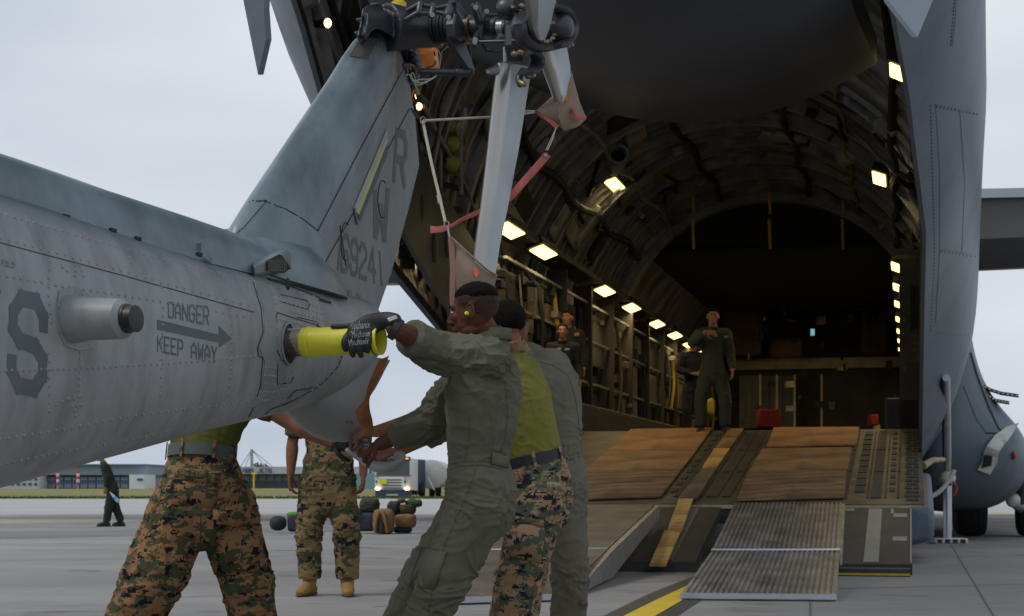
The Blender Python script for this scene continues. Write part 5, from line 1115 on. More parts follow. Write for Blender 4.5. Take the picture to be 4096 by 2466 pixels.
wire([hv(998, 198, d), hv(990, 182, d), hv(994, 176, d), hv(1000, 192, d), hv(992, 196, d)], .003); wire([hv(978, 182, d), hv(985, 180, d), hv(992, 192, d), hv(1008, 197, d)], .003); wire([hv(999, 202, d), hv(1003, 216, d)], .004); wire([hv(1003, 216, d), hv(1006, 228, d)], .012, mat('cord_tan', (.36, .29, .16), .8), 'cord_end'); wire([hv(1006, 228, d), hv(1012, 240, d), hv(1025, 245, d)], .016, mdk, 'cord_boot')
wire([hv(1086, 100, .44), hv(1120, 94, .48), hv(1126, 99, .48), hv(1122, 107, .48), hv(1092, 108, .44), hv(1085, 103, .44), hv(1100, 98, .45)], .006, mbrass, 'clip')
wire([hv(970, 158, .1), hv(990, 158, .12), hv(999, 168, .12), hv(1000, 182, .12)], .010, mat('maroon_hose', (.16, .05, .045), .5), 'hose')
wire([hv(1045, 125, .16), hv(1048, 150, .16), hv(1040, 160, .16), hv(1028, 163, .16)], .004, mdk, 'cable'); MB().tube([hv(1047, 137, .165), hv(1046, 147, .165)], .009, n=8).build('yellow_sleeve', myel, HEL)
for k in range(5): blob([hv(982 + k * 3, 105 + k * 14, .03), hv(990 + k * 3, 115 + k * 14, .06)], [.022, .026], 'fitting', mgb, 10, 0)
MB().tube([hv(978, 185, .03), hv(1040, 288, .25)], .02, n=8)
# ---- covers, cord and streamers (own things)
mcan = mat('canvas_tan', (.235, .175, .125), .9, var=.15, scale=8, bump=.001, bscale=120); mcan2 = mat('canvas_strip', (.30, .165, .14), .9, var=.15, scale=10); mred2 = mat('faded_red_webbing', (.42, .11, .09), .85, var=.2, scale=8, bump=.001, bscale=80)
mor = mat('orange_tape', (.75, .16, .05), .6)
def cloth(grid, th, name, m, parent=None, wr=.008, **k):
    rows = [cat_rom([P(*p) for p in r], [(0, 0)] * len(r), 5)[0] for r in grid]; cols = list(zip(*rows)); cols = [cat_rom(list(c), [(0, 0)] * len(c), 5)[0] if len(c) > 2 else [lerp(c[0], c[1], t / 5) for t in range(6)] for c in cols]
    nv = len(cols[0]); g = [[c + V((0, 1, 0)) * wr * noise.noise(c * 9) for c in cc] for cc in cols]
    mb = MB(); f = [[p for p in cc] for cc in g]; b = [[p + V((0, th, 0)) for p in cc] for cc in g]
    mb.loft([x + y[::-1] for x, y in zip(f, b)]); return mb.build(name, m, parent, sharp=50, **k)
c1 = empty('blade_cover', P(1120, 620, 7.62), 'tan canvas sleeve hooked over the tip of the hanging rotor blade', 'canvas cover', 'canvas rotor blade covers')
cloth([[(1083, 573, 7.62), (1105, 590, 7.60), (1135, 622, 7.56), (1170, 652, 7.58), (1197, 664, 7.66)], [(1082, 620, 7.62), (1108, 640, 7.56), (1140, 668, 7.53), (1168, 682, 7.56), (1190, 690, 7.64)], [(1086, 700, 7.62), (1110, 715, 7.57), (1140, 725, 7.55), (1160, 728, 7.58), (1180, 730, 7.64)]], .006, 'canvas', mcan, c1, .01)
cloth([[(1078, 570, 7.60), (1083, 640, 7.60), (1082, 700, 7.6), (1084, 760, 7.6)], [(1092, 576, 7.585), (1096, 640, 7.585), (1096, 700, 7.585), (1098, 760, 7.585)]], .004, 'edge_strip', mcan2, c1, .003)
mb = MB(); mb.tube([P(1086, 572, 7.59), P(1130, 612, 7.54), P(1170, 648, 7.55), P(1197, 664, 7.64)], .0055, n=6, sub=4); mb.build('rolled_hem', mcan, c1)
mb = MB(); mb.slab([P(1140, 648, 7.52), P(1146, 643, 7.52), P(1153, 656, 7.52), P(1147, 670, 7.52), P(1141, 660, 7.52)], (0, 1, 0), .008); mb.build('orange_tab', mor, c1)
c2 = empty('blade_cover', P(1370, 270, 8.2), 'tan canvas sleeve with red tabs over the far rotor blade tip', 'canvas cover', 'canvas rotor blade covers')
cloth([[(1376, 170, 8.26), (1362, 215, 8.2), (1340, 258, 8.1)], [(1392, 235, 8.26), (1375, 262, 8.15), (1345, 285, 8.08)], [(1412, 285, 8.3), (1390, 305, 8.2), (1358, 315, 8.15)]], .006, 'canvas', mcan, c2, .01)
cloth([[(1340, 222, 8.2), (1345, 245, 8.1), (1345, 285, 8.08)], [(1315, 245, 8.2), (1318, 262, 8.1), (1345, 300, 8.1)], [(1288, 268, 8.15), (1300, 272, 8.1), (1360, 316, 8.12)]], .006, 'folded_flap', mcan, c2, .006)
cloth([[(1287, 269, 8.11), (1315, 280, 8.07), (1345, 303, 8.07)], [(1290, 273, 8.11), (1314, 290, 8.07), (1340, 312, 8.07)]], .005, 'red_strip', mred2, c2, .003)
mb = MB(); mb.tube([P(1382, 262, 8.15), P(1378, 270, 8.12), P(1390, 280, 8.12), P(1410, 284, 8.2)], [(.012, .004)] * 4, side=(0, 0, 1), n=6, sub=4); mb.build('red_tab', mred2, c2)
mb = MB(); mb.slab([P(1360, 233, 8.12), P(1366, 232, 8.12), P(1368, 242, 8.12), P(1361, 243, 8.12)], (0, 1, 0), .01); mb.build('orange_tab', mor, c2)
mrope = mat('cord_cream', (.46, .43, .33), .8, var=.15, scale=30)
cd = empty('bungee', P(1018, 290, 7.8), 'cream bungee cord tying the two blade covers to the fin', 'bungee')
mb = MB(); mb.tube([P(1018, 291, 7.85), P(1150, 284, 7.95), P(1230, 279, 8.12), P(1288, 270, 8.12)], .0062, n=8, sub=3); mb.build('cord', mrope, cd)
mb = MB(); mb.tube([P(1018, 292, 7.85), P(1038, 390, 7.75), P(1058, 475, 7.68), P(1072, 535, 7.62)], .0075, n=8, sub=3); mb.build('cord', mrope, cd)
mb = MB(); mb.tube([P(1230, 277, 8.1), P(1265, 268, 8.12), P(1288, 268, 8.12)], .004, n=6, sub=3); mb.build('cord', mrope, cd)
MB().tube([P(1056, 470, 7.68), P(1060, 490, 7.67)], .011, n=8).build('knot', mrope, cd)
def ringt(c, a, b, r, nm, par, m=mmet): mb = MB(); mb.tube([c + a * math.cos(6.2832 * k / 14) + b * math.sin(6.2832 * k / 14) for k in range(15)], r, n=6); mb.build(nm, m, par)
ringt(P(1018, 290, 7.83), V((.012, 0, .006)), V((-.004, 0, .016)), .0022, 'ring', cd); ringt(P(1075, 540, 7.6), V((.012, 0, 0)), V((0, 0, .014)), .0028, 'swivel', cd); 
MB().tube([P(1077, 548, 7.6), P(1082, 572, 7.6)], .005, n=8).build('snap_hook', mmet, cd)
mb = MB(); mb.tube([P(990, 262, 7.95), P(1000, 278, 7.9), P(1018, 289, 7.85)], [.005, .008, .004], n=7, sub=2); mb.build('hook', mdk, cd)
st = empty('red_streamer', P(1290, 400, 8.0), 'long faded red warning ribbon hanging from the far blade cover', 'ribbon')
mb = MB(); mb.tube([P(1318, 372, 8.05), P(1290, 405, 8.02), P(1250, 450, 8.0), P(1222, 480, 8.03), P(1180, 500, 8.06), P(1145, 514, 8.04), P(1110, 530, 7.95), P(1088, 543, 7.8), P(1060, 552, 7.66), P(1036, 553, 7.64)], [(.020, .002)] * 5 + [(.014, .002)] + [(.010, .003), (.008, .003), (.018, .002), (.02, .002)], side=(.5, -.3, -.8), n=8, sub=5); mb.build('ribbon', mred2, st)
wire([P(1338, 308, 8.05), P(1330, 335, 8.05), P(1318, 362, 8.04)], .003, mwire, 'wire', 3, st); wire([P(1334, 318, 8.05), P(1322, 345, 8.05), P(1314, 362, 8.04)], .0025, mwire, 'wire', 3, st)
MB().tube([P(1314, 374, 8.03), P(1314, 374, 8.045)], .01, n=10).build('grommet', mmet, st)
# orange tie strap from tube to skid
so = empty('tie_strap', P(880, 1000, 7.6), 'worn orange-brown ratchet strap twisting down from the yellow tube to the skid', 'strap')
mst_ = mat('strap_orange', (.40, .16, .035), .6, var=.4, scale=9, c2=(.14, .065, .03)); mb = MB()
pts = [(924, 862, 7.1), (912, 890, 7.15), (895, 930, 7.25), (884, 960, 7.3), (874, 985, 7.35), (878, 1010, 7.4), (886, 1035, 7.45), (890, 1052, 7.46)]
rings = []
Wd = [(V((.024, -.01, .008)), ), (V((.022, -.01, .006)), ), (V((.02, -.014, .006)), ), (V((.014, -.02, .004)), ), (V((.030, .004, 0)), ), (V((.034, .004, 0)), ), (V((.026, 0, 0)), ), (V((.024, 0, 0)), )]
ps = [P(*p) for p in pts]; ws = [w_[0] for w_ in Wd]; ps2 = cat_rom(ps, [(0, 0)] * 8, 4)[0]; ws2 = cat_rom(ws, [(0, 0)] * 8, 4)[0]
mb.loft([[p - w_, p + w_, p + w_ + V((0, .003, 0)), p - w_ + V((0, .003, 0))] for p, w_ in zip(ps2, ws2)]); mb.build('webbing', mst_, so, sharp=60)
o = MB().slab([P(872, 1050, 7.3), P(896, 1048, 7.3), P(892, 1103, 7.3), P(870, 1100, 7.3)], (0, 1, 0), .006).build('printed_end', mat('strap_brown', (.075, .05, .04), .8), so, bevel=.002)
mb = MB()
def deco(text, corners, Y, m, nm, par, wd=1.0, gap=1.5):
    mb = MB()
    for q_ in stroke_quads(text, wd, gap): mb.slab([P(*bilin(corners, p.x, p.y), Y) for p in q_], (0, -1, 0), .0008)
    return mb.build(nm, m, par, kind='stuff', smooth=False)
deco('LOT1', [(888, 1100), (887, 1058), (876, 1058), (876, 1100)], 7.297, mat('print_grey', (.35, .34, .32), .7), 'lettering', o, 1.1)
# ================================================================ PEOPLE
def skin(name, c, c2, hair=(.016, .012, .010)):
    return mat(name, c, .55, var=.12, scale=14, c2=c2, attr=('stubble', hair), spec=.12, bump=.0006, bscale=160)
sk_dark = skin('skin_deep_brown', (.115, .048, .028), (.078, .032, .020)); sk_brown = skin('skin_brown', (.20, .085, .048), (.15, .06, .034)); sk_tan = skin('skin_tan', (.30, .155, .10), (.24, .115, .07)); sk_light = skin('skin_fair', (.42, .22, .15), (.36, .17, .11), (.10, .06, .035))
mhair = mat('hair_black', (.009, .007, .006), .95, var=.5, scale=110, bump=.005, bscale=170, spec=.12); mhairb = mat('hair_brown', (.03, .02, .013), .8, var=.4, scale=60, bump=.003, bscale=120, spec=.15)
msuit = mat('flight_suit_sage', (.112, .108, .076), .88, var=.12, scale=5, spec=.2, bump=.0012, bscale=55, c2=(.09, .088, .062)); msuit2 = mat('flight_suit_sage_worn', (.135, .125, .095), .88, var=.12, scale=5, spec=.2, bump=.001, bscale=55)
msuitd = mat('flight_suit_dark', (.030, .040, .032), .9, var=.15, scale=5, spec=.2); mseamf = mat('suit_stitching', (.045, .05, .038), .9)
mtee = mat('tshirt_olive', (.175, .165, .045), .9, var=.1, scale=6, spec=.15, bump=.0008, bscale=60, c2=(.14, .14, .028)); mtee2 = mat('tshirt_olive_dark', (.10, .10, .024), .9, var=.1, scale=6, spec=.15, bump=.0008, bscale=60)
mcamo = camo('woodland_camouflage', (.25, .14, .065), (.055, .068, .034), (.10, .060, .030), (.010, .012, .020))
mcamo2 = camo('woodland_camouflage_worn', (.29, .19, .115), (.075, .095, .060), (.15, .09, .055), (.014, .018, .030))
mcamo3 = camo('woodland_camouflage_far', (.20, .135, .065), (.055, .065, .030), (.10, .065, .03), (.014, .016, .024), .016)
mbelt = mat('web_belt_grey', (.075, .085, .078), .75, var=.1, scale=20); mbeltk = mat('belt_black', (.012, .012, .016), .6)
mboot = mat('boot_tan', (.30, .17, .045), .8, var=.2, scale=12, bump=.002, bscale=40); mbootd = mat('boot_dark', (.03, .028, .025), .7); msole = mat('sole', (.10, .06, .03), .8)
mglove = mat('glove_black', (.012, .012, .014), .6, var=.3, scale=20, bump=.001, bscale=90); meye = mat('eye_white', (.5, .48, .45), .2); 
def frame(f, tilt=0, nod=0):
    f = V(f).normalized(); u = V((0, 0, 1)); l = u.cross(f).normalized(); f2 = f * math.cos(nod) - u * math.sin(nod); u2 = l.cross(f2) * -1
    u2 = f2.cross(l); u2 = u2 if u2.z > 0 else -u2
    l2 = l * math.cos(tilt) + u2 * math.sin(tilt); u3 = u2 * math.cos(tilt) - l * math.sin(tilt)
    return f2, l2, u3
def head_into(mb, c, fr, k=1.0, ear=True):
    f, l, u = fr
    def E(p, r, n=16, m=10): mb.ell(c + (f * p[0] + l * p[1] + u * p[2]) * k, f * r[0] * k, l * r[1] * k, u * r[2] * k, n, m)
    E((-.014, 0, .034), (.097, .076, .082)); E((.012, 0, .0), (.078, .070, .085)); E((.036, 0, -.035), (.052, .058, .075)); E((.058, 0, -.092), (.030, .034, .024)); E((.02, 0, -.075), (.05, .056, .04))
    E((.074, 0, .026), (.020, .052, .016)); E((.068, .034, -.016), (.022, .024, .022)); E((.068, -.034, -.016), (.022, .024, .022))
    mb.tube([c + (f * .082 + u * .016) * k, c + (f * .098 - u * .008) * k, c + (f * .108 - u * .028) * k], [.009 * k, .011 * k, .013 * k], n=10, round_caps=True)
    E((.098, .012, -.034), (.013, .010, .009)); E((.098, -.012, -.034), (.013, .010, .009)); E((.088, 0, -.057), (.014, .024, .007)); E((.087, 0, -.070), (.014, .022, .008)); E((.070, 0, -.064), (.022, .036, .022))
    if ear:
        for s_ in (1, -1):
            cc = c + (f * -.008 + l * s_ * .077 - u * .004) * k; pts = []
            for a in range(-60, 251, 25): pts.append(cc + (f * -.017 * math.cos(R(a)) * 1.0 + u * .030 * math.sin(R(a)) + l * s_ * (.008 + .006 * math.cos(R(a)))) * k)
            mb.tube(pts, .0048 * k, n=7, round_caps=True); mb.tube([cc - u * .018 * k, cc - u * .028 * k + f * .006 * k], .0065 * k, n=7, round_caps=True)
            mb.ell(cc + l * s_ * .003 * k, f * .012 * k, l * .005 * k, u * .024 * k, 10, 6)
def hair_cap(c, fr, k, mt, par, style='fade', name='hair'):
    f, l, u = fr; me = MB(); N, M = 40, 26; vs = []; keep = {}
    for j in range(M + 1):
        th = math.pi * j / M * .78
        for i in range(N):
            a = 2 * math.pi * i / N; d = V((math.sin(th) * math.cos(a), math.sin(th) * math.sin(a), math.cos(th)))
            p = V((-.014 + .097 * d.x, .076 * d.y, .034 + .082 * d.z)); front = p.x
            low = {'fade': .040 + .012 * (p.x > 0), 'full': (.058 if p.x > .045 else (-.0 if p.x < -.02 else .03)), 'bun': (.062 if p.x > .05 else (-.03 if p.x < -.02 else .0)), 'short': (.06 if p.x > .045 else (-.04 if p.x < -.02 else .005))}[style]
            ex = max(0, min(1, (p.z - low) / .03)); t = .008 if style in ('fade', 'short') else .010
            if style == 'fade' and p.x > .055: ex *= 1.0 if p.z > .062 else 0
            w_ = c + (f * p.x + l * p.y + u * p.z) * k; n = (f * d.x + l * d.y + u * d.z)
            keep[j * N + i] = ex; vs.append(w_ + n * (ex * t - .009 * (1 - ex)) * k + n * .0035 * noise.noise(w_ * 95) * ex * k)
    fs = [(j * N + i, j * N + (i + 1) % N, (j + 1) * N + (i + 1) % N, (j + 1) * N + i) for j in range(M) for i in range(N)]; fs = [f_ for f_ in fs if max(keep[q] for q in f_) > 0]
    me.add(vs, fs); return me.build(name, mt, par)
def finger(mb, pts, r): mb.tube(pts, [r * 1.0, r * 1.02, r * .95, r * .82], n=9, sub=3, round_caps=True)
def hand_into(mb, wr, d, back, spread=1.0, curl=.5, s=1.0, thumb=1, grow=0):
    """wr wrist point, d fingers' direction, back = direction the back of the hand faces, thumb +-1 which side"""
    d = V(d).normalized(); back = V(back); back = (back - d * back.dot(d)).normalized(); side = d.cross(back) * thumb
    mb.tube([wr - d * .02 * s, wr + d * .03 * s, wr + d * .075 * s, wr + d * .095 * s], [(.027 * s + grow, .019 * s + grow), (.037 * s + grow, .017 * s + grow), (.042 * s + grow, .0155 * s + grow), (.038 * s + grow, .012 * s + grow)], side=side, n=14, sub=2, round_caps=True)
    L_ = (.078, .086, .080, .064)
    for i in range(4):
        b = wr + d * .085 * s + side * (.030 - .020 * i) * s; ln = L_[i] * s; p = b; dd = (d + side * (.10 - .07 * i) * spread).normalized(); pts = [b - d * .02 * s]; c = curl
        for j, q in enumerate((.42, .33, .25)):
            ax = dd.cross(back).normalized(); dd = (Matrix.Rotation(-c * (.8 if j == 0 else 1.0), 3, ax) @ dd); p = p + dd * ln * q; pts.append(p)
        finger(mb, pts, (.0092 - .0006 * (i == 3)) * s + grow)
    b = wr + d * .02 * s + side * .028 * s; t1 = b + (d * .5 + side * .75 - back * .25).normalized() * .042 * s; t2 = t1 + (d * .85 + side * .35 - back * .35).normalized() * .032 * s; t3 = t2 + (d * .95 - back * .4 * (1 + curl)).normalized() * .026 * s
    finger(mb, [b, t1, t2, t3], .0108 * s + grow)
def folds(amp, seed, dirs=None, freq=9, limbs=()):
    """cloth folds: ridged noise stretched along the limb, stronger near joints"""
    o = V((seed * 3.1, seed * 7.7, seed * 1.3))
    def fn(p, n):
        q = V((p.x * freq * .8 + 1.6 * p.z, p.y * freq * .8, p.z * freq * 1.15)) + o
        w_ = V((noise.noise(q * .5), noise.noise(q * .5 + V((9, 3, 1))), noise.noise(q * .5 + V((2, 8, 5))))) * 1.3
        a = noise.noise(q + w_); b = noise.noise((q + w_) * 2.1 + V((4, 4, 4))); r = (1 - abs(a) * 2.6); r2 = (1 - abs(b) * 2.6)
        v = amp * (1.15 * max(0, r) ** 1.7 + .75 * max(0, r2) ** 1.6 - .4)
        k = .45
        for (c, rad) in limbs: k = max(k, 1.25 * max(0, 1 - (p - c).length / rad) + .45)
        return v * k
    return fn
def attr_stub(me, org, fn):
    a = me.attributes.new('stubble', 'FLOAT', 'POINT'); a.data.foreach_set('value', [fn(v.co + org) for v in me.vertices])
def garment(name, build, vox, m, par, amp=.006, seed=1, smooth=2, limbs=(), freq=9):
    mb = MB(); build(mb); me, org = remesh(mb, vox, smooth)
    if amp: displace(me, org, folds(amp, seed, freq=freq, limbs=limbs))
    return link_mesh(name, me, m, par, org, sharp=None)
def person(sp):
    """one body mesh, clothing and hair as children; sp holds joints in world space"""
    T = sp['torso']; side = sp['side']; k = sp.get('k', 1.0); vx = sp.get('vox', .006)
    base = V((T[0][0].x, T[0][0].y, sp.get('floor', 0)))
    par = empty('person', base, sp['label'], 'person', sp.get('group'))
    fr = sp['head'][1]; hc = sp['head'][0]; nb = sp['neck']
    bd = MB(); head_into(bd, hc, fr, k)
    bd.tube([hc + (fr[0] * -.02 - fr[2] * .05) * k, lerp(hc + (fr[0] * -.022 - fr[2] * .08) * k, nb, .5), nb + (T[-1][0] - nb) * .2], [(.056 * k, .058 * k), (.056 * k, .058 * k), (.066 * k, .072 * k)], side=side, n=14, sub=3)
    bd.tube([t[0] for t in T], [(t[1] * .86, t[2] * .86) for t in T], side=side, n=18, sub=4, round_caps=True)
    for a in sp['arms']:
        sh, el, wr = a['p']; r = a.get('br', (.05, .042, .027)); m1 = lerp(el, wr, .3)
        bd.tube([sh, lerp(sh, el, .5), el, m1, wr], [r[0] * k, r[0] * .92 * k, r[1] * .93 * k, r[1] * 1.05 * k, r[2] * k], n=12, sub=3, round_caps=True)
        if a.get('hand') and not a.get('glove'): h = a['hand']; hand_into(bd, wr, h['d'], h['b'], h.get('spread', 1), h.get('curl', .5), k * h.get('s', 1), h.get('thumb', 1))
    for L_ in sp['legs']:
        hp, kn, an = L_['p']; bd.tube([hp, lerp(hp, kn, .5), kn, lerp(kn, an, .3), an], [.085 * k, .075 * k, .056 * k, .058 * k, .038 * k], n=12, sub=2, round_caps=True)
    me, og = remesh(bd, vx * sp.get('bodyvox', .8), 3)
    def st(p):
        q = p - hc; x, y, z = q.dot(fr[0]) / k, q.dot(fr[1]) / k, q.dot(fr[2]) / k
        if abs(y) > .0735 and abs(x + .008) < .034 and abs(z + .004) < .042: return 0
        if z < -.06: return 0
        top = .062 if x > .05 else (.030 if x > .02 else .022)
        lo = top - (.012 if x > .05 else (.035 if x > .0 else .062)); t_ = max(0, min(1, (z - lo) / (top - lo)))
        if x > .02: t_ *= max(0, min(1, (.066 - x) / .03)) if z < .055 else 1
        if sp.get('hairstyle') == 'thin':
            t_ = max(0, min(1, (z + .05 - max(0, x) * .6) / .03)) * (1.0 if z < .07 else .8 + 1.2 * noise.noise(p * 28)) * (1 if x < .05 else 0)
        return min(1, max(0, t_)) * .8 * sp.get('stub', 1)
    attr_stub(me, og, st); body = link_mesh('body', me, sp['skin'], par, og, sharp=None)
    hs = hair_cap(hc, fr, k, sp.get('hair', mhair), par, sp.get('hairstyle', 'fade')) if sp.get('hairstyle') != 'thin' else None
    for s_ in (1, -1):
        mb = MB(); mb.ell(hc + (fr[0] * .081 + fr[1] * s_ * .031 + fr[2] * .004) * k, fr[0] * .008 * k, fr[1] * .013 * k, fr[2] * .0055 * k, 10, 6); e_ = mb.build('eye', meye, par)
        mb = MB(); mb.ell(hc + (fr[0] * .0875 + fr[1] * s_ * .031 + fr[2] * .004) * k, fr[0] * .003 * k, fr[1] * .005 * k, fr[2] * .005 * k, 8, 5); mb.build('iris', mdk, e_)
        mb = MB(); mb.tube([hc + (fr[0] * .094 + fr[1] * s_ * .015 + fr[2] * .027) * k, hc + (fr[0] * .0915 + fr[1] * s_ * .03 + fr[2] * .032) * k, hc + (fr[0] * .081 + fr[1] * s_ * .047 + fr[2] * .027) * k], [.003 * k, .0042 * k, .002 * k], n=6, sub=2); mb.build('eyebrow', sp.get('hair', mhair), par)
    joints = [(a['p'][1], .16 * k) for a in sp['arms']] + [(a['p'][0], .2 * k) for a in sp['arms']] + [(L_['p'][1], .22 * k) for L_ in sp['legs']] + [(L_['p'][0], .2 * k) for L_ in sp['legs']] + [(T[2][0], .14 * k)]
    amp = sp.get('amp', .010); sd = sp.get('seed', 1)
    def up(mb, cut=0):
        mb.tube([t[0] for t in T[cut:]], [(t[1], t[2]) for t in T[cut:]], side=side, n=22, sub=5, round_caps=True)
        for a in sp['arms']: mb.tube([lerp(T[-2][0], a['p'][0], .5), a['p'][0]], [.09 * k, a['r'][0]], n=14, round_caps=True)
    def sleeve(mb, a):
        sh, el, wr = a['p']; r = a['r']; end = a.get('cuff', .9)
        if end <= .5: mb.tube([sh, lerp(sh, el, end * 2)], [r[0], r[1]], n=16, round_caps=False)
        else: mb.tube([sh, lerp(sh, el, .5), el, lerp(el, wr, (end - .5) * 2)], [r[0], (r[0] + r[1]) / 2, r[1], r[2]], n=16, sub=4)
        mb.ell(sh, V((r[0], 0, 0)), V((0, r[0], 0)), V((0, 0, r[0])))
    def legs(mb, waist=True):
        for L_ in sp['legs']:
            hp, kn, an = L_['p']; r = L_['r']; e_ = lerp(kn, an, L_.get('end', .93))
            mb.tube([hp, lerp(hp, kn, .5), kn, lerp(kn, e_, .5), e_], [r[0], (r[0] + r[1]) / 2, r[1], (r[1] + r[2]) / 2, r[2]], n=18, sub=4, round_caps=False)
            mb.ell(hp, V((r[0], 0, 0)), V((0, r[0], 0)), V((0, 0, r[0])))
    nT = sp.get('waist', 2); out = {'par': par, 'body': body}
    if sp['kind'] == 'suit':
        def b_(mb): up(mb); [sleeve(mb, a) for a in sp['arms']]; legs(mb)
        out['suit'] = garment('flight_suit', b_, vx, sp['mtop'], par, amp, sd, limbs=joints)
    else:
        def b_(mb): up(mb, sp.get('topcut', 1)); [sleeve(mb, a) for a in sp['arms']]
        out['top'] = garment(sp.get('topname', 'shirt'), b_, vx, sp['mtop'], par, amp * sp.get('topamp', .6), sd, limbs=joints)
        def b2(mb):
            mb.tube([t[0] for t in T[:nT + 1]], [(t[1] * 1.04, t[2] * 1.04) for t in T[:nT + 1]], side=side, n=22, sub=5); legs(mb)
            xs_ = side.normalized(); mb.ell(T[0][0], xs_ * T[0][1], xs_.cross(V((0, 0, 1))) * T[0][2], V((0, 0, T[0][1] * .85)), 20, 12)
        out['trousers'] = garment('trousers', b2, vx, sp['mleg'], par, amp, sd + 5, limbs=joints)
        if sp.get('belt'):
            bt = T[nT]; mb = MB(); rings = []
            ax = (T[nT + 1][0] - T[nT - 1][0]).normalized(); x = (side - ax * side.dot(ax)).normalized(); y = ax.cross(x); c = bt[0]; n = 40; hb = sp.get('beltw', .024)
            for a_, g in ((-hb, .004), (-hb, .009), (hb, .009), (hb, .004)): rings.append([c + ax * a_ + x * (bt[1] + g + .004) * math.cos(6.2832 * i / n) + y * (bt[2] + g + .004) * math.sin(6.2832 * i / n) for i in range(n)])
            mb.loft(rings, caps=False); out['belt'] = mb.build('belt', sp['belt'], par)
            for i in range(n)[::6]:
                a_ = 6.2832 * (i + sp.get('loop', 0)) / n; p = c + x * (bt[1] + .018) * math.cos(a_) + y * (bt[2] + .018) * math.sin(a_); t_ = x * -math.sin(a_) + y * math.cos(a_)
                MB().box(p, t_ * .008, ax * (hb + .014), (x * math.cos(a_) + y * math.sin(a_)) * .003).build('belt_loop', sp['mleg'], par, bevel=.002)
    # cuffs
    for a in sp['arms']:
        if a.get('roll'):
            sh, el, wr = a['p']; c = lerp(el, wr, (a['cuff'] - .5) * 2) if a['cuff'] > .5 else lerp(sh, el, a['cuff'] * 2); dd = (wr - el).normalized(); r = a['roll']; mb = MB()
            mb.tube([c - dd * .06, c - dd * .045, c, c + dd * .008], [r * .98, r * 1.05, r * 1.08, r * .98], n=22); o_ = mb.build('rolled_cuff', sp['mtop'], par); 
            me2 = o_.data; md = o_.modifiers.new('s', 'SUBSURF'); md.levels = 2; md.render_levels = 2; tx = bpy.data.textures.new('t', 'CLOUDS'); tx.noise_scale = .05; dm = o_.modifiers.new('d', 'DISPLACE'); dm.texture = tx; dm.strength = .02; dm.mid_level = .5
        if a.get('glove'):
            h = a['glove']; mb = MB()
            if 'fn' in h: h['fn'](mb)
            else: hand_into(mb, a['p'][2], h['d'], h['b'], h.get('spread', 1), h.get('curl', .5), k, h.get('thumb', 1), .003)
            me3, og3 = remesh(mb, .004, 3); out['glove'] = link_mesh('glove', me3, mglove, par, og3, sharp=None)
    # collar
    if sp.get('collar'):
        mb = MB(); rings = []; n = 28; x, y = side, side.cross(V((0, 0, 1))); c = nb; tl = sp.get('collar_tilt', V((0, 0, 1)))
        for h_, r in sp['collar']: rings.append([c + tl * h_ + x * r * math.cos(6.2832 * i / n) + y * r * 1.02 * math.sin(6.2832 * i / n) for i in range(n)])
        mb.loft(rings, caps=False); o_ = mb.build('collar', sp['mtop'], par)
        md = o_.modifiers.new('s', 'SOLIDIFY'); md.thickness = .005
    # boots
    for L_ in sp['legs']:
        an = L_['p'][2]; fd = V(L_['foot']).normalized(); sdv = V((0, 0, 1)).cross(fd); z0 = sp.get('floor', 0) + L_.get('lift', 0)
        mb = MB(); g = V((an.x, an.y, z0))
        mb.tube([an + V((0, 0, .12)), an + V((0, 0, .04)), g + V((0, 0, .07)) + fd * .01], [.058 * k, .054 * k, .05 * k], n=14, sub=2, round_caps=True)
        mb.tube([g - fd * .055 * k + V((0, 0, .045)), g + fd * .04 * k + V((0, 0, .06)), g + fd * .12 * k + V((0, 0, .048)), g + fd * .185 * k + V((0, 0, .038))], [(.038 * k, .042), (.046 * k, .058), (.050 * k, .044), (.040 * k, .030)], side=sdv, n=16, sub=3, round_caps=True)
        me4, og4 = remesh(mb, max(.006, vx), 2); bo = link_mesh('boot', me4, sp['boot'], par, og4, sharp=None)
        mb = MB(); mb.tube([g - fd * .085 * k + V((0, 0, .012)), g - fd * .02 * k + V((0, 0, .012)), g + fd * .1 * k + V((0, 0, .012)), g + fd * .215 * k + V((0, 0, .012))], [(.030 * k, .012), (.040 * k, .012), (.052 * k, .012), (.028 * k, .012)], side=sdv, n=14, sub=3, round_caps=True); mb.build('sole', msole if sp['boot'] is mboot else mbootd, bo)
        if sp.get('laces'):
            for j in range(7):
                p = an + V((0, 0, .10 - j * .022)) + fd * (.052 + max(0, j - 3) * .02); MB().tube([p - sdv * .022, p + fd * .008, p + sdv * .022], .0028, n=5).build('lace', mat('lace', (.18, .11, .04), .8), bo)
    return out
def patchq(bv, quad, m, nm, par, off=.004, k=4):
    mb = MB(); lay_quad(mb, bv, [V(q_) for q_ in quad], off, k)
    if not mb.f: return None
    bm = bmesh.new(); me, og = mb.mesh(nm); bm.from_mesh(me); bmesh.ops.remove_doubles(bm, verts=bm.verts, dist=.0005); bmesh.ops.recalc_face_normals(bm, faces=bm.faces); bm.to_mesh(me); bm.free()
    o = link_mesh(nm, me, m, par, og, sharp=50); md = o.modifiers.new('s', 'SOLIDIFY'); md.thickness = -.004; md.offset = 0; return o
def seamline(bv, pts, par, m=None, w_=1.4, nm='stitched_seam'):
    mb = MB()
    for a, b in zip(pts, pts[1:]):
        n = max(2, int((V(b) - V(a)).length / 12)); 
        seam(mb, bv, [lerp(V(a), V(b), i / n) for i in range(n + 1)], w_, .0012)
    if mb.f: mb.build(nm, m or mseamf, par, kind='stuff', smooth=False, fix=False)

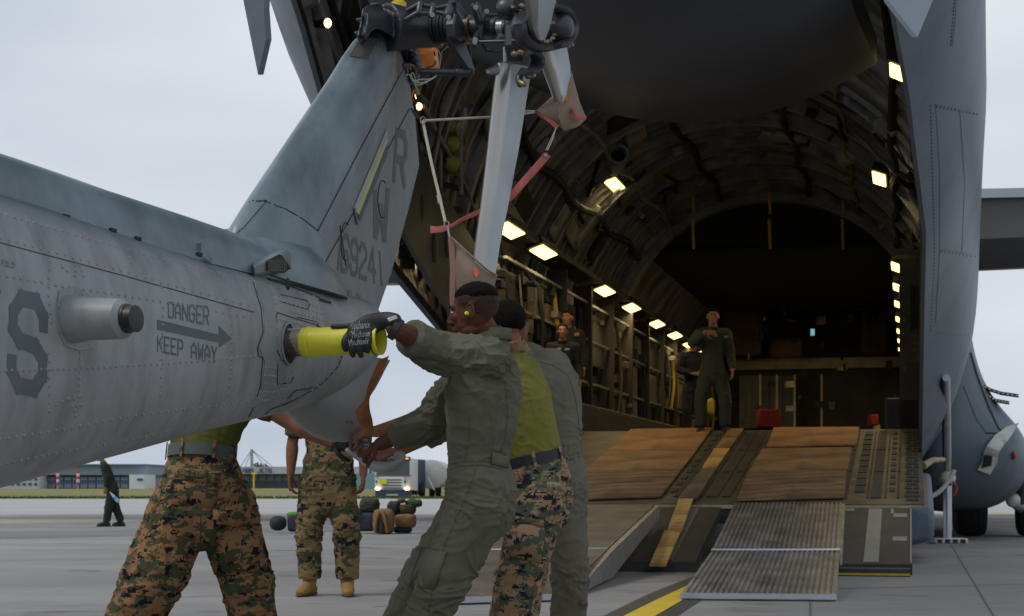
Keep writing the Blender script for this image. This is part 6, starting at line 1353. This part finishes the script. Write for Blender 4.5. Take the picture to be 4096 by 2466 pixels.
# ---- main figure: flight suit, arm over the yellow tube
fA = V((-.85, .53, 0)).normalized(); lA = V((0, 0, 1)).cross(fA); Y = 6.9
def gloveA(mb):
    yt = TY(870).y - .068
    p = lambda u, v, y: P(u, v, yt + (y - 6.985))
    mb.tube([p(950, 774, 6.98), p(925, 772, 7.0), p(888, 783, 7.0), p(858, 801, 7.0)], [(.034, .028), (.036, .026), (.044, .024), (.042, .020)], side=(0, 0, 1), n=16, sub=3, round_caps=True)
    mb.tube([p(905, 788, 7.0), p(875, 805, 6.985), p(852, 814, 6.99)], [(.024, .020), (.038, .020), (.034, .018)], side=(0, 0, 1), n=14, sub=3, round_caps=True)
    for a in ([(845, 800, 7.02), (833, 815, 7.0), (829, 828, 6.995), (832, 842, 7.0)], [(858, 808, 7.0), (850, 825, 6.985), (847, 843, 6.985), (850, 856, 7.0)],
              [(874, 808, 6.99), (868, 828, 6.975), (866, 846, 6.98), (869, 857, 6.995)], [(890, 805, 6.98), (887, 822, 6.97), (884, 836, 6.975), (885, 846, 6.985)]):
        mb.tube([p(*q_) for q_ in a], [.0155, .0155, .0145, .012], n=10, sub=3, round_caps=True)
    mb.tube([p(880, 790, 7.02), p(850, 786, 7.04), p(822, 787, 7.05), p(800, 786, 7.06)], [.018, .014, .0125, .0105], n=10, sub=3, round_caps=True)
NP = P(1183, 812, 6.93)
spA = dict(label='person in sage green flight suit gripping the yellow tube with a black glove', kind='suit', mtop=msuit, skin=sk_dark, vox=.0058, bodyvox=.62, amp=.0105, seed=3,
    torso=[(P(1158, 1228, Y), .17, .135), (P(1158, 1170, Y), .175, .14), (P(1152, 1108, Y), .150, .118), (P(1158, 1030, Y), .17, .135), (P(1166, 940, Y), .19, .145), (P(1176, 872, Y), .17, .12), (P(1184, 835, 6.92), .09, .075)], side=lA,
    head=(P(1141, 752, 6.9), frame(V((-.97, .25, 0)), 0, .10)), neck=NP, k=1.04, hairstyle='fade',
    arms=[dict(p=[P(1172, 868, 6.78), P(1062, 850, 6.80), P(948, 790, TY(900).y - .04)], r=(.092, .088, .072), cuff=.83, roll=.074, br=(.055, .055, .034), glove=dict(fn=gloveA)),
          dict(p=[P(1092, 950, 7.02), P(1035, 1015, 7.1), P(915, 1070, 7.3)], r=(.085, .078, .058), cuff=.82, roll=.060, br=(.05, .046, .03), hand=dict(d=(-.8, .2, -.35), b=(-.1, -.6, .8), curl=1.1, thumb=-1, s=.9, spread=.5))],
    legs=[dict(p=[P(1150, 1225, 6.84), P(1068, 1405, 6.84), P(955, 1630, 6.9)], r=(.128, .105, .085), foot=(-.9, .3, 0)), dict(p=[P(1140, 1225, 6.98), P(1030, 1380, 7.02), P(905, 1625, 7.1)], r=(.122, .098, .085), foot=(-.9, .4, 0))], boot=mbootd,
    collar=[(-.02, .074), (.012, .070), (.034, .074), (.035, .078), (.010, .084), (-.015, .092)], collar_tilt=V((.25, -.1, 1)))
oA = person(spA); sb = bvh_of(oA['suit'])
ptA = [oA['par']][0]
seamline(sb, [(1005, 862), (1060, 868), (1120, 876), (1172, 880)], ptA); seamline(sb, [(1172, 880), (1176, 860), (1160, 836), (1145, 822)], ptA); seamline(sb, [(1172, 880), (1195, 872), (1225, 880)], ptA); seamline(sb, [(1195, 880), (1216, 920), (1222, 1000), (1215, 1060), (1200, 1100)], ptA)
seamline(sb, [(1080, 1120), (1110, 1112), (1160, 1110), (1208, 1118)], ptA); seamline(sb, [(1084, 1132), (1110, 1122), (1160, 1120), (1208, 1130)], ptA); seamline(sb, [(1150, 1120), (1120, 1200), (1080, 1290), (1050, 1370), (1030, 1484)], ptA); seamline(sb, [(1130, 1000), (1128, 1060), (1120, 1110)], ptA)
patchq(sb, [(1180, 1118), (1222, 1128), (1224, 1098), (1183, 1088)], msuit, 'waist_tab', ptA, .006); patchq(sb, [(985, 1410), (1045, 1420), (1075, 1330), (1015, 1318)], msuit, 'thigh_pocket', ptA, .004, 5)
seamline(sb, [(985, 1410), (1045, 1420), (1075, 1330), (1015, 1318), (985, 1410)], ptA)
# ear plug, watch, glove print
fr = spA['head'][1]; hc = spA['head'][0]; ep = hc + fr[0] * .006 + fr[1] * .088 - fr[2] * .014
MB().tube([ep - fr[1] * .01, ep + fr[1] * .012], .0085, n=12, round_caps=True).build('earplug', mat('earplug_yellow', (.62, .75, .02), .5), ptA)
wy = TY(900).y - .04
MB().tube([P(959, 797, wy), P(946, 789, wy)], .047, n=24).build('watch_band', mat('watch_black', (.015, .016, .018), .5), ptA); MB().box(P(945, 768, wy - .03), (.018, .004, .008), (0, .014, 0), (-.004, 0, .008)).build('watch_case', mmet, ptA, bevel=.003)
gb = bvh_of(oA['glove'])
for i, (tx, c) in enumerate((('Mechanix', [(843, 775), (893, 772), (890, 790), (841, 795)]), ('Mechanix', [(846, 798), (894, 794), (890, 810), (848, 815)]), ('Mechanix', [(838, 818), (890, 813), (886, 828), (842, 833)]))):
    cu = bpy.data.curves.new('txt', 'FONT'); cu.body = tx; cu.resolution_u = 1; to = bpy.data.objects.new('t', cu); col.objects.link(to); bpy.context.view_layer.update()
    tm = bpy.data.meshes.new_from_object(to.evaluated_get(bpy.context.evaluated_depsgraph_get())); xs = [v.co.x for v in tm.vertices]; ys = [v.co.y for v in tm.vertices]; x0, x1, y0, y1 = min(xs), max(xs), min(ys), max(ys); mb = MB(); ok = []
    for v in tm.vertices:
        q_ = bilin(c, (v.co.x - x0) / (x1 - x0), (v.co.y - y0) / (y1 - y0)); h = hit(gb, *q_); ok.append(h); mb.v.append(h[0] + h[1] * .0015 if h else V((0, 0, 0)))
    for p in tm.polygons:
        vs = tuple(p.vertices)
        if all(ok[i_] for i_ in vs): mb.f.append(vs); mb.mi.append(0)
    bpy.data.objects.remove(to)
    if mb.f: mb.build('glove_print', mat('print_pale', (.30, .31, .31), .6), ptA, kind='stuff', smooth=False, fix=False)

# ---- second: olive T-shirt and camouflage trousers
fB = V((-.62, .78, 0)).normalized(); lB = V((0, 0, 1)).cross(fB); Y = 7.6
spB = dict(label='person in bright olive T-shirt and camouflage trousers with black belt', kind='tee', mtop=mtee, mleg=mcamo2, skin=sk_tan, vox=.0062, bodyvox=.75, amp=.009, seed=8, topname='tshirt', topamp=1.0, belt=mbeltk, topcut=2, waist=2,
    torso=[(P(1302, 1225, Y), .155, .125), (P(1298, 1170, Y), .160, .130), (P(1288, 1106, Y), .150, .120), (P(1268, 1040, Y), .158, .125), (P(1246, 960, Y), .175, .130), (P(1224, 890, Y), .165, .115), (P(1222, 850, Y), .09, .078)], side=lB,
    head=(P(1217, 788, 7.55), frame(V((-.55, .83, 0)), 0, .15)), neck=P(1226, 842, 7.6), k=1.0, hairstyle='short', stub=1, hair=mhair,
    arms=[dict(p=[P(1180, 900, 7.5), P(1090, 985, 7.55), P(905, 1040, 7.72)], r=(.075, .06, .05), cuff=.3, br=(.05, .043, .028), hand=dict(d=(-.9, .1, -.1), b=(0, -.5, .9), curl=1.0, spread=.5)),
          dict(p=[P(1190, 900, 7.85), P(1080, 990, 7.9), P(900, 1040, 7.9)], r=(.075, .06, .05), cuff=.3, br=(.05, .043, .028), hand=dict(d=(-.9, 0, -.2), b=(0, -.5, .9), curl=.6, thumb=-1))],
    legs=[dict(p=[P(1298, 1215, 7.5), P(1252, 1375, 7.5), P(1215, 1580, 7.55)], r=(.125, .108, .09), foot=(-.6, .8, 0)), dict(p=[P(1300, 1215, 7.72), P(1262, 1380, 7.75), P(1240, 1570, 7.8)], r=(.118, .10, .09), foot=(-.6, .8, 0))], boot=mboot,
    collar=[(-.014, .074), (.010, .066), (.014, .064), (.012, .070), (-.012, .080)], collar_tilt=V((.2, -.05, 1)))
oB = person(spB); tb = bvh_of(oB['trousers'])
patchq(tb, [(1318, 1196), (1374, 1192), (1372, 1160), (1316, 1164)], mcamo2, 'hip_pocket', oB['par'], .006, 5); patchq(tb, [(1225, 1260), (1310, 1268), (1306, 1250), (1228, 1240)], mcamo2, 'pocket_flap', oB['par'], .012, 5)
patchq(tb, [(1222, 1345), (1298, 1352), (1312, 1270), (1226, 1262)], mcamo2, 'cargo_pocket', oB['par'], .012, 5)
mcs = mat('camo_seam', (.045, .038, .022), .9)
seamline(tb, [(1318, 1196), (1374, 1192), (1372, 1160), (1316, 1164), (1318, 1196)], oB['par'], mcs, 1.6); seamline(tb, [(1246, 1140), (1262, 1175), (1280, 1180)], oB['par'], mcs, 1.6); seamline(tb, [(1330, 1205), (1310, 1290), (1290, 1380), (1275, 1484)], oB['par'], mcs, 1.4)
# ---- third: flight suit behind
fC = V((-.5, .87, 0)).normalized(); lC = V((0, 0, 1)).cross(fC); Y = 8.2
spC = dict(label='person in worn green flight suit pulling from behind the T-shirt wearer', kind='suit', mtop=msuit2, skin=sk_tan, vox=.007, bodyvox=.8, amp=.009, seed=14,
    torso=[(P(1338, 1225, Y), .165, .135), (P(1340, 1170, Y), .17, .14), (P(1332, 1098, Y), .150, .12), (P(1322, 1020, Y), .18, .135), (P(1308, 940, Y), .20, .14), (P(1292, 892, Y), .19, .115), (P(1272, 862, Y), .09, .075)], side=lC,
    head=(P(1230, 812, 8.1), frame(V((-.75, .66, 0)), 0, .3)), neck=P(1250, 858, 8.15), k=1.0, hairstyle='fade', stub=.8,
    arms=[dict(p=[P(1225, 900, 8.0), P(1130, 1000, 7.95), P(960, 1086, 7.8)], r=(.08, .075, .06), cuff=.8, roll=.062, br=(.05, .045, .03), hand=dict(d=(-.95, -.1, -.2), b=(0, -.4, .9), curl=1.1, spread=.5)),
          dict(p=[P(1352, 925, 8.3), P(1340, 1010, 8.6), P(1180, 1080, 8.4)], r=(.085, .078, .06), cuff=.9, br=(.05, .045, .03), hand=dict(d=(-1, 0, 0), b=(0, -.4, .9)))],
    legs=[dict(p=[P(1350, 1215, 8.2), P(1372, 1370, 8.15), P(1366, 1555, 8.25)], r=(.13, .095, .09), foot=(-.6, .8, 0)), dict(p=[P(1318, 1215, 8.2), P(1240, 1380, 8.4), P(1208, 1545, 8.5)], r=(.13, .10, .085), foot=(-.6, .8, 0))], boot=mbootd,
    collar=[(-.014, .078), (.016, .070), (.020, .078), (-.01, .09)])
oC = person(spC); cb = bvh_of(oC['suit']); ptC = oC['par']
seamline(cb, [(1290, 870), (1330, 880), (1368, 905)], ptC); seamline(cb, [(1368, 905), (1385, 960), (1398, 1050)], ptC); seamline(cb, [(1345, 1102), (1375, 1096), (1402, 1086)], ptC); seamline(cb, [(1348, 1112), (1375, 1106), (1404, 1096)], ptC)
MB().tube([P(1398, 1455, 8.1), P(1412, 1450, 8.12), P(1408, 1470, 8.12)], .008, n=8, sub=3).build('ankle_zip_tab', msuit2, ptC)

# ---- fourth: behind the tail boom, camouflage trousers with name tape
fD = V((.25, .97, 0)).normalized(); lD = V((0, 0, 1)).cross(fD); Y = 7.9
spD = dict(label='person bent behind the tail boom in camouflage trousers with grey web belt', kind='tee', mtop=mtee2, mleg=mcamo, skin=sk_tan, vox=.0062, bodyvox=.8, amp=.011, seed=21, topname='tshirt', topamp=1.0, belt=mbelt, beltw=.030, topcut=2, waist=2, loop=2.5,
    torso=[(P(484, 1238, Y), .21, .16), (P(487, 1170, Y), .20, .155), (P(486, 1092, Y), .158, .125), (P(500, 1030, 7.95), .175, .13), (P(530, 960, 8.05), .19, .14), (P(560, 920, 8.1), .17, .12), (P(575, 900, 8.12), .09, .08)], side=lD,
    head=(P(582, 840, 8.15), frame(V((.6, .6, 0)), 0, .5)), neck=P(578, 880, 8.12), k=1.0, hairstyle='fade',
    arms=[dict(p=[P(610, 955, 8.0), P(700, 1015, 7.98), P(800, 1064, 7.95)], r=(.08, .062, .05), cuff=.3, br=(.055, .05, .034), glove=dict(d=(.95, 0, -.12), b=(0, -.75, .5), curl=.25)),
          dict(p=[P(450, 950, 8.2), P(500, 960, 8.5), P(600, 990, 8.5)], r=(.08, .062, .05), cuff=.3, br=(.055, .05, .034), hand=dict(d=(1, 0, 0), b=(0, 0, 1)))],
    legs=[dict(p=[P(440, 1215, 7.88), P(372, 1385, 7.8), P(285, 1565, 7.95)], r=(.155, .155, .12), foot=(-.2, 1, 0)), dict(p=[P(538, 1215, 7.95), P(590, 1385, 8.0), P(622, 1560, 8.1)], r=(.155, .132, .11), foot=(.3, 1, 0))], boot=mboot)
oD = person(spD); db = bvh_of(oD['trousers']); ptD = oD['par']
patchq(db, [(413, 1215), (520, 1222), (525, 1140), (422, 1128)], mcamo, 'hip_pocket', ptD, .005, 5); patchq(db, [(422, 1156), (524, 1164), (526, 1140), (424, 1130)], mcamo, 'pocket_flap', ptD, .010, 5)
o = patchq(db, [(422, 1146), (497, 1152), (497, 1134), (422, 1128)], mat('tape_brown', (.20, .13, .065), .9), 'name_tape', ptD, .016, 4)
mb = MB(); decal(mb, db, 'EMRY', [(434, 1131), (486, 1136), (486, 1149), (434, 1144)], .8, 1.4, .0200, 2); mb.build('name_lettering', mat('print_black', (.01, .01, .012), .8), o or ptD, kind='stuff', smooth=False, fix=False)
patchq(db, [(515, 1272), (640, 1262), (640, 1208), (512, 1222)], mcamo, 'pocket_flap', ptD, .018, 6); patchq(db, [(528, 1380), (640, 1372), (644, 1262), (520, 1272)], mcamo, 'cargo_pocket', ptD, .012, 6)
seamline(db, [(487, 1120), (484, 1200), (483, 1300), (486, 1330)], ptD, mcs, 2); seamline(db, [(413, 1215), (520, 1222), (525, 1140), (422, 1128), (413, 1215)], ptD, mcs, 1.8); seamline(db, [(515, 1272), (640, 1262)], ptD, mcs, 2); seamline(db, [(395, 1120), (385, 1200), (350, 1300)], ptD, mcs, 1.6)
seamline(db, [(548, 1115), (575, 1180), (600, 1190)], ptD, mcs, 1.8)

# ---- standing poses for the people further back
def stand(x, y, floor, h, face, mtop, skin_, label, kind='suit', mleg=None, boot=mbootd, hairstyle='full', hair=mhair, arms=None, lean=0, vox=.012, stance=.11, group=None, k=None, topname='shirt', amp=.008, seed=1, belt=None, hem=0, laces=False, rad=1.0, legspread=None, head_turn=None, wide=1.0):
    k = h / 1.78; f = V(face).normalized(); l = V((0, 0, 1)).cross(f); b = V((x, y, floor)); ln = f * lean
    at_ = lambda z, fo=0, la=0: b + V((0, 0, z * k)) + f * fo * k + l * la * k + ln * max(0, z - .9) * k
    T = [(at_(.84 - hem), .165 * k * rad, .12 * k * rad), (at_(.95), .165 * k * rad, .118 * k * rad), (at_(1.06), .145 * k * rad, .11 * k * rad), (at_(1.2), .16 * k * wide, .12 * k), (at_(1.33), .175 * k * wide, .12 * k), (at_(1.42), .165 * k * wide, .10 * k), (at_(1.48), .08 * k, .07 * k)]
    A_ = []
    for i, s_ in enumerate((1, -1)):
        a = (arms or {}).get(s_)
        if a is None: pp = [at_(1.42, 0, s_ * .19 * wide), at_(1.15, -.03, s_ * .25 * wide), at_(.90, .06, s_ * .27)]; hd = dict(d=(f * .15 + V((0, 0, -1))), b=l * s_, curl=.45, thumb=-s_)
        else: pp = [at_(1.42, 0, s_ * .19), at_(*a[0]), at_(*a[1])]; hd = dict(d=(f * a[2][0] + l * a[2][1] + V((0, 0, a[2][2]))), b=a[3] if len(a) > 3 else l * s_, curl=.5, thumb=-s_)
        A_.append(dict(p=pp, r=(.078 * k, .066 * k, .052 * k), cuff=.94 if kind == 'suit' else .44, hand=hd, br=(.052, .045, .03)))
    ls = legspread or (0, 0)
    LG = [dict(p=[at_(.86, 0, s_ * .085), at_(.48, .02 + ls[0] * s_, s_ * (stance + .0)), at_(.10, -.02 + ls[1] * s_, s_ * stance)], r=(.108 * k * rad, .088 * k * rad, .075 * k * rad), foot=f + l * s_ * .2) for s_ in (1, -1)]
    for q_ in LG: q_['p'][2].z = floor + .1 * k
    ht = V(head_turn).normalized() if head_turn else f
    sp = dict(label=label, kind=kind, mtop=mtop, mleg=mleg, skin=skin_, vox=vox, torso=T, side=l, head=(at_(1.665, .025), frame(ht)), neck=at_(1.52), k=k, arms=A_, legs=LG, boot=boot, hair=hair, hairstyle=hairstyle, floor=floor, group=group, amp=amp, seed=seed, topname=topname, belt=belt, laces=laces, stub=.0, bodyvox=.65, topcut=0 if hem else 1,
              collar=[(-.03, .078 * k), (.0, .066 * k), (.004, .074 * k), (-.03, .09 * k)])
    return person(sp), at_, f, l
# marine in full camouflage behind the tail
g = ground(790, 1434); oE, at_, f, l = stand(g.x, g.y, 0, 1.84, (-.05, -1, 0), mcamo3, sk_brown, 'person standing in full camouflage uniform and tan boots beyond the helicopter tail', 'blouse', mcamo3, mboot, 'fade', vox=.008, stance=.14, amp=.012, seed=31, topname='blouse', hem=.1, laces=True, rad=1.12, wide=1.08)
# walking figure far behind
g = ground(272, 1268); oF, at_, f, l = stand(g.x, g.y, 0, 1.52, (-.9, -.1, 0), msuitd, sk_tan, 'person in dark flight suit walking away by the hangars holding a water bottle', 'suit', None, mbootd, 'full', lean=.35, vox=.012, seed=41, stance=.09, legspread=(.06, .16), rad=1.15, arms={1: ((1.15, .02, .22), (.92, .14, .2), (.1, .1, -1)), -1: ((1.15, -.03, -.2), (.92, .0, -.2), (.1, 0, -1))})
mb = MB(); bp = P(267, 1188, g.y - .3); mb.tube([bp, bp + V((.09, 0, -.10)), bp + V((.13, 0, -.15)), bp + V((.14, 0, -.165))], [.014, .036, .036, .03], n=14, sub=3, round_caps=True); wb = mb.build('water_bottle', mat('bottle_plastic', (.45, .58, .66), .15, var=.2, scale=20, spec=.7), label='clear plastic water bottle in the hand of the walking figure', cat='bottle')
MB().tube([bp + V((-.008, 0, .012)), bp + V((-.018, 0, .025))], .014, n=10).build('cap', mwhite, wb); MB().tube([bp + V((.07, 0, -.08)), bp + V((.10, 0, -.115))], .0375, n=14).build('label_band', mat('label_blue', (.06, .25, .50), .5), wb)
# crew inside the bay
msn = mat('crew_suit_green', (.050, .065, .050), .9, var=.1, scale=6); msb = mat('crew_suit_black', (.022, .024, .030), .9, var=.1, scale=6)
g = on_plane(1722, 1046, W(RS0, 0, RZ0), V((0, 0, 1))); xg = P(1716, 1046, 23.6)
oG, at_, f, l = stand(xg.x, xg.y, xg.z, 1.83, (-.05, -1, 0), msn, sk_light, 'person standing at the ramp crest in green flight suit, one hand raised to chest', 'suit', None, mbootd, 'full', vox=.012, seed=51, stance=.17, rad=1.05, arms={-1: ((1.28, .08, -.30), (1.42, .32, -.12), (.1, .9, -.1), V((0, -1, .3)))})
def badge(bv, u, v, w_, h_, m, par, nm='badge'): patchq(bv, [(u - w_, v + h_), (u + w_, v + h_), (u + w_, v - h_), (u - w_, v - h_)], m, nm, par, .006, 1)
gv = bvh_of(oG['suit']); badge(gv, 1748, 812, 5, 3.5, mat('patch_tan', (.30, .26, .12), .8), oG['par']); badge(gv, 1722, 808, 4.5, 3.5, mat('patch_pale', (.30, .32, .33), .8), oG['par'])
bl = MZ = P(1668, 1040, 27.5)
oH, at_, f, l = stand(bl.x, bl.y, 1.64, 1.72, (.15, -1, 0), msb, sk_light, 'person half hidden in dark suit left of the crew member at the crest', 'suit', None, mbootd, 'full', vox=.014, seed=61, arms={1: ((1.2, .05, .26), (1.12, .25, .02), (0, -1, 0)), -1: ((1.2, .05, -.26), (1.1, .25, -.02), (0, 1, 0))})
q1 = P(1354, 1040, 23.2); oI, at_, f, l = stand(q1.x, q1.y, rz(22.7), 1.69, (-.05, -1, 0), msb, sk_light, 'person with hair pulled back in black suit by the left bay wall', 'suit', None, mbootd, 'bun', hair=mhairb, vox=.013, seed=71)
iv = bvh_of(oI['suit']); badge(iv, 1346, 842, 5, 4, mat('patch_grey', (.22, .22, .21), .8), oI['par']); badge(iv, 1366, 842, 6, 2.5, mat('patch_white', (.40, .40, .42), .8), oI['par'])
q2 = P(1366, 1040, 24.1); oJ, at_, f, l = stand(q2.x, q2.y, 1.64, 1.80, (-.35, -1, 0), msb, sk_light, 'taller person in black suit reaching one arm out to the bay wall', 'suit', None, mbootd, 'full', hair=mhairb, vox=.014, seed=81, arms={-1: ((1.22, .1, -.42), (1.52, .3, -.62), (.1, -.4, .8))})
jv = bvh_of(oJ['suit']); badge(jv, 1389, 806, 6, 4, mat('flag_patch', (.45, .20, .18), .8, var=.5, scale=40), oJ['par'], 'flag_patch')
# ================================================================ TRUCK
YT = 108; TR = empty('tanker_truck', P(955, g0(YT), YT), 'white tanker truck with a yellow square on its grille', 'truck')
mtw = mat('truck_white', (.66, .67, .68), .35, var=.04, scale=1); mtn = mat('truck_navy', (.035, .05, .09), .4, var=.2); mtg = mat('windscreen', (.04, .06, .075), .08, var=.3, scale=1, spec=.8)
def tb_(u0, u1, v0, v1, Y, d, nm, m, bev=0, par=TR, sm=False): return fb(u0, u1, v0, v1, Y, d).build(nm, m, par, smooth=sm, bevel=bev)
cab = tb_(902, 989, 1102, 1178, YT + .15, 2.0, 'cab', mtw, .12, sm=True)
tb_(906, 986, 1108, 1143, YT + .08, .1, 'windscreen', mtg, .03); tb_(903, 988, 1100, 1108, YT - .1, .6, 'sun_visor', mtn, .05); tb_(975, 983, 1103, 1106, YT - .15, .1, 'marker_lamp', mat('marker_orange', (.8, .3, .05), .4, emit=(1, .35, .05), es=1.2))
gr_ = tb_(913, 973, 1148, 1187, YT, .2, 'grille', mtw, .05)
for i, v in enumerate((1154.5, 1161, 1168, 1174, 1180)): tb_(928 if i < 2 else 922, 966, v, v + 2.2, YT - .03, .05, 'grille_slot', mdk, par=gr_)
tb_(914, 931, 1153, 1166, YT - .12, .08, 'yellow_sign', mat('sign_yellow', (.62, .72, .02), .5), .01); tb_(902, 989, 1144.5, 1146, YT + .0, .2, 'red_stripe', mat('maroon', (.12, .02, .03), .5))
tb_(903, 990, 1178, 1198, YT - .1, .5, 'bumper', mtn, .06, sm=True); tb_(930, 958, 1190, 1193.5, YT - .16, .06, 'number_plate', mwh)
for u in (904, 974): tb_(u, u + 3, 1157, 1164, YT + .02, .1, 'door_vent', mdk)
mhl = mat('headlight', (.9, .7, .4), .2, emit=(1, .68, .30), es=5)
for u in (909, 980): MB().ell(P(u, 1177, YT - .1), (.17, 0, 0), (0, .05, 0), (0, 0, .11)).build('headlight', mhl, TR)
MB().ell(P(989, 1177, YT - .05), (.09, 0, 0), (0, .05, 0), (0, 0, .09)).build('indicator', mat('indicator_orange', (.5, .12, .04), .4, emit=(1, .25, .06), es=.5), TR)
tb_(889, 893, 1110, 1140, YT + .1, .15, 'mirror', mtn, .03); tb_(893, 902, 1112, 1114, YT + .2, .08, 'mirror_arm', mtn)
# side of the cab and tank receding to the right
def side_hex(u0, u1, va, vb, vc, vd, Y0, Y1, w_, nm, m, bev=.03):
    a = P(u0, va, Y0); b = P(u1, vc, Y1); a2 = P(u0, vb, Y0); b2 = P(u1, vd, Y1); o_ = V((-w_, 0, 0))
    return MB().hexa([a2 + o_, a2, b2, b2 + o_, a + o_, a, b, b + o_]).build(nm, m, TR, bevel=bev)
side_hex(989, 1006, 1104, 1180, 1105, 1182, YT + .2, YT + 2.2, .3, 'cab_side', mtw); side_hex(991, 1001, 1110, 1137, 1111, 1136, YT + .5, YT + 1.6, .27, 'side_window', mtg)
side_hex(1003, 1024, 1106, 1192, 1107, 1192, YT + 2.3, YT + 3.4, 2.3, 'equipment_tower', mtn)
mb = MB(); ca = P(1035, 1142, YT + 3.6); cb_ = P(1052, 1143, YT + 10)
mb.tube([ca, ca + V((0, .1, 0)), cb_ - V((0, .3, 0)), cb_], [(1.0, .8), (1.2, 1.0), (1.2, 1.0), (.9, .8)], side=(1, 0, 0), n=28); TK = mb.build('tank', mat('tank_grey', (.45, .46, .46), .5, var=.15), TR)
MB().tube([P(1040, 1112, YT + 4), P(1058, 1112, YT + 9)], .06, n=6).build('hand_rail', msteel, TR)
for u in (1016, 1040, 1055): wheel(P(u, g0(YT + 3) - 18, YT + 3 + (u - 1016) * .12), (1, .1, 0), .5, .4, TR)
for u in (912, 980): wheel(V((P(u, 0, YT + 1).x, YT + 1, .5)), (1, 0, 0), .5, .35, TR)
MB().tube([P(1030, 1150, YT + 3), P(1045, 1180, YT + 3)], .05, n=6).build('ladder_rail', mtw, TR)
# ================================================================ BAGS
def lump(c, rx, ry, rz, m, name, amp=.03, seed=1, sq=3.0, par=None, vox=.02, **k):
    mb = MB(); n = 20; rings = []
    for j in range(13):
        ph = -math.pi / 2 + math.pi * j / 12; cz = math.copysign(abs(math.cos(ph)) ** (2 / sq), 1); sz = math.copysign(abs(math.sin(ph)) ** (2 / sq), math.sin(ph))
        rings.append([c + V((rx * cz * math.copysign(abs(math.cos(a)) ** (2 / sq), math.cos(a)), ry * cz * math.copysign(abs(math.sin(a)) ** (2 / sq), math.sin(a)), rz * sz)) for a in [6.2832 * i / n for i in range(n)]])
    mb.loft(rings); me, og = remesh(mb, vox, 1); displace(me, og, folds(amp, seed, freq=7)); o_ = link_mesh(name, me, m, par, og, sharp=None); return tag(o_, **k)
YG = 28.0
def gz(u, v, Y): return P(u, v, Y)
mnavy = mat('luggage_navy', (.028, .033, .050), .7, var=.2, scale=8); mcoy = mat('pack_coyote', (.22, .125, .045), .85, var=.2, scale=8); moliv = mat('pack_olive', (.05, .052, .03), .9, var=.25, scale=8); mgrn = mat('jacket_green', (.04, .075, .02), .85, var=.25, scale=6); mblk2 = mat('bag_black', (.015, .015, .018), .7, var=.3, scale=8)
mcb = camo('camouflage_bag', (.12, .085, .045), (.05, .06, .03), (.07, .045, .025), (.012, .014, .018), .03)
def bag(u0, u1, v0, v1, Y, d, m, name, label, amp=.02, seed=1, sq=3.2, group='bags piled on the apron', vox=.02):
    a = P(u0, v1, Y); b = P(u1, v0, Y); c = V(((a.x + b.x) / 2, Y + d / 2, (a.z + b.z) / 2)); return lump(c, (b.x - a.x) / 2, d / 2, (b.z - a.z) / 2, m, name, amp, seed, sq, None, vox, label=label, cat='bag' if 'bag' in name else name.split('_')[-1], group=group)
bag(646, 687, 1242, 1279, YG, .3, mblk2, 'duffel_bag', 'round black duffel bag at the left end of the luggage row', .012, 2, 2.2)
s1 = bag(690, 728, 1237, 1281, YG + .1, .35, mnavy, 'suitcase', 'navy suitcase with a bright green top beside the black duffel bag', .008, 3, 5)
lump(P(712, 1239, YG + .25), .16, .14, .05, mat('bright_green', (.07, .25, .02), .7), 'green_flap', .006, 4, 2.5, s1)
s2 = bag(850, 903, 1234, 1280, YG, .45, mnavy, 'suitcase', 'large navy suitcase under the olive pack', .010, 5, 5.5)
MB().box(P(856, 1247, YG - .02), (.03, 0, 0), (0, .02, 0), (0, 0, .05)).build('side_handle', mblk2, s2, bevel=.01)
bag(864, 911, 1200, 1236, YG + .05, .4, moliv, 'rucksack', 'dark olive rucksack on top of the navy suitcase', .03, 6, 3.4)
bag(852, 866, 1222, 1243, YG - .05, .2, mcoy, 'pouch', 'small tan pouch slumped on the left of the navy suitcase', .01, 7, 2.4)
s3 = bag(896, 948, 1226, 1286, YG - .35, .35, mcoy, 'backpack', 'tan backpack with two dark stripes standing in front', .014, 8, 4.2)
for u in (907, 919): mb = MB(); mb.slab([P(u - 2, 1284, YG - .40), P(u + 4, 1284, YG - .40), P(u + 7, 1236, YG - .38), P(u + 3, 1236, YG - .38)], (0, 1, 0), .03); mb.build('dark_stripe', mblk2, s3, smooth=False, bevel=.005)
mb = MB(); mb.tube([P(903, 1280, YG - .40), P(906, 1250, YG - .42), P(912, 1234, YG - .36)], .03, n=8, sub=3); mb.build('shoulder_strap', mcoy, s3)
mb = MB(); mb.tube([P(933, 1282, YG - .40), P(927, 1252, YG - .42), P(922, 1234, YG - .36)], .03, n=8, sub=3); mb.build('shoulder_strap', mcoy, s3)
bag(932, 962, 1208, 1242, YG + .1, .35, mblk2, 'backpack', 'black backpack leaning at the top of the pile', .03, 9, 3.4)
bag(958, 998, 1215, 1240, YG + .1, .4, mcb, 'rucksack', 'camouflage rucksack on the right of the pile', .03, 10, 3.6)
bag(975, 1014, 1203, 1222, YG + .2, .35, mgrn, 'jacket', 'green jacket draped on the camouflage rucksack', .035, 11, 2.6, 'clothing on the bag pile')
bag(954, 976, 1199, 1213, YG + .1, .25, mat('cap_brown', (.10, .065, .035), .9), 'cap', 'brown cap resting on the black backpack', .008, 12, 2.0, 'clothing on the bag pile')
bag(949, 1000, 1238, 1272, YG, .4, mcoy, 'duffel_bag', 'tan duffel bag lying across a black case', .016, 13, 4.5)
bag(946, 990, 1268, 1284, YG + .02, .4, mblk2, 'case_bag', 'flat black case at the bottom of the pile', .006, 14, 5)
# gear inside the bay on the left
